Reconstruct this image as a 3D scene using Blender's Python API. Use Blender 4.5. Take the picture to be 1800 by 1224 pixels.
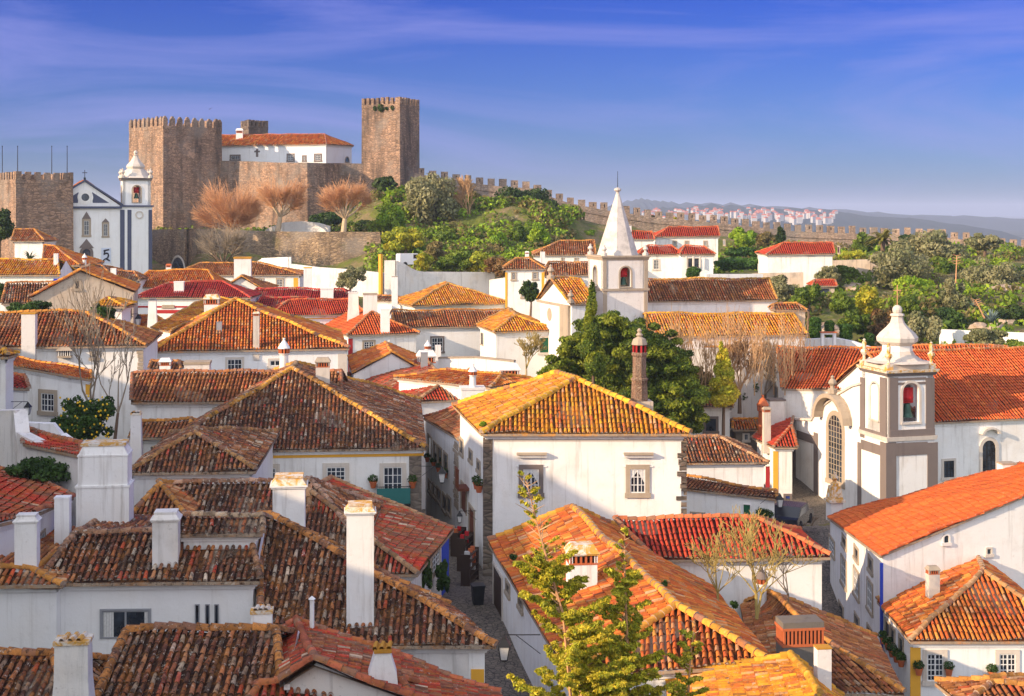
import bpy, math, random
import numpy as np
from mathutils import Vector
rng = np.random.default_rng(7)
random.seed(7)
for o in list(bpy.data.objects): bpy.data.objects.remove(o)
S = bpy.context.scene
col = S.collection
F = 2400.0            # focal length in photo pixels; photo is 1800 x 1224, horizon on row 370
R_ = math.radians
# ---------------------------------------------------------------- camera, sky, sun
cam = bpy.data.cameras.new('camera'); camo = bpy.data.objects.new('camera', cam); col.objects.link(camo)
cam.sensor_width = 36; cam.lens = 36 * F / 1800; cam.shift_y = -(612 - 370) / 1800
cam.clip_start = 0.5; cam.clip_end = 40000
camo.rotation_euler = (R_(90), 0, 0); camo.location = (0, 0, 0)
S.camera = camo
SUN_AZ, SUN_EL = 28.0, 20.0
sd = Vector((-math.cos(R_(SUN_AZ)) * math.cos(R_(SUN_EL)), -math.sin(R_(SUN_AZ)) * math.cos(R_(SUN_EL)), math.sin(R_(SUN_EL))))
sl = bpy.data.lights.new('sun', 'SUN'); so = bpy.data.objects.new('sun', sl); col.objects.link(so)
sl.energy = 3.8; sl.angle = R_(0.6); sl.color = (1.0, 0.74, 0.49)
so.rotation_euler = (-sd).to_track_quat('-Z', 'Y').to_euler(); so.location = (-60, -60, 60)
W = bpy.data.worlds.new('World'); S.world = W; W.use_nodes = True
nt = W.node_tree; nt.nodes.clear()
def N(nt, t, **k):
    n = nt.nodes.new(t)
    for a, v in k.items():
        if a.startswith('i_'):
            n.inputs[a[2:].replace('_', ' ')].default_value = v
        else: setattr(n, a, v)
    return n
sky = N(nt, 'ShaderNodeTexSky', sky_type='NISHITA', sun_disc=False, sun_elevation=R_(SUN_EL), sun_rotation=math.atan2(sd.x, sd.y), altitude=80, air_density=1.0, dust_density=0.6, ozone_density=4.0)
tc = N(nt, 'ShaderNodeTexCoord')
mp = N(nt, 'ShaderNodeMapping'); mp.inputs['Scale'].default_value = (1.2, 1.2, 8.0); mp.inputs['Rotation'].default_value = (0.0, 0.06, 0.0)
no = N(nt, 'ShaderNodeTexNoise', i_Scale=1.7, i_Detail=9.0, i_Roughness=0.58, i_Distortion=1.1)
rp = N(nt, 'ShaderNodeValToRGB'); rp.color_ramp.elements[0].position = 0.47; rp.color_ramp.elements[1].position = 0.74
rp.color_ramp.elements[1].color = (0.62, 0.62, 0.62, 1)
tint = N(nt, 'ShaderNodeMix', data_type='RGBA', blend_type='MULTIPLY'); tint.inputs[0].default_value = 1.0
tint.inputs[7].default_value = (0.46, 0.49, 0.88, 1)
cl = N(nt, 'ShaderNodeMix', data_type='RGBA'); cl.inputs[7].default_value = (1.9, 1.95, 4.6, 1)
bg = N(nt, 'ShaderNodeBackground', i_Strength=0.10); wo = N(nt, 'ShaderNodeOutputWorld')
L = nt.links.new
L(tc.outputs['Generated'], mp.inputs[0]); L(mp.outputs[0], no.inputs[0]); L(no.outputs[0], rp.inputs[0])
sx_ = N(nt, 'ShaderNodeSeparateXYZ'); L(tc.outputs['Generated'], sx_.inputs[0]); el = N(nt, 'ShaderNodeMapRange'); el.inputs[1].default_value = 0.0; el.inputs[2].default_value = 0.19; L(sx_.outputs[2], el.inputs[0])
tg = N(nt, 'ShaderNodeMix', data_type='RGBA'); tg.inputs[6].default_value = (0.27, 0.38, 0.70, 1); tg.inputs[7].default_value = (0.02, 0.12, 0.66, 1); L(el.outputs[0], tg.inputs[0]); L(tg.outputs[2], tint.inputs[7])
L(sky.outputs[0], tint.inputs[6]); L(tint.outputs[2], cl.inputs[6]); L(rp.outputs[0], cl.inputs[0]); 
# added cloud-like glow in the unseen sky behind the viewpoint, brightens shaded walls
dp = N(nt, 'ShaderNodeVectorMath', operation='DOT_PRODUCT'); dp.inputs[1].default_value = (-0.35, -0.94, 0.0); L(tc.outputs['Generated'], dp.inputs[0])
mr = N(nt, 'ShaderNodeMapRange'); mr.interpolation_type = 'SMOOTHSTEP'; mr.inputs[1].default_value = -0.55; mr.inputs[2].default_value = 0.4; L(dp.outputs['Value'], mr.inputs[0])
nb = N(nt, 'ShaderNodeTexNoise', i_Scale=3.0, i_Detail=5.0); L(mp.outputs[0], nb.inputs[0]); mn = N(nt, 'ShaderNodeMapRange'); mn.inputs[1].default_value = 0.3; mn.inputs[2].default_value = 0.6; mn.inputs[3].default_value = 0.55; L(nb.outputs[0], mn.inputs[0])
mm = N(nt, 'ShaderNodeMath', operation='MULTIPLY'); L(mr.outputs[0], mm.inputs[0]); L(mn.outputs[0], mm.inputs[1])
fill_glow = N(nt, 'ShaderNodeMix', data_type='RGBA'); fill_glow.inputs[7].default_value = (8.6, 8.8, 9.4, 1); L(mm.outputs[0], fill_glow.inputs[0]); L(cl.outputs[2], fill_glow.inputs[6]); L(fill_glow.outputs[2], bg.inputs[0]); L(bg.outputs[0], wo.inputs[0])
S.view_settings.view_transform = 'Standard'; S.view_settings.look = 'None'; S.view_settings.gamma = 1
S.view_settings.exposure = 0.90
S.render.engine = 'CYCLES'; S.cycles.use_denoising = True; S.cycles.max_bounces = 5; S.cycles.diffuse_bounces = 3
S.cycles.volume_bounces = 0; S.cycles.transparent_max_bounces = 6
# ---------------------------------------------------------------- geometry of the view
def P(px, py, Y): return Vector(((px - 900) / F * Y, Y, -(py - 370) / F * Y))
def PZ(px, py, Z):
    Y = -Z * F / (py - 370.0); return P(px, py, Y)
def ray_plane(px, py, a, n):
    d = Vector(((px - 900) / F, 1, -(py - 370) / F)); t = a.dot(n) / d.dot(n); return d * t
# ---------------------------------------------------------------- materials
MATS = {}
def newmat(name):
    m = bpy.data.materials.new(name); m.use_nodes = True; m.node_tree.nodes.clear(); MATS[name] = m; return m
def out(nt, base, rough=0.85, bump=None, bstr=0.3, bdist=0.02, spec=0.3):
    b = N(nt, 'ShaderNodeBsdfPrincipled', i_Roughness=rough); b.inputs['Specular IOR Level'].default_value = spec
    o = N(nt, 'ShaderNodeOutputMaterial'); L2 = nt.links.new
    if isinstance(base, tuple): b.inputs['Base Color'].default_value = base
    else: L2(base, b.inputs['Base Color'])
    if bump is not None:
        bp = N(nt, 'ShaderNodeBump', i_Strength=bstr, i_Distance=bdist); L2(bump, bp.inputs['Height']); L2(bp.outputs[0], b.inputs['Normal'])
    L2(b.outputs[0], o.inputs[0]); return b
def c4(c): return (c[0], c[1], c[2], 1.0)
def noise(nt, scale, detail=4.0, rough=0.6, mapscale=None, coord='Object', dist=0.0):
    t = N(nt, 'ShaderNodeTexCoord'); n = N(nt, 'ShaderNodeTexNoise', i_Scale=scale, i_Detail=detail, i_Roughness=rough, i_Distortion=dist)
    src = t.outputs[coord]
    if mapscale:
        m = N(nt, 'ShaderNodeMapping'); m.inputs['Scale'].default_value = mapscale; nt.links.new(src, m.inputs[0]); src = m.outputs[0]
    nt.links.new(src, n.inputs[0]); return n.outputs[0]
def ramp(nt, src, p0, p1, v0=0.0, v1=1.0):
    r = N(nt, 'ShaderNodeMapRange'); r.inputs[1].default_value = p0; r.inputs[2].default_value = p1
    r.inputs[3].default_value = v0; r.inputs[4].default_value = v1; nt.links.new(src, r.inputs[0]); return r.outputs[0]
def mix(nt, a, b, fac, mode='MIX'):
    m = N(nt, 'ShaderNodeMix', data_type='RGBA', blend_type=mode)
    for s, v in ((6, a), (7, b)):
        if isinstance(v, tuple): m.inputs[s].default_value = v
        else: nt.links.new(v, m.inputs[s])
    if isinstance(fac, float): m.inputs[0].default_value = fac
    else: nt.links.new(fac, m.inputs[0])
    return m.outputs[2]
def mat_wall(name, base, dirt=(0.36, 0.33, 0.29), amt=0.35, streak=0.5, warm=(0.72, 0.60, 0.45)):
    m = newmat(name); nt = m.node_tree
    a = ramp(nt, noise(nt, 0.55, 6, 0.62), 0.52, 0.80, 0, amt)
    s = ramp(nt, noise(nt, 1.3, 6, 0.68, (2.4, 2.4, 0.15)), 0.54, 0.74, 0, streak)
    w = ramp(nt, noise(nt, 0.9, 3, 0.5, (1, 1, 0.7)), 0.5, 0.8, 0, amt * 0.8)
    f = ramp(nt, noise(nt, 5.0, 7, 0.8), 0.58, 0.70, 0, amt * 1.0)
    c = mix(nt, c4(base), c4(warm), w); c = mix(nt, c, c4(dirt), a); c = mix(nt, c, c4(tuple(x * 0.8 for x in dirt)), s); c = mix(nt, c, c4(dirt), f)
    out(nt, c, 0.9, noise(nt, 3.5, 6, 0.7), 0.5, 0.03); return m
mat_wall('whitewash', (0.84, 0.83, 0.80), amt=0.36, streak=0.6, dirt=(0.42, 0.37, 0.31))
mat_wall('whitewash_clean', (0.84, 0.84, 0.83), amt=0.2, streak=0.3, dirt=(0.45, 0.42, 0.38))
mat_wall('whitewash_worn', (0.76, 0.73, 0.69), amt=0.55, streak=0.6, dirt=(0.30, 0.27, 0.23))
mat_wall('plaster_stained', (0.55, 0.46, 0.36), amt=0.85, streak=0.85, dirt=(0.17, 0.15, 0.14), warm=(0.50, 0.36, 0.24))
mat_wall('plaster_grey', (0.16, 0.14, 0.12), amt=0.7, streak=0.6, dirt=(0.08, 0.07, 0.05), warm=(0.26, 0.20, 0.12))
mat_wall('paint_yellow', (0.78, 0.40, 0.045), amt=0.15, streak=0.2, dirt=(0.4, 0.22, 0.06), warm=(0.7, 0.36, 0.06))
mat_wall('paint_blue', (0.03, 0.07, 0.50), amt=0.1, streak=0.15, dirt=(0.05, 0.06, 0.2), warm=(0.05, 0.1, 0.5))
mat_wall('paint_slate', (0.085, 0.095, 0.15), amt=0.3, streak=0.3, dirt=(0.16, 0.17, 0.22), warm=(0.10, 0.11, 0.16))
mat_wall('paint_red', (0.42, 0.03, 0.03), amt=0.1, streak=0.2, dirt=(0.2, 0.05, 0.05), warm=(0.4, 0.05, 0.04))
mat_wall('stone_trim', (0.40, 0.33, 0.25), amt=0.5, streak=0.5, dirt=(0.16, 0.14, 0.11), warm=(0.42, 0.30, 0.18))
mat_wall('stone_pale', (0.62, 0.56, 0.49), amt=0.4, streak=0.5, dirt=(0.22, 0.19, 0.16), warm=(0.55, 0.40, 0.24))
mat_wall('stone_grey', (0.19, 0.155, 0.14), amt=0.3, streak=0.4, dirt=(0.10, 0.09, 0.085), warm=(0.26, 0.21, 0.17))
mat_wall('lichen_orange', (0.52, 0.25, 0.03), amt=0.6, streak=0.3, dirt=(0.16, 0.12, 0.06), warm=(0.62, 0.34, 0.05))
def mat_masonry(name, a, b, mortar, sc=1.0, dark=(0.07, 0.055, 0.045), vstreak=0.55, green=0.0):
    m = newmat(name); nt = m.node_tree
    t = N(nt, 'ShaderNodeTexCoord'); mpn = N(nt, 'ShaderNodeMapping'); mpn.inputs['Scale'].default_value = (1.0 * sc, 1.0 * sc, 2.3 * sc)
    v = N(nt, 'ShaderNodeTexVoronoi', i_Scale=1.7, feature='F1'); vd = N(nt, 'ShaderNodeTexVoronoi', i_Scale=1.7, feature='DISTANCE_TO_EDGE')
    l = nt.links.new; l(t.outputs['Object'], mpn.inputs[0]); l(mpn.outputs[0], v.inputs[0]); l(mpn.outputs[0], vd.inputs[0])
    sep = N(nt, 'ShaderNodeSeparateColor'); l(v.outputs['Color'], sep.inputs[0])
    c = mix(nt, c4(a), c4(b), sep.outputs[0])
    c = mix(nt, c, c4(tuple(x * 0.45 for x in a)), ramp(nt, sep.outputs[1], 0.6, 1.0, 0, 0.8))
    e = ramp(nt, vd.outputs['Distance'], 0.02, 0.10, 1, 0)
    c = mix(nt, c, c4(mortar), e)
    c = mix(nt, c, c4(dark), ramp(nt, noise(nt, 0.32, 6, 0.65, (1.4, 1.4, 0.25)), 0.46, 0.64, 0, vstreak))
    c = mix(nt, c, c4(dark), ramp(nt, noise(nt, 0.9, 6, 0.7), 0.55, 0.78, 0, 0.5))
    c = mix(nt, c, c4(tuple(x * 0.5 for x in b)), ramp(nt, noise(nt, 1.0, 3, 0.6, (0.4, 0.4, 5.5)), 0.55, 0.66, 0, 0.7))
    c = mix(nt, c, (0.27, 0.235, 0.20, 1), ramp(nt, noise(nt, 0.16, 5, 0.6), 0.48, 0.62, 0, 0.6)); c = mix(nt, c, c4(tuple(min(1, x * 1.5) for x in a)), ramp(nt, noise(nt, 0.45, 7, 0.75), 0.58, 0.68, 0, 0.5))
    if green: c = mix(nt, c, (0.09, 0.10, 0.02, 1), ramp(nt, noise(nt, 0.35, 6, 0.7), 0.55, 0.7, 0, green))
    out(nt, c, 0.95, vd.outputs['Distance'], 0.9, 0.12); return m
mat_masonry('castle_stone', (0.46, 0.29, 0.19), (0.30, 0.20, 0.14), (0.16, 0.11, 0.08), 0.9, vstreak=0.85)
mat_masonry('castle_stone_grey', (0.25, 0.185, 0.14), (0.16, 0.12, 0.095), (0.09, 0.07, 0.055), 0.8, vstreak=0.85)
mat_masonry('rubble_wall', (0.44, 0.31, 0.19), (0.30, 0.21, 0.13), (0.14, 0.10, 0.07), 0.9, green=0.4)
mat_masonry('town_wall', (0.50, 0.36, 0.26), (0.38, 0.27, 0.20), (0.24, 0.18, 0.13), 0.9, green=0.15, vstreak=0.4)
mat_masonry('dressed_blocks', (0.24, 0.18, 0.13), (0.14, 0.11, 0.09), (0.06, 0.05, 0.04), 0.9, green=0.15)
mat_masonry('brick_old', (0.34, 0.15, 0.085), (0.24, 0.12, 0.08), (0.40, 0.31, 0.22), 5.0, vstreak=0.35, dark=(0.2, 0.13, 0.07))
def mat_tile(name, white=0.35, lichen=0.4, dark=0.4, lcol=(0.50, 0.22, 0.02)):
    m = newmat(name); nt = m.node_tree
    a = N(nt, 'ShaderNodeAttribute', attribute_name='tc'); c = a.outputs['Color']
    c = mix(nt, c, (0.05, 0.026, 0.017, 1), ramp(nt, noise(nt, 0.7, 7, 0.72), 0.47, 0.66, 0, dark))
    c = mix(nt, c, c4(lcol), ramp(nt, noise(nt, 1.3, 7, 0.78, dist=0.7), 0.50, 0.60, 0, lichen))
    c = mix(nt, c, (0.035, 0.02, 0.015, 1), ramp(nt, noise(nt, 6.5, 6, 0.78), 0.52, 0.60, 0, dark))
    c = mix(nt, c, c4(lcol), ramp(nt, noise(nt, 4.2, 6, 0.75, dist=0.8), 0.56, 0.61, 0, lichen * 0.8))
    c = mix(nt, c, (0.58, 0.52, 0.42, 1), ramp(nt, noise(nt, 5.0, 8, 0.82), 0.575, 0.62, 0, white))
    out(nt, c, 0.85, noise(nt, 14, 5, 0.7), 0.5, 0.02); return m
mat_tile('tile_dark', 0.9, 0.40, 0.90, (0.46, 0.18, 0.03))
m = newmat('cap_lichen'); nt = m.node_tree
c = mix(nt, (0.70, 0.64, 0.54, 1), (0.60, 0.30, 0.03, 1), ramp(nt, noise(nt, 2.6, 6, 0.7, dist=0.6), 0.44, 0.56, 0, 0.95)); c = mix(nt, c, (0.28, 0.22, 0.15, 1), ramp(nt, noise(nt, 5.0, 6, 0.75), 0.56, 0.66, 0, 0.8)); out(nt, c, 0.9, noise(nt, 8, 5), 0.5, 0.03)
mat_tile('tile_brown', 0.40, 0.45, 0.45, (0.42, 0.16, 0.02))
mat_tile('tile_orange', 0.45, 0.65, 0.45, (0.72, 0.30, 0.012))
mat_tile('tile_red', 0.16, 0.16, 0.30, (0.60, 0.22, 0.03))
mat_tile('tile_rust', 0.22, 0.40, 0.28, (0.58, 0.19, 0.015))
def mat_plain(name, base, var=0.2, rough=0.7, sc=5.0, spec=0.3, metal=0.0):
    m = newmat(name); nt = m.node_tree
    c = mix(nt, c4(base), c4(tuple(x * 0.45 for x in base)), ramp(nt, noise(nt, sc, 5, 0.65), 0.45, 0.75, 0, var))
    b = out(nt, c, rough, noise(nt, sc * 3, 4, 0.6), 0.2, 0.01, spec); b.inputs['Metallic'].default_value = metal; return m
mat_plain('wood_white', (0.72, 0.72, 0.70)); mat_plain('wood_dark', (0.05, 0.03, 0.02)); mat_plain('wood_green', (0.01, 0.10, 0.045))
mat_plain('wood_blue', (0.02, 0.05, 0.25)); mat_plain('wood_brown', (0.16, 0.05, 0.025))
mat_plain('terracotta', (0.50, 0.13, 0.045)); mat_plain('iron_black', (0.015, 0.015, 0.016), rough=0.5)
mat_plain('bronze', (0.05, 0.10, 0.075), rough=0.45, metal=0.6); mat_plain('cloth_red', (0.45, 0.012, 0.015)); mat_plain('car_white', (0.75, 0.76, 0.78), 0.02, 0.25, spec=0.6)
mat_plain('car_dark', (0.02, 0.022, 0.03), 0.02, 0.25, spec=0.6)
mat_plain('rubber', (0.012, 0.012, 0.012)); mat_plain('bark_pale', (0.58, 0.44, 0.28), 0.5); mat_plain('bark_brown', (0.17, 0.11, 0.07), 0.6)
mat_plain('twig_red', (0.60, 0.32, 0.16), 0.35); mat_plain('twig_tan', (0.52, 0.32, 0.16), 0.4); mat_plain('twig_lichen', (0.40, 0.30, 0.09), 0.6); mat_plain('twig_grey', (0.30, 0.24, 0.17), 0.5)
mat_plain('bin_black', (0.02, 0.022, 0.025), rough=0.45); mat_plain('marking_black', (0.02, 0.02, 0.03)); mat_plain('banner_cloth', (0.60, 0.66, 0.78), 0.1)
mat_plain('metal_grey', (0.30, 0.31, 0.33), rough=0.5); mat_plain('net_teal', (0.03, 0.16, 0.15)); mat_plain('curtain', (0.62, 0.62, 0.60), 0.4, sc=14); mat_plain('vent_dark', (0.012, 0.01, 0.01))
mat_plain('rock', (0.42, 0.33, 0.25), 0.8, sc=1.5); mat_plain('limewash_spire', (0.62, 0.57, 0.52), 0.75, sc=1.6)
m = newmat('glass_dark'); nt = m.node_tree
c = mix(nt, (0.012, 0.017, 0.025, 1), (0.06, 0.08, 0.11, 1), ramp(nt, noise(nt, 1.2, 3), 0.4, 0.7)); out(nt, c, 0.08, spec=0.7)
m = newmat('leaf'); nt = m.node_tree
a = N(nt, 'ShaderNodeAttribute', attribute_name='tc'); b = N(nt, 'ShaderNodeBsdfPrincipled', i_Roughness=0.55); b.inputs['Specular IOR Level'].default_value = 0.25
tr = N(nt, 'ShaderNodeBsdfTranslucent'); ms = N(nt, 'ShaderNodeMixShader'); ms.inputs[0].default_value = 0.3; oo = N(nt, 'ShaderNodeOutputMaterial')
l = nt.links.new; l(a.outputs['Color'], b.inputs['Base Color']); l(a.outputs['Color'], tr.inputs[0]); l(b.outputs[0], ms.inputs[1]); l(tr.outputs[0], ms.inputs[2]); l(ms.outputs[0], oo.inputs[0])
m = newmat('ground_soil'); nt = m.node_tree
c = mix(nt, (0.10, 0.13, 0.025, 1), (0.30, 0.22, 0.12, 1), ramp(nt, noise(nt, 0.12, 8, 0.7), 0.45, 0.62))
c = mix(nt, c, (0.16, 0.19, 0.03, 1), ramp(nt, noise(nt, 0.6, 8, 0.7), 0.5, 0.6)); c = mix(nt, c, (0.42, 0.35, 0.27, 1), ramp(nt, noise(nt, 0.35, 8, 0.75, dist=0.4), 0.60, 0.66))
out(nt, c, 0.95, noise(nt, 1.5, 8, 0.8), 1.0, 0.5)
m = newmat('cobbles'); nt = m.node_tree
t = N(nt, 'ShaderNodeTexCoord'); v = N(nt, 'ShaderNodeTexVoronoi', i_Scale=4.5); vd = N(nt, 'ShaderNodeTexVoronoi', i_Scale=4.5, feature='DISTANCE_TO_EDGE'); l = nt.links.new
l(t.outputs['Object'], v.inputs[0]); l(t.outputs['Object'], vd.inputs[0])
c = mix(nt, (0.20, 0.165, 0.13, 1), (0.11, 0.095, 0.08, 1), v.outputs['Color']); c = mix(nt, c, (0.04, 0.035, 0.03, 1), ramp(nt, vd.outputs['Distance'], 0.02, 0.09, 1, 0))
out(nt, c, 0.8, vd.outputs['Distance'], 0.8, 0.03)
m = newmat('plain_fields'); nt = m.node_tree
c = mix(nt, (0.035, 0.05, 0.025, 1), (0.16, 0.15, 0.08, 1), ramp(nt, noise(nt, 0.004, 6, 0.7), 0.5, 0.62)); out(nt, c, 0.95)
m = newmat('far_forest'); nt = m.node_tree
c = mix(nt, (0.012, 0.022, 0.014, 1), (0.035, 0.05, 0.02, 1), noise(nt, 0.02, 6, 0.7)); out(nt, c, 0.95)
# ---------------------------------------------------------------- mesh builder
class MB:
    def __init__(s): s.v = []; s.q = []; s.t = []; s.n = 0; s.polys = []
    def grid(s, verts, quads=None, tris=None, mat=0, col=(0.5, 0.5, 0.5)):
        verts = np.asarray(verts, dtype=np.float64).reshape(-1, 3); off = s.n; s.v.append(verts); s.n += len(verts)
        for arr, dst, k in ((quads, s.q, 4), (tris, s.t, 3)):
            if arr is None or len(arr) == 0: continue
            a = np.asarray(arr, dtype=np.int64).reshape(-1, k) + off
            c = np.asarray(col, dtype=np.float64)
            if c.ndim == 1: c = np.tile(c, (len(a), 1))
            mm = np.full(len(a), mat) if np.isscalar(mat) else np.asarray(mat)
            dst.append((a, mm, c))
        return off
    def poly(s, pts, mat=0, col=(0.5, 0.5, 0.5)):
        if len(pts) == 4: s.grid([tuple(p) for p in pts], quads=[[0, 1, 2, 3]], mat=mat, col=col)
        else: s.grid([tuple(p) for p in pts], tris=[[0, i, i + 1] for i in range(1, len(pts) - 1)], mat=mat, col=col)
    def hexa(s, b, t, mat=0, col=(0.5, 0.5, 0.5)):   # bottom quad, top quad (same winding)
        n = len(b); V = [tuple(p) for p in b] + [tuple(p) for p in t]
        s.grid(V, quads=[[i, (i + 1) % n, n + (i + 1) % n, n + i] for i in range(n)], tris=[[0, i + 1, i] for i in range(1, n - 1)] + [[n, n + i, n + i + 1] for i in range(1, n - 1)], mat=mat, col=col)
    def box(s, c, u, size, mat=0, zdir=Vector((0, 0, 1))):  # c = centre of the base, u = horizontal direction of the first size
        u = Vector(u).normalized(); w = Vector((-u.y, u.x, 0)); a, b, h = size; c = Vector(c)
        q = [c - u * a / 2 - w * b / 2, c + u * a / 2 - w * b / 2, c + u * a / 2 + w * b / 2, c - u * a / 2 + w * b / 2]
        s.hexa(q, [p + zdir * h for p in q], mat)
    def lathe(s, c, prof, n=12, mat=0, rot=0.0, caps=True):   # prof [(r, z)], mat int or per-ring list
        V = []
        for r, z in prof:
            for k in range(n):
                a = 2 * math.pi * k / n + rot; V.append((c[0] + r * math.cos(a), c[1] + r * math.sin(a), c[2] + z))
        for i in range(len(prof) - 1):
            mm = mat[i] if isinstance(mat, (list, tuple)) else mat
            Q = [[k, (k + 1) % n, n + (k + 1) % n, n + k] for k in range(n)]
            s.grid(V[i * n:(i + 2) * n], quads=Q, mat=mm)
    def tube(s, p, q, r0, r1, n=5, mat=0, col=(0.5, 0.5, 0.5)):
        p = np.array(p, float); q = np.array(q, float); d = q - p; ln = np.linalg.norm(d)
        if ln < 1e-6: return
        d /= ln; a = np.cross(d, (0, 0, 1.0) if abs(d[2]) < 0.9 else (1.0, 0, 0)); a /= np.linalg.norm(a); b = np.cross(d, a)
        an = 2 * np.pi * np.arange(n) / n; ring = np.outer(np.cos(an), a) + np.outer(np.sin(an), b)
        s.grid(np.vstack([p + ring * r0, q + ring * r1]), quads=[[k, (k + 1) % n, n + (k + 1) % n, n + k] for k in range(n)], mat=mat, col=col)
    def build(s, name, mats, parent=None, origin=(0, 0, 0), smooth=False, color=False):
        me = bpy.data.meshes.new(name)
        if not s.v: return None
        V = np.vstack(s.v) - np.array(tuple(origin)); me.vertices.add(len(V)); me.vertices.foreach_set('co', V.ravel())
        loops = []; starts = []; mi = []; cols = []; st = 0
        for lst, k in ((s.q, 4), (s.t, 3)):
            for a, mm, c in lst:
                loops.append(a.ravel()); starts.append(st + k * np.arange(len(a))); st += k * len(a); mi.append(mm)
                if color: cols.append(np.repeat(np.hstack([c, np.ones((len(c), 1))]), k, axis=0))
        loops = np.concatenate(loops); starts = np.concatenate(starts); mi = np.concatenate(mi)
        me.loops.add(len(loops)); me.loops.foreach_set('vertex_index', loops.astype(np.int32))
        me.polygons.add(len(starts)); me.polygons.foreach_set('loop_start', starts.astype(np.int32)); me.polygons.foreach_set('material_index', mi.astype(np.int32))
        me.polygons.foreach_set('use_smooth', np.full(len(starts), bool(smooth)))
        if color:
            at = me.color_attributes.new('tc', 'FLOAT_COLOR', 'CORNER'); at.data.foreach_set('color', np.vstack(cols).astype(np.float32).ravel())
        for mm in mats: me.materials.append(MATS[mm])
        me.update(calc_edges=True); me.validate()
        o = bpy.data.objects.new(name, me); col.objects.link(o)
        if parent is not None: o.parent = parent
        else: o.location = origin
        return o
def tag(o, label=None, cat=None, group=None, kind=None):
    if label: o['label'] = label
    if cat: o['category'] = cat
    if group: o['group'] = group
    if kind: o['kind'] = kind
    return o
def empty(name, loc, label, cat, group=None):
    o = bpy.data.objects.new(name, None); col.objects.link(o); o.location = loc; o.empty_display_size = 0.5; return tag(o, label, cat, group)
# ---------------------------------------------------------------- ground height
GC = [(-1.5, 52, -18), (-1.5, 60, -17.75), (-2.5, 70, -18.1), (-3.5, 80, -19.3), (-5.2, 95, -20.5), (-15, 45, -19), (-20, 70, -18), (-35, 90, -15.5), (-30, 110, -15.5), (-42, 130, -12),
      (-20, 130, -17), (-45, 160, -11), (-25, 165, -12), (-60, 200, -9.5), (-30, 198, -10), (-75, 220, -8), (-30, 226, -3.8), (-45, 232, -4.5), (-62, 245, -4), (-35, 252, 0), (-20, 238, 3),
      (-10, 205, -6), (-11, 180, -10.5), (0, 175, -11), (-8, 215, -3.5), (0, 232, 1), (6, 235, 0), (16, 235, -2.5), (25, 240, -4.5), (8, 200, -7), (20, 215, -6.5), (35, 220, -8), (40, 200, -9), (55, 170, -10.5), (60, 200, -8.5),
      (30, 165, -11), (70, 165, -10), (45, 130, -14), (60, 140, -12.5), (27, 95, -22.5), (24, 90, -22.5), (29, 104, -21.5), (34, 95, -22.5), (22, 98, -21.5), (24, 80, -22), (18, 92, -21.3), (22, 70, -22), (20, 60, -22), (14, 52, -20.5), (30, 130, -15), (70, 200, -8.2), (80, 240, -7), (65, 262, -8), (100, 240, -8), (50, 110, -17.5), (45, 90, -19.5), (10, 106, -17.0), (20, 114, -19), (12, 126, -14.5), (30, 122, -16), (22, 109, -20.5), (17, 104, -20.5), (24, 115, -19.5), (30, 112, -20), (20, 85, -19.5),
      (40, 70, -20.5), (30, 60, -20.5), (10, 50, -19.5), (20, 140, -15.5), (5, 150, -13.5), (0, 20, -16), (-25, 20, -16), (-40, 50, -15), (25, 20, -19), (-60, 120, -10), (-90, 180, -8), (120, 170, -8), (100, 120, -12), (80, 80, -18), (-70, 60, -12)]
GA = np.array(GC, float)
def GZ(x, y):
    x = np.asarray(x, float); y = np.asarray(y, float); sh = x.shape; x = x.ravel(); y = y.ravel()
    d2 = (x[:, None] - GA[None, :, 0]) ** 2 + (y[:, None] - GA[None, :, 1]) ** 2
    w = 1.0 / (d2 + 14.0) ** 2.2; z = (w * GA[None, :, 2]).sum(1) / w.sum(1)
    t = np.clip((y - 262 - 0.12 * np.clip(x, 0, 400)) / 260.0, 0, 1); t = np.maximum(t, np.clip((np.abs(x - 10) - 150) / 250.0, 0, 1)); t = t * t * (3 - 2 * t)
    z = z * (1 - t) + (-70.0) * t
    return z.reshape(sh)
def G(x, y): return float(GZ(np.array([x]), np.array([y]))[0])
def axis(a, b, step, far, grow=1.25):
    v = list(np.arange(a, b + 0.1, step)); s = step
    while v[-1] < far: s *= grow; v.append(v[-1] + s)
    s = step; lo = []
    x = a
    while x > -far: s *= grow; x -= s; lo.append(x)
    return np.array(lo[::-1] + v)
xs = axis(-120, 150, 2.5, 14000); ys = axis(-10, 320, 2.5, 16000)
XX, YY = np.meshgrid(xs, ys); ZZ = GZ(XX, YY)
ZZ += 0.25 * np.sin(XX * 0.7 + YY * 0.3) * np.sin(YY * 0.55) * ((YY > 130) & (YY < 330))
nx = len(xs); ii = np.arange(len(ys) - 1)[:, None] * nx + np.arange(nx - 1)[None, :]
mb = MB(); far = (YY[:-1, :-1] > 420) | (np.abs(XX[:-1, :-1]) > 350)
mb.grid(np.stack([XX, YY, ZZ], -1).reshape(-1, 3), quads=np.stack([ii, ii + 1, ii + nx + 1, ii + nx], -1).reshape(-1, 4), mat=far.ravel().astype(int))
tag(mb.build('ground', ['ground_soil', 'plain_fields'], smooth=True), kind='structure')
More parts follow.
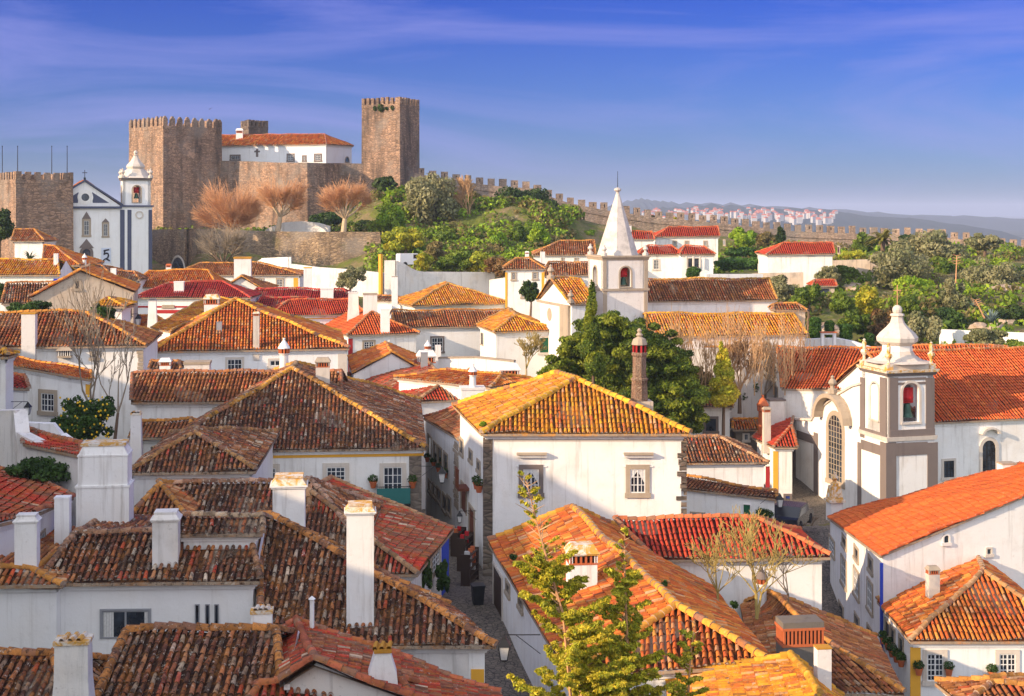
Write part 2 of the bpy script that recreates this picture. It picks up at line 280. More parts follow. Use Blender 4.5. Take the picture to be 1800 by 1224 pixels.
# street strip, follows the ground
def street(name, pts, w, matn='cobbles', lift=0.05):
    mb = MB(); V = []; fine = []
    for i in range(len(pts) - 1):
        for k in range(6): t = k / 6; fine.append((pts[i][0] * (1 - t) + pts[i + 1][0] * t, pts[i][1] * (1 - t) + pts[i + 1][1] * t))
    fine.append(pts[-1]); m = 6
    for i, p in enumerate(fine):
        a = fine[max(i - 1, 0)]; b = fine[min(i + 1, len(fine) - 1)]; d = Vector((b[0] - a[0], b[1] - a[1])).normalized(); n = Vector((-d.y, d.x))
        for k in range(m + 1):
            s = (k / m - 0.5) * w; x, y = p[0] + n.x * s, p[1] + n.y * s; V.append((x, y, G(x, y) + lift))
    Q = [[i * (m + 1) + k, i * (m + 1) + k + 1, (i + 1) * (m + 1) + k + 1, (i + 1) * (m + 1) + k] for i in range(len(fine) - 1) for k in range(m)]
    mb.grid(V, quads=Q); return tag(mb.build(name, [matn]), kind='structure')
street('street', [(-0.2, 44), (-0.9, 52), (-1.6, 60), (-2.6, 68), (-3.7, 80), (-5.2, 95), (-9, 108)], 9.0)
street('street', [(27, 40), (19, 52), (13.5, 60), (14, 72), (19.0, 84), (21.0, 92), (20.5, 104), (18, 116)], 9.5)
# ---------------------------------------------------------------- tiled roofs
PAL = {
 'dark': ([(.18,.06,.03),(.27,.085,.035),(.36,.12,.045),(.46,.18,.06),(.36,.27,.18),(.60,.50,.37),(.56,.06,.03),(.07,.035,.025)], [5,4,4,2.4,2,1.6,.6,5]),
 'brown': ([(.30,.095,.035),(.40,.13,.045),(.22,.07,.03),(.50,.22,.08),(.50,.32,.18),(.56,.09,.03)], [4,4,3,3,1,.6]),
 'orange': ([(.66,.22,.022),(.74,.32,.03),(.52,.13,.022),(.66,.36,.20),(.30,.09,.03),(.70,.38,.022),(.60,.10,.04)], [4,4,3,1.5,2,3,.8]),
 'rust': ([(.60,.12,.024),(.68,.19,.03),(.46,.09,.024),(.68,.30,.06),(.25,.065,.025),(.58,.34,.18)], [4,4,3,2,1.5,1]),
 'red': ([(.50,.045,.022),(.44,.04,.02),(.56,.07,.03),(.38,.035,.02)], [4,3,3,2]),
 'crimson': ([(.40,.022,.03),(.46,.03,.035),(.33,.02,.028),(.42,.05,.04)], [4,3,2,1]),
 'redorange': ([(.60,.10,.025),(.66,.14,.035),(.52,.075,.02),(.70,.20,.05)], [4,3,2,1]),
 'flat': ([(.66,.12,.02),(.72,.17,.03),(.56,.09,.018),(.60,.14,.03)], [4,3,3,2]),
 'patch': ([(.50,.05,.025),(.40,.06,.03),(.24,.09,.05),(.32,.13,.07),(.52,.40,.28),(.15,.07,.045)], [4,3,4,3,1,2]),
}
CAPC = {'dark': (.50,.20,.05), 'brown': (.55,.24,.05), 'orange': (.66,.33,.03), 'rust': (.64,.26,.04), 'red': (.55,.12,.04), 'crimson': (.42,.04,.035), 'redorange': (.62,.20,.05), 'flat': (.55,.10,.03), 'patch': (.45,.14,.06)}
TMAT = {'dark': 'tile_dark', 'brown': 'tile_brown', 'orange': 'tile_orange', 'rust': 'tile_rust', 'red': 'tile_red', 'crimson': 'tile_red', 'redorange': 'tile_red', 'flat': 'tile_red', 'patch': 'tile_brown'}
def und(x, y): return 0.075 * np.sin(x * 0.9 + y * 0.35) * np.sin(y * 0.8 - x * 0.3 + 1.0) + 0.025 * np.sin(x * 2.3 + 1.7 * y)
def tile_face(mb, face, pal, w=0.25, L=0.40, eave_caps=True, seg=4, rough=1.0, hs=1.0):
    pts = np.array([tuple(p) for p in face], float); a, b = pts[0], pts[1]
    u = (b - a); u[2] = 0; ul = np.linalg.norm(u)
    if ul < 0.3: return
    u /= ul; n = np.array([-u[1], u[0], 0.0]); cen = pts.mean(0)
    if np.dot(cen - a, n) < 0: n = -n
    s = (pts - a) @ u; t = (pts - a) @ n; z = pts[:, 2]
    tris = [(0, 1, 2)] if len(pts) == 3 else [(0, 1, 2), (0, 2, 3)]
    cof = []
    for tr in tris:
        A = np.array([[s[i], t[i], 1.0] for i in tr])
        cof.append(np.linalg.lstsq(A, z[list(tr)], rcond=None)[0])
    def zf(ss, tt):
        if len(cof) == 1: return cof[0][0] * ss + cof[0][1] * tt + cof[0][2]
        e = (s[2] - s[0]) * (tt - t[0]) - (t[2] - t[0]) * (ss - s[0])
        z0 = cof[0][0] * ss + cof[0][1] * tt + cof[0][2]; z1 = cof[1][0] * ss + cof[1][1] * tt + cof[1][2]
        e1 = (s[2] - s[0]) * (t[1] - t[0]) - (t[2] - t[0]) * (s[1] - s[0])
        return np.where(e * e1 >= 0, z0, z1)
    pitch = max(0.02, (z[2:].max() - z[:2].mean()) / max(0.5, t[2:].max())); Lh = L / math.sqrt(1 + pitch * pitch)
    ncol = int((s.max() - s.min()) / w); 
    if ncol < 1: return
    colors, wts = PAL[pal]; wts = np.array(wts) / sum(wts); colors = np.array(colors)
    sc, ta, tb, row = [], [], [], []
    for i in range(ncol + 1):
        ss = s.min() + (i + 0.5) * w + 0.0; ints = []
        m = len(pts)
        for k in range(m):
            s0, s1 = s[k], s[(k + 1) % m]
            if (s0 - ss) * (s1 - ss) < 0: f = (ss - s0) / (s1 - s0); ints.append(t[k] + f * (t[(k + 1) % m] - t[k]))
        if len(ints) < 2: continue
        t0, t1 = min(ints), max(ints)
        if t1 - t0 < 0.12: continue
        k = np.arange(int(math.ceil((t1 - t0) / Lh))); aa = t0 + k * Lh; bb = np.minimum(aa + Lh * 1.12, t1)
        sc.append(np.full(len(k), ss)); ta.append(aa); tb.append(bb); row.append(k)
    if not sc: return
    sc = np.concatenate(sc); ta = np.concatenate(ta); tb = np.concatenate(tb); row = np.concatenate(row); n_ = len(sc)
    colid = np.round((sc - sc.min()) / w).astype(int); cj = rng.normal(0, 0.012 * rough, colid.max() + 1)[colid]
    jl = rng.normal(0, 0.013 * rough, n_); jh = rng.normal(0, 0.007 * rough, n_); lift = 0.018 * rng.random(n_) ** 2 * rough
    th = np.linspace(0, math.pi, seg + 1); V = np.zeros((n_, 2, seg + 1, 3))
    for e, (tt, r, lf, jj) in enumerate(((ta, 0.335 * w, 0.034, jl), (tb, 0.26 * w, 0.0, jh))):
        S_ = (sc + cj + jj)[:, None] - r * np.cos(th)[None, :]; T_ = np.repeat(tt[:, None], seg + 1, 1)
        X = a[0] + u[0] * S_ + n[0] * T_; Y = a[1] + u[1] * S_ + n[1] * T_
        Z = zf(sc + cj, tt)[:, None] + hs * r * np.sin(th)[None, :] + (lf + lift)[:, None] + und(X, Y)
        V[:, e, :, 0] = X; V[:, e, :, 1] = Y; V[:, e, :, 2] = Z
    base = (np.arange(n_) * 2 * (seg + 1))[:, None]; k = np.arange(seg)[None, :]
    Q = np.stack([base + k, base + k + 1, base + seg + 2 + k, base + seg + 1 + k], -1).reshape(-1, 4)
    cc = colors[rng.choice(len(colors), n_, p=wts)] * rng.uniform(0.8, 1.15, n_)[:, None]
    cbar = (colors * wts[:, None]).sum(0); cm = colors[rng.choice(len(colors), colid.max() + 1, p=wts)][colid]; kk = {'red': .45, 'crimson': .5, 'redorange': .3, 'flat': .2}.get(pal, .0); cc = cc * (1 - kk - .2) + cm * .2 + cbar * kk
    hot = rng.random(n_) < {'dark': .012, 'brown': .012, 'rust': .01}.get(pal, 0); cc[hot] = (.55, .09, .03)
    if pal in ('dark', 'brown', 'patch'): cc *= (0.75 + 0.5 * np.random.RandomState(len(pts) + ncol).rand(colid.max() + 1))[colid][:, None]
    if pal == 'patch':
        pn = np.sin(sc * 1.1 + 0.5) + np.sin(sc * 0.43 + ta * 0.25 + 2) ; cc = np.where((pn > 0.35)[:, None], np.array([.50, .045, .025]) * rng.uniform(.7, 1.15, n_)[:, None], cc)
    mb.grid(V.reshape(-1, 3), quads=Q, mat=0, col=np.repeat(cc, seg, 0))
    if eave_caps:
        e0 = np.where(row == 0)[0]
        if len(e0): # mortar filling the mouth of the first row
            Vc = V[e0, 0].copy(); Vc[:, :, 0] += n[0] * 0.03; Vc[:, :, 1] += n[1] * 0.03; bb = (np.arange(len(e0)) * (seg + 1))[:, None]
            T = np.concatenate([np.stack([bb[:, 0], bb[:, 0] + i, bb[:, 0] + i + 1], -1) for i in range(1, seg)])
            mb.grid(Vc.reshape(-1, 3), tris=T, mat=0, col=(.42, .34, .26))
    # channel tiles between: a gridded sheet that follows the same undulation
    c0 = colors.mean(0) * (0.13 if hs > .6 else .9)  # shade of the grooves painted into the sheet colour on ribbed roofs
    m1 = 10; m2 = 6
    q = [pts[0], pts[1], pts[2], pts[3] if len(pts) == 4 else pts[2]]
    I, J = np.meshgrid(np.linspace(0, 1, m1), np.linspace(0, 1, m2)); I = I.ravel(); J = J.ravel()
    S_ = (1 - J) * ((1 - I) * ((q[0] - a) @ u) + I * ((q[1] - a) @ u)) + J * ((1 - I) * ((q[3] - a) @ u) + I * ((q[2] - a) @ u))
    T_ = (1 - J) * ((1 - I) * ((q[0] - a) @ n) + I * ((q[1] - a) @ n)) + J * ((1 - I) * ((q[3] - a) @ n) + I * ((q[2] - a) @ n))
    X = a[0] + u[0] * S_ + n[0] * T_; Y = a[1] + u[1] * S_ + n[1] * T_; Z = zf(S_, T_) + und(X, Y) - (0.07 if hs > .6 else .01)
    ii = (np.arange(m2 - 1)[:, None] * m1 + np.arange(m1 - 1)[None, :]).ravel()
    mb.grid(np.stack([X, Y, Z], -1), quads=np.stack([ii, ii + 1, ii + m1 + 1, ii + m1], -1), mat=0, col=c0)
def caps(mb, p, q, colr, r=0.13, L=0.42, jit=1.0):
    p = np.array(tuple(p)); q = np.array(tuple(q)); d = q - p; ln = np.linalg.norm(d)
    if ln < 0.3: return
    if d[2] < 0: p, q = q, p; d = -d
    d /= ln; a = np.array([-d[1], d[0], 0]); a /= np.linalg.norm(a); up = np.cross(d, a); up = up if up[2] > 0 else -up
    th = np.linspace(-0.25, math.pi + 0.25, 6); k = int(ln / L) + 1
    for i in range(k):
        t0 = i * L; t1 = min(t0 + L * 1.15, ln + 0.05); c = np.array(colr) * random.uniform(0.6, 1.3); j = random.uniform(-.012, .012) * jit; V = []
        if random.random() < 0.15: c = np.array((.30, .14, .08))
        for tt, rr, lf in ((t0, r, .05), (t1, r * .82, .02)):
            c0 = p + d * tt; c0 = c0 + (0, 0, und(c0[0], c0[1]) + lf + 0.03); ring = c0 + a * j + np.outer(np.cos(th), a) * rr + np.outer(np.sin(th), up) * rr; V.append(ring)
        mb.grid(np.vstack(V), quads=[[m, m + 1, m + 7, m + 6] for m in range(5)], mat=0, col=c)
        mb.grid(V[0], tris=[[0, m, m + 1] for m in range(1, 5)], mat=0, col=(.40, .32, .25))
# ---------------------------------------------------------------- houses
def hdir(a, b): v = Vector((b.x - a.x, b.y - a.y, 0)); return v.normalized()
def eavept(e, Y, Z=None):
    if len(e) == 3: return P(*e)
    return P(e[0], e[1], Y) if Z is None else PZ(e[0], e[1], Z)
def hx(Y, FL, FR, r0, r1, p=0.45, D=None):
    """ridge parallel to the front eave"""
    fl = P(FL[0], FL[1], Y); fr = P(FR[0], FR[1], Y) if FR[1] is not None and len(FR) < 3 and abs(FR[1] - FL[1]) < 1.5 else (P(*FR) if len(FR) == 3 else PZ(FR[0], FR[1], fl.z))
    u = hdir(fl, fr); n = Vector((-u.y, u.x, 0)); pl = (Vector((0, 0, 1)) - n * p)
    if abs(fr.z - fl.z) > .01: u3 = (fr - fl).normalized(); pl = u3.cross(n + Vector((0, 0, p)))
    def rp(q):
        return P(*q) if len(q) == 3 else ray_plane(q[0], q[1], fl, pl)
    a, b = rp(r0), rp(r1); da, db = (a - fl).dot(n), (b - fl).dot(n); d = D or (da + db)
    return [fl, fr, fr + n * d, fl + n * d], [a, b], 'x'
def hy(Y, FL, FR, r0, r1, BL=None, D=None, p=0.45, gable=False):
    """ridge runs away from the front eave"""
    fl = P(FL[0], FL[1], Y); fr = P(*FR) if len(FR) == 3 else (P(FR[0], FR[1], Y) if abs(FR[1] - FL[1]) < 1.5 else PZ(FR[0], FR[1], fl.z))
    u = hdir(fl, fr); n = Vector((-u.y, u.x, 0)); pl = Vector((0, 0, 1)) - n * p
    if len(r0) == 3: a = P(*r0)
    elif gable:
        d = Vector(((r0[0] - 900) / F, 1, -(r0[1] - 370) / F)); t = fl.dot(n) / d.dot(n); a = d * t
    else: a = ray_plane(r0[0], r0[1], fl, pl)
    if isinstance(r1, (int, float)): b = a + n * r1
    elif len(r1) == 3: b = P(*r1)
    else: b = PZ(r1[0], r1[1], a.z)
    if BL is not None: bl = P(*BL) if len(BL) == 3 else PZ(BL[0], BL[1], fl.z)
    else: bl = fl + n * (D or ((b - fl).dot(n) + (0 if gable else (a - fl).dot(n))))
    return [fl, fr, bl + (fr - fl), bl], [a, b], 'y'
class House:
    def __init__(s, name, label, geo, pal, wall='whitewash', base=None, over=0.28, gables=(0, 0), cat='house', group=None, w=0.25, rough=1.0, cornice=True, ridge=True, capr=0.13, walls=True, capc=None, thick=0.12, L=0.40, hs=1.1):
        E, R, mode = geo; s.E, s.R, s.mode = E, R, mode; w = w * .86 if hs > .6 else w
        cx = sum((e.x for e in E)) / len(E); cy = sum((e.y for e in E)) / len(E)
        gz = G(cx, cy) if base is None else base; gz = min([gz] + [e.z - 2.2 for e in E]) if base is None else base
        s.o = Vector((cx, cy, gz)); s.base = gz - 0.4
        s.root = empty(name, s.o, label, cat, group); s.wallm = wall; s.pal = pal
        if mode == 'x': faces = [[E[0], E[1], R[1], R[0]], [E[1], E[2], R[1]], [E[2], E[3], R[0], R[1]], [E[3], E[0], R[0]]]; gs = (3, 1)
        elif mode == 'y': faces = [[E[0], E[1], R[0]], [E[1], E[2], R[1], R[0]], [E[2], E[3], R[1]], [E[3], E[0], R[0], R[1]]]; gs = (0, 2)
        else: faces = [[E[0], E[1], E[2], E[3]]]; gs = ()
        skip = [gs[i] for i in range(len(gs)) if gables[i]]
        s.faces = [f for i, f in enumerate(faces) if i not in skip]
        mb = MB(); 
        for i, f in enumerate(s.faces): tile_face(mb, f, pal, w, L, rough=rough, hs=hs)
        # underside and edge of the roof
        lo = [p - Vector((0, 0, thick)) for p in E]
        for f in s.faces:
            fl_ = [p - Vector((0, 0, thick)) for p in f]; mb.poly([fl_[0], fl_[2], fl_[1]], 0, (.30, .22, .16))
            if len(f) == 4: mb.poly([fl_[0], fl_[3], fl_[2]], 0, (.30, .22, .16))
        n4 = len(E)
        for i in range(n4):
            if mode in 'xy' and i in skip: continue
            a, b = E[i], E[(i + 1) % n4]; mb.poly([a - Vector((0, 0, thick)), b - Vector((0, 0, thick)), b, a], 0, (.36, .28, .2))
        cc = capc or CAPC[pal]
        if ridge and mode != 's':
            caps(mb, R[0], R[1], cc, capr)
            hips = [(0, 0), (1, 1), (2, 1), (3, 0)] if mode == 'x' else [(0, 0), (1, 0), (2, 1), (3, 1)]
            for e, r in hips: caps(mb, E[e], R[r], cc, capr)
        elif ridge:
            caps(mb, E[2], E[3], cc, capr); caps(mb, E[0], E[3], cc, capr * .9); caps(mb, E[1], E[2], cc, capr * .9)
        s.roof = mb.build('roof', [TMAT[pal]], s.root, s.o, smooth=True, color=True)
        # walls
        c = sum(E, Vector()) / 4; s.C = []
        for i in range(4):
            a, b, d = E[i - 1], E[i], E[(i + 1) % 4]; u1 = hdir(a, b); u2 = hdir(b, d); n1 = Vector((-u1.y, u1.x, 0)); n2 = Vector((-u2.y, u2.x, 0))
            k = 1 + n1.dot(n2); m = (n1 + n2) / max(k, .4) * over; s.C.append(Vector((b.x + m.x, b.y + m.y, b.z - 0.06)))
        if walls:
            mb = MB(); B = [Vector((p.x, p.y, s.base)) for p in s.C]; C = s.C
            for i in range(4): mb.poly([B[i], B[(i + 1) % 4], C[(i + 1) % 4], C[i]])
            for gi in skip:
                if mode == 'x': tri = [C[3], C[0], R[0]] if gi == 3 else [C[1], C[2], R[1]]
                else: tri = [C[0], C[1], R[0]] if gi == 0 else [C[2], C[3], R[1]]
                ua = hdir(tri[0], tri[1]); na = Vector((-ua.y, ua.x, 0)); r = tri[2]; off = (tri[0] - r).dot(na); r = Vector((r.x, r.y, r.z - 0.07)) + na * off
                mb.poly([tri[0], tri[1], r])
            if mode == 's':
                pass
            if cornice and over > 0.15:
                for i in range(4):
                    if mode in 'xy' and i in skip: continue
                    a, b = C[i], C[(i + 1) % 4]; u = hdir(a, b); n = Vector((u.y, -u.x, 0))
                    for h0, h1, pr in ((-0.02, 0.14, over * .6), (0.14, 0.24, over * .3)):
                        q = [a - u * pr, b + u * pr, b + u * pr + n * pr, a - u * pr + n * pr]; q = [q[3], q[2], q[1], q[0]]
                        mb.hexa([p - Vector((0, 0, h1)) for p in q], [p - Vector((0, 0, h0)) for p in q])
            s.wall = mb.build('wall', [wall], s.root, s.o)
    def side(s, k):
        i = {'F': 0, 'R': 1, 'B': 2, 'L': 3}[k]; a, b = s.C[i], s.C[(i + 1) % 4]; u = hdir(a, b); return a, b, u, Vector((u.y, -u.x, 0))
    def onwall(s, k, px, py):
        a, b, u, n = s.side(k); return ray_plane(px, py, a, n)
    def hit(s, px, py):
        best = None
        for f in s.faces:
            nrm = (f[1] - f[0]).cross(f[2] - f[0])
            if abs(nrm.dot(Vector(((px - 900) / F, 1, -(py - 370) / F)))) < 1e-6: continue
            q = ray_plane(px, py, f[0], nrm)
            if q.y > 0:
                cx = [p.x for p in f]; cy = [p.y for p in f]
                ok = min(cx) - .6 <= q.x <= max(cx) + .6 and min(cy) - .6 <= q.y <= max(cy) + .6
                if ok and nrm.z * nrm.dot(-q) > -1e9 and (best is None or q.y < best): best = q.y
        return best if best is not None else s.R[0].y if s.R else s.E[0].y
    def window(s, k, x0, y0, x1, y1, kind='sash', name='window', label=None, surround='stone_trim', fr=0.16, deep=False, sash='wood_white', nx=2, ny=3, sill=True):
        xm = (x0 + x1) / 2; ym = (y0 + y1) / 2; a, b, u, n = s.side(k); p0 = s.onwall(k, x0, ym); p1 = s.onwall(k, x1, ym); c = s.onwall(k, xm, ym)
        if (p1 - p0).dot(u) < 0: p0, p1 = p1, p0
        w = (p1 - p0).length; t = s.onwall(k, xm, y0).z; bz = s.onwall(k, xm, y1).z; mid = (p0 + p1) / 2
        return window_at(s.root, s.o, mid, u, n, w, bz, t, kind, name, label, surround, fr, sash, nx, ny, sill)
    def band(s, k, x0, x1, m, y0=None, y1=None, name='corner_band', label=None, proud=0.03):
        a, b, u, n = s.side(k); ym = y0 or 700; zt = s.C[0].z - 0.25; 
        py = 370 - zt * F / s.C[0].y
        p0 = s.onwall(k, x0, py); p1 = s.onwall(k, x1, py)
        if (p1 - p0).dot(u) < 0: p0, p1 = p1, p0
        if y0 is not None: zt = s.onwall(k, (x0 + x1) / 2, y0).z
        zb = s.base if y1 is None else s.onwall(k, (x0 + x1) / 2, y1).z
        mb = MB(); q = [p0 + n * proud, p1 + n * proud, p1 - n * .02, p0 - n * .02]
        mb.hexa([Vector((p.x, p.y, zb)) for p in q], [Vector((p.x, p.y, zt)) for p in q]); o = mb.build(name, [m], s.root, s.o)
        if label: o['label'] = label
        return o
    def quoins(s, k, x0, x1, y0, y1, m='stone_trim', n_=10, jag=0.5):
        a, b, u, n = s.side(k); mb = MB(); rr = random.Random(int(x0))
        for i in range(n_):
            ya = y0 + (y1 - y0) * i / n_; yb = y0 + (y1 - y0) * (i + rr.uniform(.6, .9)) / n_; xa = x0 + (x1 - x0) * rr.uniform(0, jag) if (x0 < x1) else x0 + (x1 - x0) * rr.uniform(0, jag)
            pa, pb = s.onwall(k, xa, (ya + yb) / 2), s.onwall(k, x1, (ya + yb) / 2)
            if (pb - pa).dot(u) < 0: pa, pb = pb, pa
            zt, zb = s.onwall(k, x1, ya).z, s.onwall(k, x1, yb).z; q = [pa + n * .05, pb + n * .05, pb - n * .02, pa - n * .02]
            mb.hexa([Vector((p.x, p.y, zb)) for p in q], [Vector((p.x, p.y, zt)) for p in q])
        return mb.build('quoins', [m], s.root, s.o)
    def chimney(s, kind, x0, x1, yt, yb, Y=None, ratio=0.8, **kw):
        Y = Y or s.hit((x0 + x1) / 2, yb)
        return chimney_at(s.roof, s.o, kind, x0, x1, yt, yb, Y, ratio, **kw)
def window_at(parent, org, mid, u, n, w, z0, z1, kind='sash', name='window', label=None, surround='stone_trim', fr=0.16, sash='wood_white', nx=2, ny=3, sill=True):
    h = z1 - z0; fr = min(fr, w * .28); mb = MB(); c = Vector((mid.x, mid.y, z0))
    def bar(mb, ua, ub, za, zb, pr, back=-0.02, mat=0):
        q = [c + u * ua + n * pr, c + u * ub + n * pr, c + u * ub + n * back, c + u * ua + n * back]
        mb.hexa([p + Vector((0, 0, za)) for p in q], [p + Vector((0, 0, zb)) for p in q], mat)
    top = h if kind != 'arch' else h - w / 2
    bar(mb, -w / 2, -w / 2 + fr, 0, top, .06); bar(mb, w / 2 - fr, w / 2, 0, top, .06)
    if kind != 'arch': bar(mb, -w / 2 + fr, w / 2 - fr, h - fr, h, .063)
    else:
        K = 12
        for i in range(K):
            a0, a1 = math.pi * i / K, math.pi * (i + 1) / K; ro, ri = w / 2, w / 2 - fr
            q = [c + u * ro * math.cos(a0) + Vector((0, 0, top + ro * math.sin(a0))), c + u * ro * math.cos(a1) + Vector((0, 0, top + ro * math.sin(a1))), c + u * ri * math.cos(a1) + Vector((0, 0, top + ri * math.sin(a1))), c + u * ri * math.cos(a0) + Vector((0, 0, top + ri * math.sin(a0)))]
            mb.hexa([p - n * .02 for p in q], [p + n * .063 for p in q])
    if sill: bar(mb, -w / 2 - .05, w / 2 + .05, -.08 if name == 'window' else 0, fr * .7, .10)
    o = mb.build(name, [surround], parent, org)
    if label: o['label'] = label
    iw, z_b, z_t = w - 2 * fr, (fr * .7 if sill else 0.0), (h - fr)
    mb = MB()
    if kind == 'arch':
        pts = [c + u * (-iw / 2) + Vector((0, 0, z_b)), c + u * (iw / 2) + Vector((0, 0, z_b))] + [c + u * iw / 2 * math.cos(math.pi * i / 10) + Vector((0, 0, top + iw / 2 * math.sin(math.pi * i / 10))) for i in range(11)]
        mb.poly([p + n * .008 for p in pts])
    else: bar(mb, -iw / 2, iw / 2, z_b, z_t, .008)
    dm = {'door': sash, 'shutter': sash}.get(kind, 'glass_dark')
    mb.build('pane' if kind not in ('door', 'shutter') else ('shutter' if kind == 'shutter' else 'door_leaf'), [dm], o, org)
    if kind in ('sash', 'arch', 'slide') and nx:
        mb = MB(); t = min(.05, iw * .07); zt = z_t if kind != 'arch' else h - fr
        bar(mb, -iw / 2, -iw / 2 + t, z_b, zt if kind != 'arch' else top, .035); bar(mb, iw / 2 - t, iw / 2, z_b, zt if kind != 'arch' else top, .035)
        if kind != 'arch': bar(mb, -iw / 2 + t, iw / 2 - t, zt - t, zt, .034)
        bar(mb, -iw / 2 + t, iw / 2 - t, z_b, z_b + t, .034)
        for i in range(1, nx * (1 if kind == 'slide' else 1)): x = -iw / 2 + iw * i / nx; bar(mb, x - t * .6, x + t * .6, z_b + t, zt - t, .036)
        if kind != 'slide':
            for i in range(1, ny): z = z_b + (zt - z_b) * i / ny; bar(mb, -iw / 2 + t, iw / 2 - t, z - t * .35, z + t * .35, .030)
            if nx == 2 and kind == 'sash' and ny > 2:
                for sx in (-1, 1): bar(mb, sx * iw / 4 - t * .3, sx * iw / 4 + t * .3, z_b + t, zt - t, .028)
        mb.build('sash', [sash], o, org)
    return o
def chimney_at(parent, org, kind, x0, x1, yt, yb, Y, ratio=0.8, name='chimney', wallm='whitewash', capm='cap_lichen', u=(1, 0.12, 0), label=None, top=None):
    c = P((x0 + x1) / 2, yb, Y); h = (yb - yt) / F * Y; w = (x1 - x0) / F * Y; d = w * ratio; c = c + Vector((0, d * .3, 0)); dn = 0.9; c = c - Vector((0, 0, dn)); h += dn; mb = MB(); M = [wallm, capm, 'terracotta', 'vent_dark']; u = Vector(u).normalized()
    c0 = lambda z: c + Vector((0, 0, z))
    if kind == 'block':      # plastered stack, neck moulding, sloping lichen cap
        mb.box(c, u, (w * .90, d * .90, h * 1 - w * .30)); mb.box(c0(h - w * .34), u, (w * .98, d * .98, w * .05)); mb.box(c0(h - w * .29), u, (w * 1.06, d * 1.06, w * .045))
        b = [Vector(p) for p in rect(c0(h - w * .245), u, w * 1.0, d * 1.0)]; t = [Vector(p) for p in rect(c0(h - w * .06), u, w * .74, d * .74)]; mb.hexa(b, t, 1 if capm != wallm else 0)
        mb.box(c0(h - w * .06), u, (w * .80, d * .80, w * .06), 1)
    elif kind == 'plain':
        mb.box(c, u, (w * .94, d * .94, h - w * .1)); mb.box(c0(h - w * .1), u, (w * 1.0, d * 1.0, w * .1), 1)
    elif kind == 'big':
        mb.box(c, u, (w * .96, d * .96, h * .62)); mb.box(c0(h * .62), u, (w * 1.0, d * 1.0, w * .04)); mb.box(c0(h * .62 + w * .04), u, (w * .90, d * .90, h * .26)); mb.box(c0(h * .88 + w * .02), u, (w * .93, d * .93, w * .03))
        z = h * .88 + w * .05; mb.hexa(rect(c0(z), u, w * .90, d * .90), rect(c0(h - w * .05), u, w * .74, d * .74)); mb.box(c0(h - w * .05), u, (w * .82, d * .8, w * .05), 1)
    elif kind == 'taper':
        mb.hexa(rect(c, u, w, d), rect(c0(h * .45 + dn * .3), u, w * .8, d * .8)); mb.hexa(rect(c0(h * .45 + dn * .3), u, w * .8, d * .8), rect(c0(h - .06), u, w * (top or .52), d * .7)); mb.box(c0(h - .06), u, (w * ((top or .52) + .08), d * .78, .10), 1)
        for sx in (-.2, 0, .2): mb.tube(c0(h + .06) + u * w * sx - Vector((0, d * .35, 0)), c0(h + .06) + u * w * sx + Vector((0, d * .35, 0)), .07, .07, 6, 1)
    elif kind == 'slot':     # smoke slots below a tiled hipped cap
        hb = h - w * .62; mb.box(c, u, (w * .90, d * .90, hb)); mb.box(c0(hb), u, (w * .94, d * .94, w * .05), 2); z = hb + w * .05; sh = w * .25
        mb.box(c0(z), u, (w * .70, d * .70, sh), 3); vv = Vector((-u.y, u.x, 0))
        for i in range(6):
            f = -.41 + .82 * i / 5
            for sy in (-1, 1): mb.box(c0(z) + u * w * f + vv * sy * d * .41, u, (w * .07 * (1.6 if i in (0, 5) else 1), w * .07, sh), 0 if i in (0, 5) else 2)
            for sx in (-1, 1): mb.box(c0(z) + vv * d * f + u * sx * w * .41, u, (w * .07, w * .07, sh), 2)
        mb.box(c0(z + sh), u, (w * 1.0, d * 1.0, w * .05), 1); mb.hexa(rect(c0(z + sh + w * .05), u, w * 1.06, d * 1.06), rect(c0(h), u, w * .72, d * .60), 1)
    elif kind == 'round':    # round shaft, red slot ring, cone
        r = w / 2; zc = h - w * .95; mb.lathe(c, [(r * 1.0, 0), (r * .78, zc - w * .55)], 14); z = zc - w * .55
        mb.lathe(c0(z), [(r * .78, 0), (r * 1.0, w * .08), (r * 1.0, w * .16)], 14, 0); mb.lathe(c0(z + w * .16), [(r * .80, 0), (r * .80, w * .42)], 14, 3)
        for k in range(9): a = 2 * math.pi * k / 9; mb.box(c0(z + w * .16) + Vector((math.cos(a) * r * .86, math.sin(a) * r * .86, 0)), (1, 0, 0), (r * .34, r * .34, w * .42), 2)
        z += w * .58; mb.lathe(c0(z), [(r * .6, 0), (r * 1.15, 0.01), (r * 1.15, w * .08), (r * .75, w * .42), (r * .22, w * .75), (r * .22, w * .85), (r * .28, w * .93), (0.01, w * 1.0)], 14, 1 if capm != 'cap_lichen' else 0)
    elif kind == 'pipe':
        mb.tube(c, c0(h - w * .6), w * .33, w * .33, 8); mb.lathe(c0(h - w * .6), [(w * .33, 0), (w * .55, w * .1), (w * .05, w * .55)], 8)
    elif kind == 'brick_slot':
        hb = h * .62 + dn * .3; mb.box(c, u, (w * .94, d * .94, hb)); mb.box(c0(hb), u, (w, d, h * .03), 2); z = hb + h * .03; sh = (h - z) * .62; mb.box(c0(z), u, (w * .88, d * .88, sh), 3); vv = Vector((-u.y, u.x, 0))
        for i in range(11): mb.box(c0(z) + u * w * (-.45 + .09 * i) - vv * d * .45, u, (w * .045, w * .05, sh), 2)
        for i in range(7): mb.box(c0(z) - u * w * .45 + vv * d * (-.4 + .133 * i), u, (w * .05, w * .045, sh), 2)
        mb.box(c0(z + sh), u, (w, d, h * .03), 2); mb.box(c0(z + sh + h * .03), u, (w * .96, d * .96, h - z - sh - h * .03), 0)
    o = mb.build(name, M, parent, org)
    if label: o['label'] = label
    return o
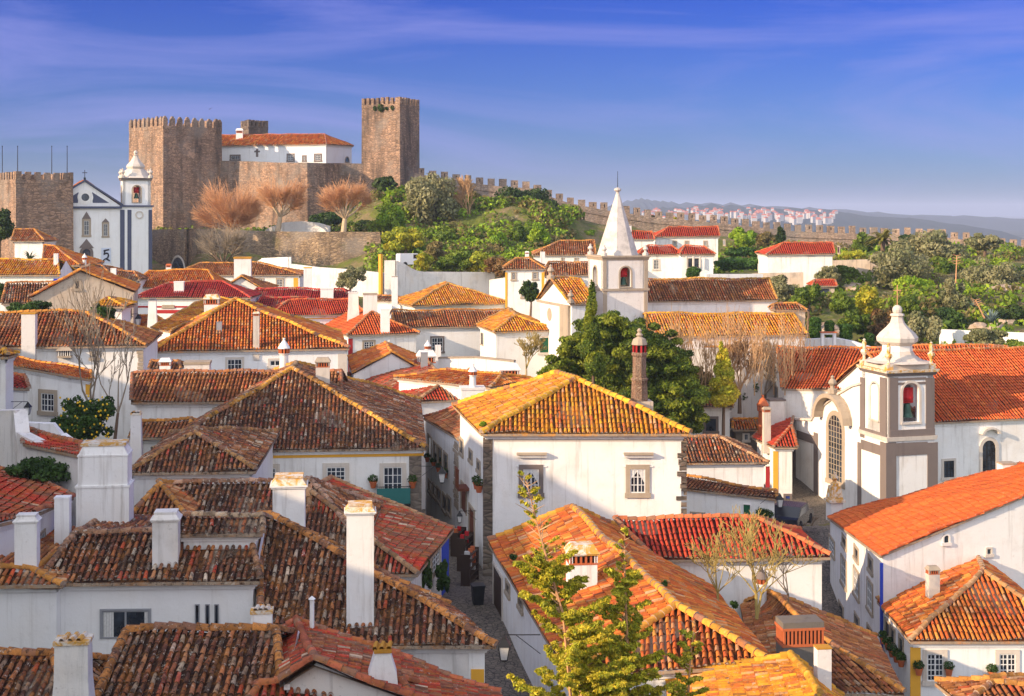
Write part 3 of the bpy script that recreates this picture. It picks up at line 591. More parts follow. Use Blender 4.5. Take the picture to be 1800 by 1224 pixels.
def rect(c, u, a, b):
    u = Vector(u).normalized(); w = Vector((-u.y, u.x, 0)); return [c - u * a / 2 - w * b / 2, c + u * a / 2 - w * b / 2, c + u * a / 2 + w * b / 2, c - u * a / 2 + w * b / 2]
# ---------------------------------------------------------------- plants
def cloud(mb, lobes, n, size, pal, elong=1.6, shell=0.55, droop=0.0, up=0.0, colvar=0.35):
    lobes = np.array(lobes, float); ar = (lobes[:, 3] * lobes[:, 4] * lobes[:, 5]) ** (2 / 3.0); pr = ar / ar.sum(); idx = rng.choice(len(lobes), n, p=pr); L_ = lobes[idx]
    d = rng.normal(size=(n, 3)); d /= np.linalg.norm(d, axis=1)[:, None]; rad = shell + (1.08 - shell) * rng.random(n) ** 0.6
    p = L_[:, :3] + d * L_[:, 3:6] * rad[:, None]
    nr = d * 0.75 + rng.normal(size=(n, 3)) * 0.55; nr[:, 2] += up; nr /= np.linalg.norm(nr, axis=1)[:, None]
    a = np.cross(nr, rng.normal(size=(n, 3))); a /= np.linalg.norm(a, axis=1)[:, None]; a[:, 2] -= droop; b = np.cross(nr, a)
    s = size * rng.uniform(0.55, 1.3, n)[:, None]; A = a * s * elong * .5; B = b * s * .5
    V = np.stack([p - A, p + B * .9 - A * .1, p + A, p - B * .9 + A * .1], 1).reshape(-1, 3)
    pal = np.array(pal); lc = pal[rng.integers(0, len(pal), len(lobes))]; c = lc[idx] * 0.6 + pal[rng.integers(0, len(pal), n)] * 0.4
    c = c * rng.uniform(1 - colvar, 1 + colvar, n)[:, None]
    mb.grid(V, quads=np.arange(n * 4).reshape(-1, 4), mat=0, col=c)
GREEN = {'olive': [(.22,.23,.10),(.28,.27,.13),(.17,.19,.08),(.34,.32,.16)], 'dark': [(.035,.07,.018),(.05,.09,.02),(.07,.11,.02)], 'mid': [(.13,.20,.02),(.19,.25,.025),(.08,.14,.018)],
         'bright': [(.24,.38,.02),(.33,.44,.025),(.17,.30,.02)], 'yellow': [(.42,.42,.03),(.50,.42,.035),(.30,.35,.03)], 'khaki': [(.20,.17,.06),(.15,.14,.045),(.26,.20,.07)], 'rusty': [(.20,.10,.04),(.26,.15,.05),(.14,.12,.04)],
         'cypress': [(.10,.16,.018),(.17,.23,.02),(.28,.31,.025),(.05,.09,.015)], 'gold': [(.58,.50,.04),(.44,.44,.03),(.68,.54,.05),(.28,.33,.03)], 'ivy': [(.04,.08,.02),(.06,.12,.02)], 'topiary': [(.05,.12,.02),(.07,.15,.02)]}
def crown_lobes(c, r, k, f=0.42, rnd=None):
    rnd = rnd or random; out_ = []; k = int(k * 1.6); f = f * .78
    for i in range(k):
        ph = rnd.uniform(0, 6.283); ct = rnd.uniform(-0.75, 1.0); st = math.sqrt(max(0, 1 - ct * ct)); q = rnd.uniform(.40, .92)
        rr = f * rnd.uniform(.65, 1.25); out_.append((c[0] + r[0] * st * math.cos(ph) * q, c[1] + r[1] * st * math.sin(ph) * q, c[2] + r[2] * ct * q, r[0] * rr, r[1] * rr, r[2] * rr * .9))
    out_.append((c[0], c[1], c[2], r[0] * .55, r[1] * .55, r[2] * .55)); return out_
def tree(name, label, x0, y0, x1, y1, Y, pal='olive', n=5000, size=None, k=16, ground=None, cat='tree', trunk=True, group=None, dep=1.0, bark='bark_brown', f=0.42, droop=0.0, shape=None):
    a = P(x0, y0, Y); b = P(x1, y1, Y); cx = (a.x + b.x) / 2; rx = (b.x - a.x) / 2; rz = (a.z - b.z) / 2; cz = (a.z + b.z) / 2; gz = G(cx, Y) if ground is None else ground
    if not trunk: gz = min(gz, b.z)
    root = empty(name, (cx, Y, gz), label, cat, group); size = size or max(.10, 0.0016 * Y); mb = MB(); rnd = random.Random(int(x0 * 7 + y0))
    if shape == 'cone':
        lobes = []
        for i in range(k):
            t = (i + rnd.random()) / k; rr = rx * (1 - t) ** .8 * .9 + .1 * rx; ph = rnd.uniform(0, 6.28); q = rr * .5
            lobes.append((cx + q * math.cos(ph), Y + q * math.sin(ph), b.z + 2 * rz * t, rr * .55, rr * .55, rz * .22))
    else: lobes = crown_lobes((cx, Y, cz), (rx, rx * dep, rz), k, f, rnd)
    cloud(mb, lobes, n, size, GREEN[pal], droop=droop); o = mb.build('crown', ['leaf'], root, root.location, color=True)
    if trunk:
        mb = MB(); r = max(.10, rx * .09); base = Vector((cx, Y, gz - .3)); t0 = Vector((cx + rx * .08, Y, cz - rz * .45)); mb.tube(base, t0, r * 1.3, r * .8, 7)
        for i in range(7):
            L1 = lobes[i % len(lobes)]; e = Vector((L1[0], L1[1], L1[2])); m_ = t0.lerp(e, .5) + Vector((rnd.uniform(-.1, .1) * rx, 0, rx * .1)); mb.tube(t0, m_, r * .6, r * .35, 5); mb.tube(m_, e, r * .35, r * .1, 5)
        mb.build('trunk', [bark], root, root.location)
    return root
def branches(mb, p, d, ln, r, depth, rnd, spread=0.6, kids=3, upb=0.3, shrink=.68, seg=2, mat=0, rmin=.012):
    q = Vector(p)
    for s_ in range(seg):
        nd = (d + Vector((rnd.gauss(0, .12), rnd.gauss(0, .12), rnd.gauss(0, .08) + upb * .15))).normalized(); e = q + nd * ln / seg
        mb.tube(q, e, max(rmin, r * (1 - s_ * .25)), max(rmin, r * (1 - (s_ + 1) * .25)), 4 if depth < 3 else 5, mat); q = e; d = nd
        if depth > 0 and s_ < seg - 1 and rnd.random() < .7:
            sd_ = (d + Vector((rnd.uniform(-1, 1), rnd.uniform(-1, 1), rnd.uniform(-.3, .8))) * spread).normalized(); branches(mb, q, sd_, ln * shrink * .8, r * .5, depth - 1, rnd, spread, kids, upb, shrink, seg, mat, rmin)
    if depth > 0:
        for i in range(kids):
            sd_ = (d + Vector((rnd.uniform(-1, 1), rnd.uniform(-1, 1), rnd.uniform(-.4, .8))) * spread + Vector((0, 0, upb * .4))).normalized()
            branches(mb, q, sd_, ln * shrink * rnd.uniform(.8, 1.15), r * .6, depth - 1, rnd, spread, kids, upb, shrink, seg, mat, rmin)
def bare_tree(name, label, px, pyb, h, Y, depth=4, r=.12, spread=.6, kids=3, twig='twig_tan', bark='bark_pale', upb=.4, seed=1, shrink=.68, ground=None, lean=(0, 0), cat='tree', group=None, trunk_h=.25, rmin=.012, stems=1):
    b = P(px, pyb, Y); rnd = random.Random(seed); root = empty(name, b, label, cat, group); mb = MB(); tm = MB()
    for s_ in range(stems):
        d = Vector((lean[0] + (rnd.uniform(-.4, .4) if stems > 1 else 0), lean[1], 1)).normalized(); t = b + d * h * trunk_h; tm.tube(b - Vector((0, 0, .5)), t, r * 1.2, r * .8, 7)
        for i in range(kids + 1):
            sd_ = (d + Vector((rnd.uniform(-1, 1), rnd.uniform(-1, 1), rnd.uniform(0, .6))) * spread).normalized(); branches(mb, t, sd_, h * .30, r * .6, depth, rnd, spread, kids, upb, shrink, 2, 0, rmin)
    tm.build('trunk', [bark], root, b); mb.build('branches', [twig], root, b); return root
# ================================================================ houses, nearest first
H = House
# --- bottom left foreground
g = hx(37, (138, 1300), (500, 1300), (222, 1112), (486, 1104), p=.42)
h = H('white_house', 'nearest low house with thick dark lichened tile columns along the bottom left edge', g, 'dark', w=.27, rough=1.6, gables=(0, 1), capr=.15)
h.chimney('taper', 87, 160, 1130, 1226, 36.5, label='squat grey-stained chimney with tapering top', wallm='whitewash_worn', top=.78)
h.chimney('taper', 436, 481, 1076, 1112, 41.5, top=.8)
g = hx(37.5, (-60, 1290), (140, 1290), (-60, 1152), (92, 1150), p=.42)
h = H('white_house', 'small dark roof in the bottom left corner of the view', g, 'dark', w=.27, rough=1.6, capr=.15)
fl = P(492, 1204, 37.5); fr = P(800, 1330, 36.0); ra = P(553, 1165, 37.9); rb = P(521, 1094, 43.5); bl = P(487, 1118, 43.0); br = P(905, 1226, 42.6)
g = ([P(492, 1202, 38.0), P(905, 1290, 37.0), P(880, 1222, 42.0), P(484, 1118, 43.2)], [ra, rb], 'y')
h = H('white_house', 'low house with a bright red gable slope and long brown slope at the bottom centre', g, 'patch', w=.26, gables=(1, 0), wall='whitewash_worn', base=-19, capc=(.50, .13, .06))
h.chimney('pipe', 542, 554, 1048, 1108, 42.8)
g = hx(36, (380, 1330), (770, 1320), (455, 1206), (705, 1193), p=.42)
h = H('white_house', 'red and brown roof crest cut by the bottom edge beside a small flared chimney', g, 'patch', w=.27, rough=1.5, gables=(0, 0))
h.chimney('taper', 640, 702, 1144, 1196, 38.4, capm='lichen_orange', top=.42)
# --- broad white house with the sliding window
g = hx(46, (60, 1026), (457, 1022), (134, 938), (440, 936), p=.45, D=10)
h = H('white_house', 'broad plain white house with a wide sliding window and three slit windows', g, 'dark', wall='whitewash_clean', w=.26, rough=1.5, gables=(0, 1), capc=(.36, .20, .12))
h.window('F', 176, 1070, 266, 1122, 'slide', nx=2, surround='metal_grey', fr=.06, sill=False, sash='metal_grey', label='wide sliding window with pale curtains')
a, b, u, n = h.side('F')
for x0, x1 in ((182, 200), (254, 262)):
    p0, p1 = h.onwall('F', x0, 1100), h.onwall('F', x1, 1100); zt = h.onwall('F', x0, 1074).z; zb = h.onwall('F', x0, 1122).z; mb = MB()
    for i in range(8):
        q0 = p0.lerp(p1, i / 8) + n * (.012 + .012 * (i % 2)); q1 = p0.lerp(p1, (i + 1) / 8) + n * (.012 + .012 * ((i + 1) % 2)); mb.poly([Vector((q0.x, q0.y, zb)), Vector((q1.x, q1.y, zb)), Vector((q1.x, q1.y, zt)), Vector((q0.x, q0.y, zt))])
    mb.build('curtain', ['curtain'], h.root, h.o)
for x in (343, 361, 377): h.window('F', x, 1062, x + 8, 1104, 'slit', nx=0, surround='metal_grey', fr=.03, sill=False)
h.chimney('block', 265, 314, 900, 1012, 47.0, wallm='whitewash_worn', capm='whitewash_worn', label='stained white chimney on the eave')
g = hx(45.4, (-90, 1030), (110, 1028), (-70, 1000), (56, 998), p=.40, D=8)
h2 = H('white_house', 'low tiled annexe left of the broad plain white house', g, 'brown', wall='whitewash_clean', w=.26, gables=(0, 0))
h2.chimney('block', 24, 66, 905, 1020, 46.4, wallm='whitewash', capm='whitewash_worn', ratio=.7)
h.chimney('big', 133, 227, 779, 940, 52.5, ratio=.6, label='great white stack with a moulded neck and orange lichen rim')
# --- big dark roof behind it
g = hx(47.6, (306, 940), (462, 938), (314, 906), (462, 907), p=.45)
H('white_house', 'raised strip of pale sunlit roof above the broad plain white house', g, 'dark', w=.26, rough=1.4, gables=(1, 1), capc=(.45, .32, .2), base=-18)
g = hx(44.6, (458, 1136), (872, 1135), (456, 907), (478, 909), p=.52)
E, Rr, mo = g
E[2] = PZ(792, 1068, E[1].z); E[3] = E[0] + (E[2] - E[1])
h = H('white_house', 'large white house with a long dark roof hip running down to the lane lantern', (E, Rr, mo), 'dark', w=.26, rough=1.5, gables=(1, 0), wall='whitewash_worn', capc=(.60, .24, .06), capr=.15)
h.band('F', 824, 852, 'whitewash', name='pilaster', y0=1140, y1=1300); h.band('F', 828, 851, 'paint_yellow', y0=1176, y1=1216, proud=.06)
h.chimney('block', 605, 658, 886, 1122, 45.6, label='tall cream chimney with a yellow lichened cap rising from the long dark roof', ratio=.85)
h.chimney('block', 475, 537, 837, 932, 51.8, label='wide cream chimney on the ridge')
# --- rows behind
g = hx(57, (268, 960), (640, 960), (305, 849), (545, 846), p=.5)
h = H('white_house', 'dark mossy roof behind the two cream chimneys', g, 'dark', w=.26, rough=1.5, gables=(0, 0), capc=(.5, .3, .2))
g = hy(57, (218, 915), (330, 915), (282, 854), (278, 848), BL=None, D=7.5, p=.5)
h = H('white_house', 'small brown pyramid roof behind the great white stack', g, 'brown', w=.25, wall='whitewash_clean')
g = ([P(560, 1010, 57), P(734, 1010, 56), P(797, 932, 64.5), P(640, 880, 68)], [P(540, 862, 60), P(582, 842, 68)], 'y')
h = H('white_house', 'house with a patched red roof above climbing plants on its blue edged wall', g, 'patch', w=.25, rough=1.3, wall='whitewash_worn', capc=(.42, .24, .12))
h.band('R', 776, 788, 'paint_blue', label='blue painted corner'); 
h.window('R', 757, 966, 772, 1005, 'sash'); hB5 = h
g = hy(62, (222, 832), (449, 829), (342, 762), 1.2, p=.5, D=11)
h = H('white_house', 'small hipped dark roof in front of the large hipped house', g, 'dark', w=.25, rough=1.3, capc=(.42, .22, .08)); 
# --- large hipped house with the green balcony
g = hy(72, (268, 795), (750, 788), (513, 649), 3.5, p=.47)
h = H('white_house', 'large house with a great pyramid roof, yellow frieze and green iron balcony', g, 'dark', w=.26, rough=1.3, capc=(.66, .32, .04), capr=.16)
h.band('F', 428, 745, 'paint_yellow', y0=797, y1=804, name='frieze', label='yellow painted frieze under the eave')
for x0, y0, x1, y1, ny in ((449, 816, 492, 852, 3), (567, 814, 614, 850, 3), (667, 814, 714, 884, 4)): h.window('F', x0, y0, x1, y1, 'sash', surround='stone_pale', fr=.22, nx=2, ny=ny)
h.band('F', 719, 741, 'dressed_blocks', y0=800, name='pilaster', label='grey stone corner pilaster')
a, b, u, n = h.side('F'); p0 = h.onwall('F', 663, 870); p1 = h.onwall('F', 721, 870); zt = h.onwall('F', 690, 851).z; zb = h.onwall('F', 690, 884).z; mb = MB()
p0.z = p1.z = 0; dp = n * .75
for q, r in ((p0, p1),):
    c = [q + dp, r + dp]; mb.hexa([Vector((x.x, x.y, zb - .12)) for x in (q + dp, r + dp, r, q)], [Vector((x.x, x.y, zb)) for x in (q + dp, r + dp, r, q)])
    for (s0, s1) in ((q, q + dp), (q + dp, r + dp), (r + dp, r)):
        k = max(5, int((s1 - s0).length / .11))
        for i in range(k + 1): x = s0.lerp(s1, i / k); mb.tube((x.x, x.y, zb), (x.x, x.y, zt), .012, .012, 4)
        for z in (zt, zb + .1): mb.tube((s0.x, s0.y, z), (s1.x, s1.y, z), .02, .02, 4)
mb.build('balcony', ['iron_black'], h.root, h.o); mb = MB()
q, r = p0 + dp * 1.03, p1 + dp * 1.03; mb.hexa([Vector((x.x, x.y, zb + .1)) for x in (q, r, r + n * .015, q + n * .015)], [Vector((x.x, x.y, zt - .08)) for x in (q, r, r + n * .015, q + n * .015)]); mb.build('screen', ['net_teal'], h.root, h.o)
hC1 = h
# --- long shed-like roof and its neighbour with red orange roof
g = hx(79, (230, 708), (600, 706), (233, 655), (600, 655), p=.45)
h = H('white_house', 'long low rust coloured roof behind the large pyramid roof', g, 'brown', w=.26, gables=(1, 1), capc=(.36, .14, .07)); 
g = hx(75, (228, 770), (340, 770), (236, 742), (335, 740), p=.4)
h = H('outbuilding', 'low stained outbuilding with a worn roof beside the bare tree', g, 'brown', wall='whitewash_worn', cat='outbuilding', gables=(1, 1))
h.chimney('taper', 226, 250, 728, 806, 66, wallm='whitewash_worn', top=.7, label='leaning buttress-like stack with orange cap')
g = hy(100, (262, 619), (614, 613), (414, 528), .8, p=.47)
h = H('white_house', 'tall white house with a steep bright rust red pyramid roof', g, 'rust', w=.27, rough=1.2, capc=(.70, .34, .04), capr=.17, wall='whitewash_clean')
h.window('F', 396, 628, 429, 662, 'sash', surround='stone_pale'); h.window('F', 471, 630, 496, 646, 'sash', nx=2, ny=1, surround='stone_pale'); h.band('F', 594, 610, 'stone_pale', name='pilaster', y0=622)
h.chimney('slot', 444, 456, 548, 612, label='slim stone chimney', wallm='stone_pale'); h.chimney('plain', 380, 390, 566, 581, wallm='metal_grey', capm='metal_grey')
h.chimney('round', 489, 508, 596, 660, 84, label='round white chimney with a red slotted collar'); h.chimney('slot', 553, 580, 629, 690, 80, capm='stone_trim', wallm='stone_pale', label='square chimney with a mossy stone hood')
g = hx(88, (262, 650), (318, 650), (266, 637), (314, 637), p=.45); H('outbuilding', 'tiny dark roof under the wall of the rust red pyramid house', g, 'dark', cat='outbuilding', gables=(1, 1)).chimney('slot', 279, 300, 630, 652, capm='whitewash')
h.chimney('plain', 322, 368, 636, 656, 86, wallm='whitewash_worn', capm='stone_trim')
# --- left house with hip and bare tree
g = hx(90, (-40, 612), (258, 608), (-40, 550), (150, 549), p=.45)
h = H('white_house', 'long white house on the left with a brown hipped roof and stone quoins', g, 'brown', w=.27, gables=(1, 0), rough=1.2, capc=(.60, .26, .04), base=-17)
h.window('F', 158, 613, 174, 632, 'sash', nx=2, ny=2, surround='stone_trim'); h.quoins('F', 240, 252, 616, 680, 'stone_trim', 9); h.window('F', 80, 640, 99, 646, 'slit', nx=0, fr=.04)
c = h.onwall('F', 115, 628); mb = MB(); a, b, u, n = h.side('F'); mb.box(c + n * .25, u, (.9, .5, .12), 1); mb.box(c + n * .2 + Vector((0, 0, .12)), u, (.7, .35, .35), 3)
for i in range(6): mb.box(c + n * .4 + u * (-.35 + .14 * i) + Vector((0, 0, .12)), u, (.05, .05, .35), 0)
mb.hexa(rect(c + n * .25 + Vector((0, 0, .47)), u, 1.1, .6), rect(c + n * .1 + Vector((0, 0, .75)), u, .5, .2), 1); mb.build('vent_hood', ['whitewash', 'stone_trim', 'terracotta', 'vent_dark'], h.root, h.o)
h.chimney('plain', 37, 62, 550, 612, capm='lichen_orange', wallm='whitewash_worn', label='square speckled chimney crowned with orange tiles'); hC4 = h
g = ([P(-20, 636, 80), P(163, 668, 77), P(160, 655, 81), P(-20, 622, 84)], [], 's')
h = H('white_house', 'white wing with a sunlit sloping tile coping and a stone framed window', g, 'rust', w=.25, base=-19, over=.2); h.window('F', 68, 685, 101, 728, 'sash', fr=.22, label='paned window in a broad stone frame', sash='wood_white'); h.band('F', 151, 160, 'paint_yellow', y0=664, y1=694)
g = ([P(14, 682, 74), P(52, 684, 74), P(44, 664, 77), P(10, 660, 77)], [], 's'); H('outbuilding', 'tiny red lean-to at the left edge under the sloping coping', g, 'patch', cat='outbuilding', base=-18, over=.1)
g = hx(70, (-60, 628), (14, 628), (-50, 614), (4, 616), p=.4); H('white_house', 'sliver of a white house with an orange eave at the left edge', g, 'orange', base=-18, over=.2)
# white garden walls, lower left
def wall_run(name, label, pts, th, zb=None, m='whitewash', cat='wall', cap=None, capm='stone_trim', group=None, base_drop=0):
    """pts = [(px, py_top, Y)] ; free-standing wall following the points"""
    W_ = [P(*p) for p in pts]; mb = MB(); org = W_[0]
    for i in range(len(W_) - 1):
        a, b = W_[i], W_[i + 1]; u = hdir(a, b); n = Vector((-u.y, u.x, 0)) * th / 2; z0 = (zb if zb is not None else G(a.x, a.y) - 1); z1 = (zb if zb is not None else G(b.x, b.y) - 1)
        q = [a - n, b - n, b + n, a + n]; mb.hexa([Vector((q[0].x, q[0].y, z0)), Vector((q[1].x, q[1].y, z1)), Vector((q[2].x, q[2].y, z1)), Vector((q[3].x, q[3].y, z0))], q)
        if cap: n = n * 1.25; q = [a - n, b - n, b + n, a + n]; mb.hexa([p + Vector((0, 0, .002)) for p in q], [p + Vector((0, 0, cap)) for p in q], 1)
    o = mb.build(name, [m, capm], None, org); return tag(o, label, cat, group)
wall_run('garden_wall', 'thick worn white garden wall at the left edge, highest at its left end', [(-30, 722, 63), (36, 720, 62), (40, 760, 61), (100, 790, 60)], .6, -18, 'whitewash_worn')
wall_run('garden_wall', 'rounded white wall under the lemon tree', [(38, 742, 64), (95, 744, 64), (110, 762, 64), (145, 788, 63), (210, 792, 62)], .4, -18)
g = ([P(40, 780, 60), P(143, 802, 57), P(142, 784, 60), P(38, 754, 63)], [], 's'); H('outbuilding', 'narrow red lean-to roof against the white garden wall', g, 'patch', cat='outbuilding', wall='whitewash_worn', base=-19, over=.15)
g = ([P(-60, 935, 46), P(60, 906, 49), P(130, 874, 56), P(-30, 812, 60)], [], 's'); h = H('white_house', 'house at the left edge with a red and brown mono-pitch roof', g, 'patch', base=-20, wall='whitewash', over=.25)
h.window('R', 66, 935, 78, 975, 'sash', fr=.1)
h.chimney('plain', 95, 122, 874, 950, 50, wallm='whitewash_clean', capm='whitewash_clean', label='plain square white flue')
# --- left middle distance
g = hy(110, (52, 522), (238, 513, 111.8), (141, 475), 9, p=.5, gable=True, D=9)
h = H('plaster_house', 'unpainted house whose stained plaster gable has one small window', g, 'rust', wall='plaster_stained', gables=(1, 0), over=.2, base=-17); h.window('F', 129, 491, 143, 510, 'sash', nx=0, surround='stone_trim', fr=.2)
h.window('R', 226, 525, 231, 560, 'slit', nx=0, fr=.05)
g = hx(113, (2, 534), (120, 532), (12, 498), (130, 498), p=.5); H('outbuilding', 'dark brown roof left of the stained plaster gable', g, 'dark', cat='outbuilding', gables=(1, 1))
g = hx(130, (-60, 484), (105, 484), (-60, 457), (101, 457), p=.5); h = H('white_house', 'low white house with a glowing orange roof and a blue painted corner at far left', g, 'orange', gables=(1, 1)); h.band('F', 94, 104, 'paint_blue', label='blue corner'); h.chimney('plain', 94, 102, 446, 466, capm='whitewash')
g = hy(101, (162, 540), (220, 540), (190, 523), .5, p=.5); h = H('porch', 'little tiled porch roof with a brown door below', g, 'orange', cat='porch', over=.35, capr=.12); h.window('F', 184, 548, 200, 590, 'door', sash='wood_brown', sill=False)
g = hx(160, (20, 424), (78, 424), (26, 405), (60, 404), p=.5); H('white_house', 'small white house below the left castle bastion', g, 'brown', base=-12)
g = hx(150, (74, 466), (140, 467), (78, 432), (96, 434), p=.5, D=9); H('white_house', 'dark rusty roof in front of the shaded church door', g, 'rust', gables=(1, 0), base=-12, wall='plaster_grey')
g = hx(152, (112, 478), (192, 479), (120, 466), (178, 467), p=.4, D=5); h = H('white_house', 'low white walled roof just before the church facade', g, 'dark', base=-13); h.chimney('round', 144, 152, 446, 474, 152, label='white round chimney with dark collar before the church door')
g = hx(146, (196, 492), (246, 492), (200, 476), (236, 478), p=.5); h = H('white_house', 'small dark roof with a white chimney at the foot of the church tower', g, 'dark', base=-14); h.chimney('plain', 194, 204, 472, 494, 145, capm='whitewash')
g = hx(134, (236, 524), (441, 524), (298, 497), (392, 496), p=.45); h = H('white_house', 'white house with a plain crimson hipped roof', g, 'crimson', wall='whitewash_clean', base=-19); h.chimney('plain', 305, 323, 495, 512, capm='whitewash'); h.window('F', 285, 536, 306, 541, 'slit', nx=0)
h.band('F', 240, 330, 'paint_red', y0=538, y1=541, name='string_course'); h.band('F', 276, 325, 'paint_red', y0=545, y1=551, name='string_course')
g = hx(148, (224, 506), (382, 506), (262, 477), (366, 475), p=.45); h = H('white_house', 'dark red hipped roof between the crimson roof and the church', g, 'rust', base=-15); h.chimney('slot', 291, 301, 464, 480, 155, capm='terracotta')
g = hx(163, (305, 484), (530, 484), (350, 463), (458, 463), p=.45); h = H('white_house', 'white house with a yellow corner and a pale rusty roof below the bastion', g, 'brown', base=-17); h.band('F', 516, 524, 'paint_yellow', label='yellow corner'); h.window('F', 485, 489, 499, 506, 'sash'); h.window('F', 452, 488, 464, 504, 'sash')
h.chimney('plain', 410, 441, 452, 488, 158, capm='lichen_orange', wallm='whitewash', label='wide white chimney topped with a yellow strip')
g = hy(152, (384, 512), (468, 512), (424, 486), .8, p=.5, gable=True, D=8); H('outbuilding', 'worn white gable end beside the crimson roof', g, 'brown', wall='whitewash_worn', cat='outbuilding', gables=(1, 0))
g = hx(143, (430, 530), (620, 530), (452, 508), (604, 509), p=.45); h = H('white_house', 'long crimson roof with a broad square chimney', g, 'crimson', base=-18); h.chimney('plain', 562, 586, 506, 528, capm='whitewash')
g = hx(133, (476, 556), (646, 552), (508, 528), (612, 527), p=.45); h = H('white_house', 'red roofed house with a thin yellow frieze', g, 'red', base=-19, wall='whitewash_clean'); h.band('F', 520, 600, 'paint_yellow', y0=558, y1=561, name='frieze')
g = hx(136, (440, 548), (560, 548), (460, 524), (540, 524), p=.45); H('white_house', 'crimson roof half hidden behind the rust red pyramid roof', g, 'crimson', base=-18)
h.chimney('taper', 609, 632, 514, 552, 132, wallm='whitewash_worn', capm='whitewash_worn', top=.75); h.chimney('plain', 637, 663, 516, 552, 131, wallm='whitewash_worn', capm='stone_trim'); h.chimney('plain', 533, 548, 470, 515, 150, capm='paint_yellow', label='cream chimney with a yellow top')
g = hy(112, (246, 586), (302, 572), (272, 556), 6, p=.4, D=9); H('outbuilding', 'low white lean-to with ochre tiles', g, 'rust', cat='outbuilding')
g = ([P(290, 584, 108), P(400, 556, 108), P(396, 519, 124), P(372, 521, 124)], [], 's')
g = hy(108, (262, 578), (360, 566), (310, 560), 5, p=.45, D=11, BL=(340, 524, 128)); 
E = [P(266, 577, 107), P(300, 583, 106), P(412, 533, 124), P(372, 520, 126)]
h = H('white_house', 'narrow house whose orange roof climbs beside the rust red pyramid', (E, [], 's'), 'orange', base=-18, over=.1); h.chimney('slot', 357, 385, 518, 556, 113, label='broad chimney with terracotta openings')
h.chimney('taper', 258, 276, 528, 570, 112, top=.7, capm='metal_grey')
# --- centre, behind
g = hy(126, (610, 590), (738, 586), (654, 549), (632, 543), BL=(557, 575), p=.45); h = H('white_house', 'white house with a sunny orange hip roof and dark red corner', g, 'redorange', wall='whitewash', w=.28, base=-19); h.band('F', 612, 620, 'paint_red'); h.chimney('plain', 668, 685, 543, 584, label='square white chimney', capm='whitewash'); h.window('F', 637, 598, 660, 616, 'sash')
for i in range(4): h.window('L', 578 + 9 * i, 588 + 3 * i, 583 + 9 * i, 600 + 4 * i, 'slit', nx=0, fr=.05)
g = hx(131, (690, 577), (912, 573), (690, 547), (900, 545), p=.42); h = H('white_house', 'long white house with a brown roof and one large grey window', g, 'brown', gables=(1, 1), w=.28, base=-19, wall='whitewash_clean'); h.window('F', 756, 591, 781, 620, 'sash', surround='stone_grey')
g = hy(120, (868, 584), (984, 581), (907, 556), (893, 543), BL=(838, 572), p=.42); h = H('white_house', 'white pavilion with a golden hipped roof beside the dark conifer', g, 'orange', wall='whitewash', w=.28, base=-18); h.window('F', 946, 591, 967, 622, 'shutter', sash='wood_green', surround='stone_pale'); h.window('L', 846, 585, 850, 606, 'slit', nx=0, fr=.05)
g = hy(150, (724, 538), (902, 534), (788, 498), (783, 497), BL=(688, 530), p=.45); H('white_house', 'pale house with a large tawny pyramid roof and deep cornice', g, 'orange', w=.3, wall='whitewash', over=.5, base=-18, capc=(.5, .3, .08)).chimney('plain', 688, 699, 486, 534, 148, capm='stone_trim')
g = hx(158, (640, 528), (712, 530), (650, 520), (690, 521), p=.4); H('outbuilding', 'dark low roof before the long white boundary wall', g, 'dark', cat='outbuilding')
# row along the lane
g = hy(93, (735, 707), (813, 703), (783, 668), (745, 631), BL=(610, 657), p=.5)
h = H('row_house', 'long row house along the lane with patched red slopes and a yellow corner pilaster', g, 'patch', w=.26, wall='whitewash_clean', base=-21, capc=(.50, .28, .14), over=.2); h.band('F', 728, 740, 'paint_yellow', name='pilaster', label='yellow corner pilaster')
for i, (x, y0, y1) in enumerate(((617, 671, 688), (622, 672, 689), (629, 678, 693), (662, 700, 714), (673, 699, 720), (682, 705, 728), (691, 712, 734), (698, 716, 738), (707, 723, 742), (718, 722, 744), (724, 726, 748))): h.window('L', x - 2.6, y0, x + 2.6, y1, 'slit', nx=0, fr=.12, surround='stone_trim')
h.band('L', 635, 638, 'paint_blue'); h.band('L', 686, 688, 'paint_blue')
h.chimney('plain', 808, 852, 681, 716, 90, capm='whitewash_worn', label='low broad chimney base beside the orange house'); h.chimney('round', 824, 838, 641, 684, 90, label='round chimney with orange collar')
h.chimney('plain', 739, 752, 620, 640, 104, wallm='metal_grey', capm='metal_grey'); h.chimney('slot', 732, 766, 617, 640, 107, capm='whitewash_worn')
g = ([P(618, 657, 104), P(742, 650, 106), P(735, 628, 115), P(611, 629, 114)], [P(688, 620, 105.2), P(677, 602, 114)], 'y')
h = H('row_house', 'house with a sunlit rust roof and white gable wall behind the row along the lane', g, 'rust', w=.27, gables=(1, 0), base=-20, over=.15); h.band('F', 611, 619, 'paint_yellow'); 
g = hy(100, (806, 693), (905, 689), (850, 660), 6, p=.42, D=12); h = H('white_house', 'dark red and brown roof behind the broad chimney base', g, 'patch', w=.26, base=-20); h.chimney('round', 746, 757, 599, 630, 112, label='small white round chimney with red collar'); h.chimney('plain', 765, 775, 607, 634, 112, capm='whitewash')
g = hy(92, (862, 682), (950, 668), (882, 661), 5, p=.45, D=9); h = H('white_house', 'little orange roof tucked behind the ridge of the yellow lichened house', g, 'rust', w=.26); h.chimney('slot', 877, 913, 640, 672, 98, capm='whitewash', label='white chimney with triangular smoke holes')
wall_run('terrace_wall', 'white terrace wall with a rail of dark tiles above the lane', [(772, 630, 108), (838, 629, 107), (905, 636, 106)], .4, -18, 'whitewash', cap=.12)
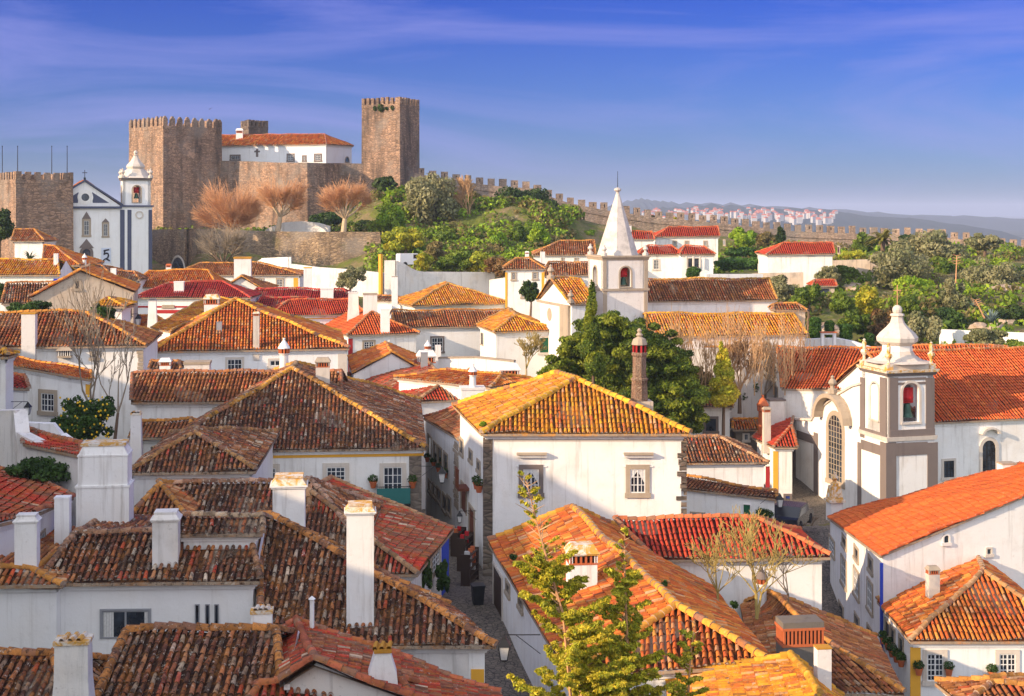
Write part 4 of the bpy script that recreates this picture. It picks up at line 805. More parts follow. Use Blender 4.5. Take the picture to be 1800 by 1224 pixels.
# house by the lane with red eave
g = ([P(806, 772, 77), P(850, 775, 77), P(850, 724, 90), P(744, 735, 91)], [P(835, 738, 82), P(800, 716, 88)], 'y')
h = H('row_house', 'lane house with rough stone quoins, a red eave and flower pots on its sills', g, 'brown', w=.25, base=-22, over=.12, wall='whitewash', capc=(.40, .08, .05))
h.quoins('L', 797, 806, 782, 900, 'stone_trim', 16, .3)
for x, y0, y1 in ((756, 765, 805), (766, 778, 815), (774, 785, 822), (784, 795, 835), (757, 845, 868), (765, 852, 876), (772, 858, 884), (782, 868, 900), (790, 872, 905)): h.window('L', x - 3.5, y0, x + 3.5, y1, 'sash', nx=0, fr=.13)
hE4 = h
# --- centre: the great yellow lichened house
g = hy(67, (846, 763), (1214, 763), (1013, 667), (977, 656), BL=(796, 713), p=.47)
h = H('white_house', 'great white house with a golden yellow lichened roof and two curtained windows', g, 'orange', w=.26, rough=1.3, capc=(.72, .40, .03), capr=.17, over=.35, base=-20.5)
for x0, x1 in ((912, 955), (1100, 1142)):
    yt = 817 if x0 < 1000 else 817; h.window('F', x0, yt, x1, yt + 55, 'sash', fr=.22, ny=3, surround='stone_grey' if x0 < 1000 else 'stone_trim', label='white sash window with draped curtains, %s one' % ('left' if x0 < 1000 else 'right'))
    a, b, u, n = h.side('F'); p0, p1 = h.onwall('F', x0 - 4, 800), h.onwall('F', x1 + 6, 800); z = h.onwall('F', x0, 799).z; mb = MB()
    for dz, pr, hh in ((0, .30, .10), (-.12, .2, .12), (-.62, .05, .05)):
        q = [p0 + n * pr, p1 + n * pr, p1, p0]; mb.hexa([Vector((p.x, p.y, z + dz)) for p in q], [Vector((p.x, p.y, z + dz + hh)) for p in q], 1 if dz == 0 else 0)
    mb.build('lintel_hood', ['whitewash', 'stone_trim'], h.root, h.o)
    for s_ in (-1, 1): # curtains behind the glass bars
        m0 = h.onwall('F', (x0 + x1) / 2 + s_ * 7, 842); mb = MB(); w_ = .26; zz = h.onwall('F', (x0 + x1) / 2, 825).z; zb = h.onwall('F', (x0 + x1) / 2, 862).z
        pts = [m0 + u * -w_ + n * .014, m0 + u * w_ + n * .014]; mb.poly([Vector((pts[0].x, pts[0].y, zz)), Vector((pts[1].x, pts[1].y, zz)), Vector((m0.x + u.x * s_ * w_, m0.y, zb + (zz - zb) * .35)) + n * .014, Vector((m0.x + u.x * s_ * w_ * .5, m0.y, zb + (zz - zb) * .35)) + n * .014])
        mb.build('curtain', ['curtain'], h.root, h.o)
h.quoins('F', 1187, 1207, 775, 905, 'dressed_blocks', 12, .75); h.band('F', 849, 866, 'dressed_blocks', y0=768, name='pilaster', label='dark stone corner pilaster'); h.band('F', 868, 1200, 'stone_pale', y0=772, y1=776, name='string_course', proud=.02)
for x, y0, y1 in ((812, 770, 800), (828, 790, 812), (842, 808, 830)): h.window('L', x - 3, y0, x + 3, y1, 'sash', nx=0, fr=.12)
for x, y0, y1 in ((816, 850, 900), (830, 890, 960)): h.window('L', x - 5, y0, x + 5, y1, 'door', sash='wood_brown', fr=.15, sill=False)
c = h.onwall('L', 822, 850); a, b, u, n = h.side('L'); mb = MB(); mb.box(c + n * .3 - Vector((0, 0, .3)), u, (1.2, .6, .15)); 
for i in range(12): f = -.55 + 1.1 * i / 11; q = c + n * .58 + u * f; mb.tube(q - Vector((0, 0, .15)), q + Vector((0, 0, .8)), .02, .02, 4)
mb.box(c + n * .58 + Vector((0, 0, .8)), u, (1.2, .06, .05)); mb.build('balcony', ['wood_brown'], h.root, h.o)
Yc = 71.0; c = P(1124, 706, Yc); mb = MB(); cz = lambda py: -(py - 370) / F * Yc - c.z; wpx = lambda w: w / F * Yc
mb.box(c - Vector((0, 0, 1.2)), (1, .1, 0), (wpx(42), wpx(36), 1.25), 4); mb.lathe(c, [(wpx(15.5), cz(706)), (wpx(14), cz(668))], 8, 0, .2); mb.lathe(c, [(wpx(16), cz(668)), (wpx(15.5), cz(665)), (wpx(12.5), cz(664)), (wpx(12.3), cz(627)), (wpx(14.5), cz(624)), (wpx(14.5), cz(620)), (wpx(12), cz(619))], 8, 0, .2)
mb.lathe(c, [(wpx(9), cz(620)), (wpx(9), cz(607))], 8, 3)
for k in range(8): a = k * math.pi / 4 + .2; mb.box(c + Vector((wpx(11) * math.cos(a), wpx(11) * math.sin(a), cz(620))), (1, 0, 0), (wpx(3), wpx(3), cz(607) - cz(620)), 2)
mb.lathe(c, [(wpx(10), cz(607)), (wpx(14), cz(606)), (wpx(13.5), cz(603)), (wpx(11), cz(596)), (wpx(4), cz(592)), (wpx(6.5), cz(589)), (wpx(3), cz(585)), (wpx(4.5), cz(581)), (wpx(1), cz(577))], 10, 5)
o = mb.build('chimney', ['brick_old', 'lichen_orange', 'paint_red', 'vent_dark', 'plaster_stained', 'stone_trim'], h.roof, h.o); o['label'] = 'ornate octagonal brick chimney with an arcaded red lantern and finial'; hF1 = h
# --- right of it
g = hx(88, (1190, 815), (1352, 813), (1190, 768), (1262, 768), p=.5); h = H('white_house', 'white house with a dark mottled roof and a raspberry red corner', g, 'dark', w=.26, gables=(1, 0), base=-21, capc=(.5, .28, .14)); h.band('F', 1346, 1353, 'paint_red', label='raspberry red corner')
g = ([P(1190, 858, 82), P(1366, 878, 80), P(1364, 866, 82.5), P(1190, 836, 85)], [], 's'); h = H('white_house', 'low white house with a rough reddish sloping coping and green shutter', g, 'brown', w=.25, base=-21.5, wall='whitewash', over=.15); h.window('F', 1306, 886, 1320, 912, 'shutter', sash='wood_green', fr=.04, surround='whitewash'); h.window('F', 1213, 900, 1240, 915, 'sash', nx=2, ny=1, fr=.06)
g = hy(107, (1206, 716), (1290, 715), (1232, 683), 2, p=.45, D=8); h = H('white_house', 'small white house with a pink and grey hipped roof right of the conifer', g, 'brown', w=.27, base=-21); h.window('F', 1236, 732, 1263, 761, 'sash', nx=0, surround='stone_grey', fr=.2)
g = hx(108, (1288, 756), (1342, 756), (1288, 737), (1342, 736), p=.45); h = H('stone_house', 'rough grey stone outbuilding with a twin-light window', g, 'rust', wall='plaster_grey', gables=(1, 1), base=-21, cat='outbuilding'); h.window('F', 1305, 760, 1318, 776, 'sash', nx=2, ny=1, surround='stone_pale')
g = hy(100, (1360, 787), (1402, 787), (1391, 748), (1399, 716), BL=(1322, 770), p=.5, D=9); h = H('white_house', 'white house with a red roof and tall yellow corner band before the church', g, 'red', w=.27, base=-22); h.band('F', 1359, 1368, 'paint_yellow', label='tall yellow corner band'); h.window('F', 1377, 868, 1392, 905, 'door', sash='wood_blue', surround='stone_grey', sill=False)
h.chimney('round', 1332, 1351, 696, 776, 104, wallm='terracotta', capm='terracotta', label='round brick red chimney'); h.chimney('plain', 1350, 1380, 702, 752, 106, wallm='whitewash_worn', capm='stone_grey', label='stained square chimney with dark rim'); h.chimney('slot', 1341, 1355, 716, 776, 101.5, capm='stone_trim', wallm='stone_pale', label='slim chimney with a pinnacle')
# --- bottom right
h = H('white_house', 'long white house with a smooth vivid orange roof and a blue corner line', ([P(1454, 909, 78), P(1547, 977, 62), P(1886, 836, 64), P(1792, 815, 82)], [], 's'), 'flat', w=.27, L=.36, base=-22, wall='whitewash', over=.15, capr=.06, rough=.8, ridge=True, hs=.55, cornice=False)
h.band('R', 1547, 1552, 'paint_blue', label='thin blue corner line', y0=990); hH = h
for x, y0, y1 in ((1463, 945, 975), (1484, 980, 1030), (1506, 1000, 1050), (1530, 1020, 1075)): h.window('F', x - 5, y0, x + 5, y1, 'sash', fr=.12, nx=2, ny=3)
for x, y0, y1 in ((1485, 942, 962), (1506, 960, 985), (1531, 978, 1006), (1479, 1060, 1082), (1507, 1080, 1105), (1529, 1100, 1120)): h.window('F', x - 4, y0, x + 4, y1, 'sash', fr=.12, nx=0)
h.window('R', 1656, 938, 1670, 956, 'arch', nx=0, fr=.08, surround='whitewash_worn', label='small arched wall vent'); h.window('R', 1732, 962, 1744, 976, 'slit', nx=0, fr=.08, surround='stone_pale')
h.chimney('plain', 1758, 1786, 814, 838, 80, capm='stone_trim')
g = hy(57, (1600, 1128), (1900, 1128), (1728, 1004), (1716, 970), BL=(1541, 1056), p=.5)
h = H('white_house', 'white house at lower right with a warm weathered roof, yellow corner and potted geraniums', g, 'rust', w=.25, rough=1.2, base=-24, capc=(.50, .28, .12), wall='whitewash_clean', over=.22)
h.band('F', 1600, 1618, 'paint_yellow', label='broad yellow corner band')
for x0, x1 in ((1622, 1665), (1749, 1792)): h.window('F', x0, 1142, x1, 1202, 'shutter' if 0 else 'sash', fr=.17, surround='stone_pale', ny=5, label='%s grey shuttered window' % ('left' if x0 < 1700 else 'right'))
for x, y0, y1 in ((1561, 1090, 1120), (1570, 1102, 1135), (1585, 1118, 1160)): h.window('L', x - 4, y0, x + 4, y1, 'sash', fr=.1, nx=0)
h.chimney('slot', 1630, 1652, 996, 1016, capm='stone_trim', wallm='stone_pale'); hI = h
g = hy(46, (1693, 1240), (1900, 1230), (1745, 1200), .3, p=.35, D=2.2); H('white_house', 'corner of a brown roof at the bottom right', g, 'brown', base=-24)
g = ([P(1330, 1215, 46), P(1590, 1222, 48), P(1540, 1120, 60), P(1300, 1060, 60)], [P(1440, 1120, 51), P(1352, 1042, 58)], 'y')
h = H('white_house', 'shaded brown mossy roof stepping down between the orange roofs', g, 'brown', w=.25, rough=1.3, wall='whitewash_worn', base=-22)
h.chimney('round', 1330, 1350, 1000, 1058, 57.5, label='slim round chimney with a red slotted collar', capm='stone_grey'); h.chimney('brick_slot', 1370, 1447, 1092, 1195, 47, wallm='plaster_grey', label='broad grey chimney with a row of red brick slots', ratio=.6)
# red roof house behind the bare shrub
g = hx(59, (1150, 985), (1460, 980), (1080, 912), (1330, 911), p=.5); h = H('white_house', 'white house with a clean red tiled hip roof behind the bare lichened shrub', g, 'red', w=.26, wall='whitewash', base=-22, over=.3, gables=(0, 0), capc=(.55, .16, .06))
# centre-bottom house
E = [P(935, 1062, 50), P(1180, 1175, 43), P(1366, 1172, 49.5), P(858, 948, 66)]
g = ([P(1000, 1190, 44), P(1362, 1168, 43.5), P(1215, 985, 68), P(858, 954, 62)], [P(1188, 1065, 47.5), P(1005, 893, 62)], 'y')
h = H('white_house', 'long low house beside the lane with a mossy orange roof broken by a stepped ridge', g, 'rust', w=.26, rough=1.5, base=-20.5, over=.2, capc=(.68, .32, .04), capr=.16, wall='whitewash')
h.chimney('slot', 996, 1050, 958, 1036, 52, label='square chimney with terracotta slots and yellow hipped cap', ratio=.9)
h.window('L', 868, 1000, 884, 1098, 'door', sash='wood_dark', fr=.12, sill=False, surround='stone_pale'); h.window('L', 890, 1022, 897, 1046, 'slit', nx=0, fr=.1); h.window('L', 912, 1048, 920, 1072, 'slit', nx=0, fr=.1)
hL = h
# bottom right bright orange roof
g = ([P(1180, 1330, 37), P(1560, 1330, 37), P(1480, 1225, 44), P(1170, 1200, 44)], [P(1445, 1226, 38.5), P(1390, 1150, 43.5)], 'y')
h = H('white_house', 'glowing orange roof at the bottom edge beneath the flat topped chimney', g, 'orange', w=.26, rough=1.3, base=-21, wall='whitewash_worn')
h.chimney('plain', 1434, 1461, 1138, 1200, 42, capm='lichen_orange', wallm='whitewash_worn', label='streaked chimney with an orange lichened block on top')
# ================================================================ castle, town wall, churches
def box_tower(name, label, corner_px, Y, ztop, zbase, rd, ra, ld, la, mat, nm_r, nm_l, mh=1.35, cat='tower', round_top=False, mat_l=None):
    """corner nearest the viewer; rd/ld = directions of the right and left faces, ra/la their lengths"""
    c = P(corner_px, 370, Y); rd = Vector(rd).normalized(); ld = Vector(ld).normalized(); Q = [c, c + rd * ra, c + rd * ra + ld * la, c + ld * la]
    org = Vector((c.x, c.y, zbase)); root = empty(name, org, label, cat); mb = MB()
    B = [Vector((p.x, p.y, zbase - 3)) for p in Q]; T = [Vector((p.x, p.y, ztop - .6)) for p in Q]; cen = sum(Q, Vector()) / 4
    out_ = lambda p, k: Vector((cen.x + (p.x - cen.x) * k, cen.y + (p.y - cen.y) * k, p.z))
    mb.hexa([out_(p, 1.02) for p in B], T); th = .55
    mb.build('wall', [mat], root, org); mb = MB()
    for i in range(4): # parapet
        a, b = Q[i], Q[(i + 1) % 4]; u = hdir(a, b); n = Vector((-u.y, u.x, 0)); q = [a - n * .05 , b - n * .05, b + n * th - u * th, a + n * th + u * th]
        mb.hexa([Vector((p.x, p.y, ztop - .598)) for p in q], [Vector((p.x, p.y, ztop)) for p in q])
    mb.build('parapet', [mat], root, org); first = None
    for i in range(4):
        a, b = Q[i], Q[(i + 1) % 4]; u = hdir(a, b); L_ = (Vector((b.x - a.x, b.y - a.y))).length; k = nm_r if i % 2 == 0 else nm_l; pitch = L_ / k; mwd = pitch * .58
        for j in range(k + (1 if i in (0, 3) else 0)):
            if j == k: continue
            m_ = MB(); c0 = a + u * (pitch * j + mwd / 2 + (0 if j or i in (1, 3) else 0)) + Vector((-u.y, u.x, 0)) * (th / 2 - .05); c0.z = ztop; hh = mh * random.uniform(.92, 1.06)
            m_.box(c0, u, (mwd, th * .98, hh * (.7 if round_top else 1)))
            if round_top: z = hh * .7; m_.hexa(rect(c0 + Vector((0, 0, z)), u, mwd, th * .98), rect(c0 + Vector((0, 0, z + hh * .34)), u, mwd * .35, th * .5))
            m_.build('merlon', [mat], root, org)
    return root, Q
T1, Q1 = box_tower('castle_tower', 'broad square castle keep with pointed battlements above the bare plane trees', 287, 235, 14.6, -4.5, (8.3, 8.19, 0), 11.7, (-8.19, 8.3, 0), 11.7, 'castle_stone', 8, 8, 1.6, round_top=True)
T2, Q2 = box_tower('castle_tower', 'slender tall castle tower at the end of the rampart with square battlements', 703, 238, 18.6, 1.5, (2.9, 6.97, 0), 7.55, (-6.97, 2.9, 0), 7.55, 'castle_stone', 7, 8, 1.2)
T3, Q3 = box_tower('castle_bastion', 'wide low bastion at far left with flagpoles behind its battlements', 28, 192, 4.4, -11, (.82, .57, 0), 8.0, (-.57, .82, 0), 14, 'castle_stone', 6, 10, 1.05)
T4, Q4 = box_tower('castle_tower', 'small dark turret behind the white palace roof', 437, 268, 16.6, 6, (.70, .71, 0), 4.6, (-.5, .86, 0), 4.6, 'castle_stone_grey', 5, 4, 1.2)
def face_plane(Q, i): a, b = Q[i], Q[(i + 1) % 4]; u = hdir(a, b); return a, u, Vector((u.y, -u.x, 0))
def slab(mb, pl, x0, y0, x1, y1, pr, back=-.02, mat=0):
    a, u, n = pl; p0 = ray_plane(x0, (y0 + y1) / 2, a, n); p1 = ray_plane(x1, (y0 + y1) / 2, a, n)
    if (p1 - p0).dot(u) < 0: p0, p1 = p1, p0
    zt = ray_plane((x0 + x1) / 2, y0, a, n).z; zb = ray_plane((x0 + x1) / 2, y1, a, n).z; q = [p0 + n * pr, p1 + n * pr, p1 + n * back, p0 + n * back]
    mb.hexa([Vector((p.x, p.y, zb)) for p in q], [Vector((p.x, p.y, zt)) for p in q], mat)
def win_on(pl, root, x0, y0, x1, y1, kind='sash', **k):
    a, u, n = pl; ym = (y0 + y1) / 2; p0 = ray_plane(x0, ym, a, n); p1 = ray_plane(x1, ym, a, n); zt = ray_plane((x0 + x1) / 2, y0, a, n).z; zb = ray_plane((x0 + x1) / 2, y1, a, n).z
    return window_at(root, root.location, (p0 + p1) / 2, u, n, abs((p1 - p0).dot(u)), zb, zt, kind, **k)
pl = face_plane(Q1, 0); win_on(pl, T1, 343, 257, 350, 268, nx=0, fr=.1, surround='castle_stone_grey'); win_on(pl, T1, 337, 325, 340, 338, nx=0, fr=.05, surround='castle_stone_grey')
# plants rooted in the slender tower
pl = face_plane(Q2, 3); mb = MB(); cloud(mb, [(p.x, p.y, p.z, r, r, r * 1.2) for p, r in ((ray_plane(670, 190, pl[0], pl[2]), .6), (ray_plane(659, 191, pl[0], pl[2]), .35), (ray_plane(680, 191, pl[0], pl[2]), .3), (ray_plane(690, 190, pl[0], pl[2]), .35))], 500, .25, GREEN['dark'])
tag(mb.build('wall_plant', ['leaf'], None, (T2.location.x, T2.location.y, 17), color=True), 'dark tufts growing from holes below the battlements of the slender tower', 'plant')
# flagpoles on the bastion
for k, px in enumerate((4, 31, 91, 118)):
    p = P(px, 312, 206); mb = MB(); mb.tube(p - Vector((0, 0, 1.5)), p + Vector((0, 0, 4.6)), .07, .045, 6); mb.lathe(p + Vector((0, 0, 4.6)), [(.05, 0), (.1, .08), (.05, .16), (.001, .18)], 8)
    tag(mb.build('flagpole', ['iron_black'], None, p), ['leftmost thin flagpole on the bastion', 'second thin flagpole from the left on the bastion', 'third thin flagpole, above the middle of the bastion', 'rightmost thin flagpole, beside the church pediment'][k], 'flagpole', 'flagpoles on the bastion')
# white palace inside the castle
g = ([P(384, 257, 252), P(574, 254, 246), P(622, 257, 254), P(430, 260, 262)], [P(380, 238, 257), P(571, 236.5, 251)], 'x')
h = H('white_palace', 'long white palace with a red tiled roof between the castle towers', g, 'rust', w=.4, L=.6, base=7.5, gables=(1, 0), wall='whitewash_clean', cat='palace', capc=(.4, .12, .08))
for x0, y0, x1, y1 in ((404, 272, 423, 282), (504, 270, 518, 284), (531, 273, 539, 284), (552, 270, 566, 284)): h.window('F', x0, y0, x1, y1, 'sash', surround='stone_grey', fr=.25)
h.window('R', 606, 275, 614, 286, 'arch', nx=0, fr=.15); h.chimney('slot', 414, 427, 226, 240, 254, capm='whitewash')
h.band('F', 450, 454, 'stone_grey', y0=262, y1=276, name='stone_cross'); h.band('F', 447, 457, 'stone_grey', y0=265, y1=268, name='stone_cross')
# ramparts
def crenel(root, org, pts, mat, step=2.0, mw=1.1, mh=1.3, th=.6, first=0):
    d = 0
    for i in range(len(pts) - 1):
        a, b = pts[i], pts[i + 1]; u = hdir(a, b); ln = Vector((b.x - a.x, b.y - a.y)).length; t = first if i == 0 else nxt
        while t < ln:
            c = a.lerp(b, t / ln); m_ = MB(); hh = mh * random.uniform(.85, 1.1); m_.box(c - Vector((0, 0, .15)), u, (mw * random.uniform(.9, 1.1), th, hh + .15))
            n = Vector((u.y, -u.x, 0))
            if random.random() < .6: m_.box(c + n * (th / 2 - .03) + Vector((0, 0, hh * .35)), u, (.16, .09, hh * .42), 1)
            m_.build('merlon', [mat, 'vent_dark'], root, org); t += step
        nxt = t - ln
def rampart(name, label, pts, th, mat, zb=None, cren=None, cat='castle wall', ledge=True):
    W_ = [P(*p) for p in pts]; org = Vector((W_[0].x, W_[0].y, W_[0].z)); root = empty(name, org, label, cat); mb = MB(); fr = []
    for i, p in enumerate(W_):
        a = W_[max(i - 1, 0)]; b = W_[min(i + 1, len(W_) - 1)]; u = hdir(a, b); fr.append(Vector((-u.y, u.x, 0)))
    for i in range(len(W_) - 1):
        a, b = W_[i], W_[i + 1]; na, nb = fr[i], fr[i + 1]; za = (zb if zb is not None else min(G(a.x, a.y), a.z - 5) - 2); z2 = (zb if zb is not None else min(G(b.x, b.y), b.z - 5) - 2)
        q = [a, b, b + nb * th, a + na * th]; lo = [Vector((a.x, a.y, za)) - na * .6, Vector((b.x, b.y, z2)) - nb * .6, Vector((b.x, b.y, z2)) + nb * th, Vector((a.x, a.y, za)) + na * th]
        mb.poly([lo[0], lo[1], q[1], q[0]]); mb.poly([q[0], q[1], q[2], q[3]]); mb.poly([lo[1 + 1], lo[3], q[3], q[2]])
    for i in (0, len(W_) - 1): a = W_[i]; n = fr[i]; z = (zb if zb is not None else min(G(a.x, a.y), a.z - 5) - 2); mb.poly([Vector((a.x, a.y, z)) - n * .6, a, a + n * th, Vector((a.x, a.y, z)) + n * th])
    if ledge:
        for i in range(len(W_) - 1):
            a, b = W_[i] - Vector((0, 0, 1.0)), W_[i + 1] - Vector((0, 0, 1.0)); q = [a - fr[i] * .25, b - fr[i + 1] * .25, b + fr[i + 1] * .1, a + fr[i] * .1]; mb.hexa([p - Vector((0, 0, .15)) for p in q], q)
    mb.build('wall', [mat], root, org)
    if cren: crenel(root, org, [W_[i] + fr[i] * (th - .4) for i in range(len(W_))] if cren.get('back') else [W_[i] + fr[i] * .35 for i in range(len(W_))], mat, cren.get('step', 2.0), cren.get('mw', 1.15), cren.get('mh', 1.35))
    return root
rampart('castle_rampart', 'dark stone rampart with a rounded bulge below the white palace', [(388, 283, 243), (448, 284, 240), (480, 286, 236), (505, 286, 232), (540, 286, 231), (570, 287, 234), (600, 287, 240), (648, 288, 241), (652, 318, 241), (700, 322, 242)], 2.2, 'castle_stone', zb=-6, ledge=False)
rampart('town_wall', 'long crenellated town wall running down the hill from the slender tower to the right', [(722, 303, 243), (760, 311, 244), (800, 318, 245), (870, 327, 246.5), (943, 332, 248), (958, 343, 248.5), (1000, 357, 250), (1060, 369, 251.5), (1150, 382, 254), (1250, 391, 256), (1400, 407, 260), (1560, 413, 262), (1640, 415, 260), (1720, 425, 258), (1860, 442, 256)], 2.0, 'town_wall', cren={'step': 2.15, 'mw': 1.25, 'mh': 1.35, 'back': 1})
rampart('retaining_wall', 'rubble retaining wall of the square with the three plane trees', [(345, 402, 214), (470, 407, 211), (560, 408, 209), (668, 408, 209), (672, 409, 222)], 1.2, 'rubble_wall', zb=-14, ledge=False, cat='wall')
rt = rampart('gate_wall', 'stone wall with a dark tunnel arch beside the church tower', [(268, 404, 216), (326, 403, 207), (345, 402, 214)], 1.0, 'rubble_wall', zb=-14, ledge=False, cat='wall')
a_, b_ = P(268, 404, 216), P(326, 403, 207); u_ = hdir(a_, b_); n_ = Vector((u_.y, -u_.x, 0)); win_on((a_ + n_ * .5, u_, n_), rt, 300, 449, 326, 480, 'arch', nx=0, name='archway', surround='stone_pale', fr=.3, sill=False)
# curved white wall on the square and boundary walls
wall_run('low_wall', 'low curved white wall on the square behind the plane trees', [(468, 404, 222), (480, 398, 221), (500, 391, 220), (530, 389, 219.5), (560, 392, 219), (580, 398, 218.5)], .4, -5)
wall_run('boundary_wall', 'long white boundary wall stepping down below the rubble wall', [(448, 462, 184), (462, 454, 184), (508, 452, 181), (512, 452, 181)], .5, -16)
wall_run('boundary_wall', 'white boundary wall behind the small olive tree', [(512, 464, 181), (560, 470, 178), (620, 474, 175), (674, 480, 173)], .5, -16, 'whitewash_worn')
wall_run('boundary_wall', 'stained white wall whose top sweeps down in a curve then runs right', [(676, 458, 172), (695, 458, 172), (708, 463, 172.5), (720, 471, 173), (732, 476, 173.5), (745, 478, 174), (868, 479, 178)], .6, -16, 'whitewash_worn')
wall_run('gate_pier', 'tall orange and white gate pier against the boundary wall', [(667, 447, 172), (671, 447, 171.8)], .4, -15, 'paint_yellow', cat='pier')
wall_run('boundary_wall', 'white garden wall between the tawny roof and the yellow cornered house', [(862, 492, 158), (890, 488, 157), (900, 528, 156)], .5, -16, 'whitewash_worn')
# ---------------------------------------------------------------- arched belfry walls
def arch_wall(mb, c, u, w, z0, z1, ow, s0, s1, th, mat=0, trim=None):
    u = Vector(u).normalized(); n = Vector((u.y, -u.x, 0)); c = Vector(c)
    def bx(a, b, za, zb, pr=0.0, m=0): q = [c + u * a + n * pr, c + u * b + n * pr, c + u * b - n * th, c + u * a - n * th]; mb.hexa([Vector((p.x, p.y, za)) for p in q], [Vector((p.x, p.y, zb)) for p in q], m)
    r = ow / 2; bx(-w / 2, -r, z0, z1, 0, mat); bx(r, w / 2, z0, z1, 0, mat); bx(-r, r, z0, s0, 0, mat); K = 10
    for i in range(K):
        a0, a1 = math.pi * i / K, math.pi * (i + 1) / K; x0, x1 = r * math.cos(a0), r * math.cos(a1); y0, y1 = s1 + r * math.sin(a0), s1 + r * math.sin(a1)
        f = [Vector((c.x, c.y, 0)) + u * x0 + Vector((0, 0, y0)), Vector((c.x, c.y, 0)) + u * x0 + Vector((0, 0, z1)), Vector((c.x, c.y, 0)) + u * x1 + Vector((0, 0, z1)), Vector((c.x, c.y, 0)) + u * x1 + Vector((0, 0, y1))]
        mb.hexa([p for p in f], [p - n * th for p in f], mat)
    if trim is not None:
        t = ow * .13; 
        for sx in (-1, 1): q0, q1 = sorted((sx * r, sx * (r + t))); q = [c + u * q0 + n * .06, c + u * q1 + n * .06, c + u * q1 - n * .02, c + u * q0 - n * .02]; mb.hexa([Vector((p.x, p.y, s0)) for p in q], [Vector((p.x, p.y, s1)) for p in q], trim)
        for i in range(K):
            a0, a1 = math.pi * i / K, math.pi * (i + 1) / K; f = [Vector((c.x, c.y, s1)) + u * rr * math.cos(aa) + Vector((0, 0, rr * math.sin(aa))) for rr, aa in ((r, a0), (r + t, a0), (r + t, a1), (r, a1))]
            mb.hexa([p - n * .02 for p in f], [p + n * .06 for p in f], trim)
        q = [c - u * (r + t) + n * .12, c + u * (r + t) + n * .12, c + u * (r + t) - n * .02, c - u * (r + t) - n * .02]; mb.hexa([Vector((p.x, p.y, s0 - t * .8)) for p in q], [Vector((p.x, p.y, s0)) for p in q], trim)
def bell(root, org, c, r, h, yoke=True):
    mb = MB(); mb.lathe(c, [(r, 0), (r * .95, h * .06), (r * .72, h * .3), (r * .6, h * .7), (r * .42, h * .95), (.01, h)], 14); o = mb.build('bell', ['bronze'], root, org, smooth=True)
    mb = MB(); mb.box(Vector(c) + Vector((0, 0, h)), (1, .3, 0), (r * 1.9, r * .5, h * 1.1)); mb.lathe(Vector(c) + Vector((0, 0, h * 1.2)), [(r * .9, 0), (r * 1.05, h * .2), (r * .5, h * .75), (.01, h * .9)], 10); mb.build('bell_yoke', ['cloth_red'], root, org)
def finial(mb, c, s, mat=0, n=8): mb.lathe(c, [(s * .30, 0), (s * .30, s * .25), (s * .15, s * .32), (s * .13, s * .45), (s * .27, s * .62), (s * .20, s * .80), (s * .09, s * .90), (s * .12, s * 1.0), (.01, s * 1.1)], n, mat)
def sq(c, rd, ld, a, b): rd = Vector(rd).normalized(); ld = Vector(ld).normalized(); return [c, c + rd * a, c + rd * a + ld * b, c + ld * b]
# ---------------------------------------------------------------- church with pediment, left
Yc = 200; al = R_(20); ru = Vector((math.cos(al), math.sin(al), 0)); lu = Vector((-math.sin(al), math.cos(al), 0)); c = P(213, 366, Yc); zf = lambda py: -(py - 370) / F * Yc
root = empty('church', (c.x, c.y, -10), 'white church with slate blue trim, a triangular pediment and an onion roofed bell tower', 'church'); org = root.location; pl = (c, ru, Vector((ru.y, -ru.x, 0))); fw = 10.2
a = c - ru * fw; mb = MB(); q = [a, c + ru * 4.4, c + ru * 4.4 + lu * 4.4, a + lu * 4.4]; q2 = [a, c, c + lu * 18, a + lu * 18]
mb.hexa([Vector((p.x, p.y, -13)) for p in q2], [Vector((p.x, p.y, zf(363))) for p in q2]); ap = a.lerp(c, .5); ap.z = zf(320); f0 = [Vector((a.x, a.y, zf(363))), Vector((c.x, c.y, zf(363))), ap]; mb.hexa(f0, [p + lu * .6 for p in f0]); mb.build('wall', ['whitewash_clean'], root, org)
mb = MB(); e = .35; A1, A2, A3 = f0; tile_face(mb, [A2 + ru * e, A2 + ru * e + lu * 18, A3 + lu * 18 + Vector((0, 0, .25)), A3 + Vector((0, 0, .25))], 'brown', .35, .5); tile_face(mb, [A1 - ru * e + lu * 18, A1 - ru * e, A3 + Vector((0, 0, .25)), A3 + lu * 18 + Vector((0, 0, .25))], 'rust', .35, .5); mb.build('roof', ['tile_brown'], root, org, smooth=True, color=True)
n = pl[2]; mb = MB()
for s0, s1 in ((A1 - ru * .3, A3), (A3, A2 + ru * .3)):
    q = [s0 + n * .25, s1 + n * .25, s1 - n * .05, s0 - n * .05]; mb.hexa([p + Vector((0, 0, .02)) for p in q], [p + Vector((0, 0, .32)) for p in q])
slab(mb, pl, 84, 363, 214, 367, .35)
for x0, x1, y0, y1 in ((211, 219, 369, 480), (88, 95, 369, 480)): slab(mb, pl, x0, y0, x1, y1, .06)
mb.build('cornice', ['paint_slate'], root, org); mb = MB()
def tri_on(mb, pts, pr): 
    f = [ray_plane(x, y, pl[0], pl[2]) for x, y in pts]; mb.hexa([p - n * .01 for p in f], [p + n * pr for p in f])
tri_on(mb, [(162, 338), (192, 357), (163, 357)], .03); tri_on(mb, [(138, 338), (137, 357), (108, 357)], .03); mb.build('pediment_panel', ['paint_slate'], root, org)
mb = MB(); oc = ray_plane(150, 347, pl[0], pl[2])
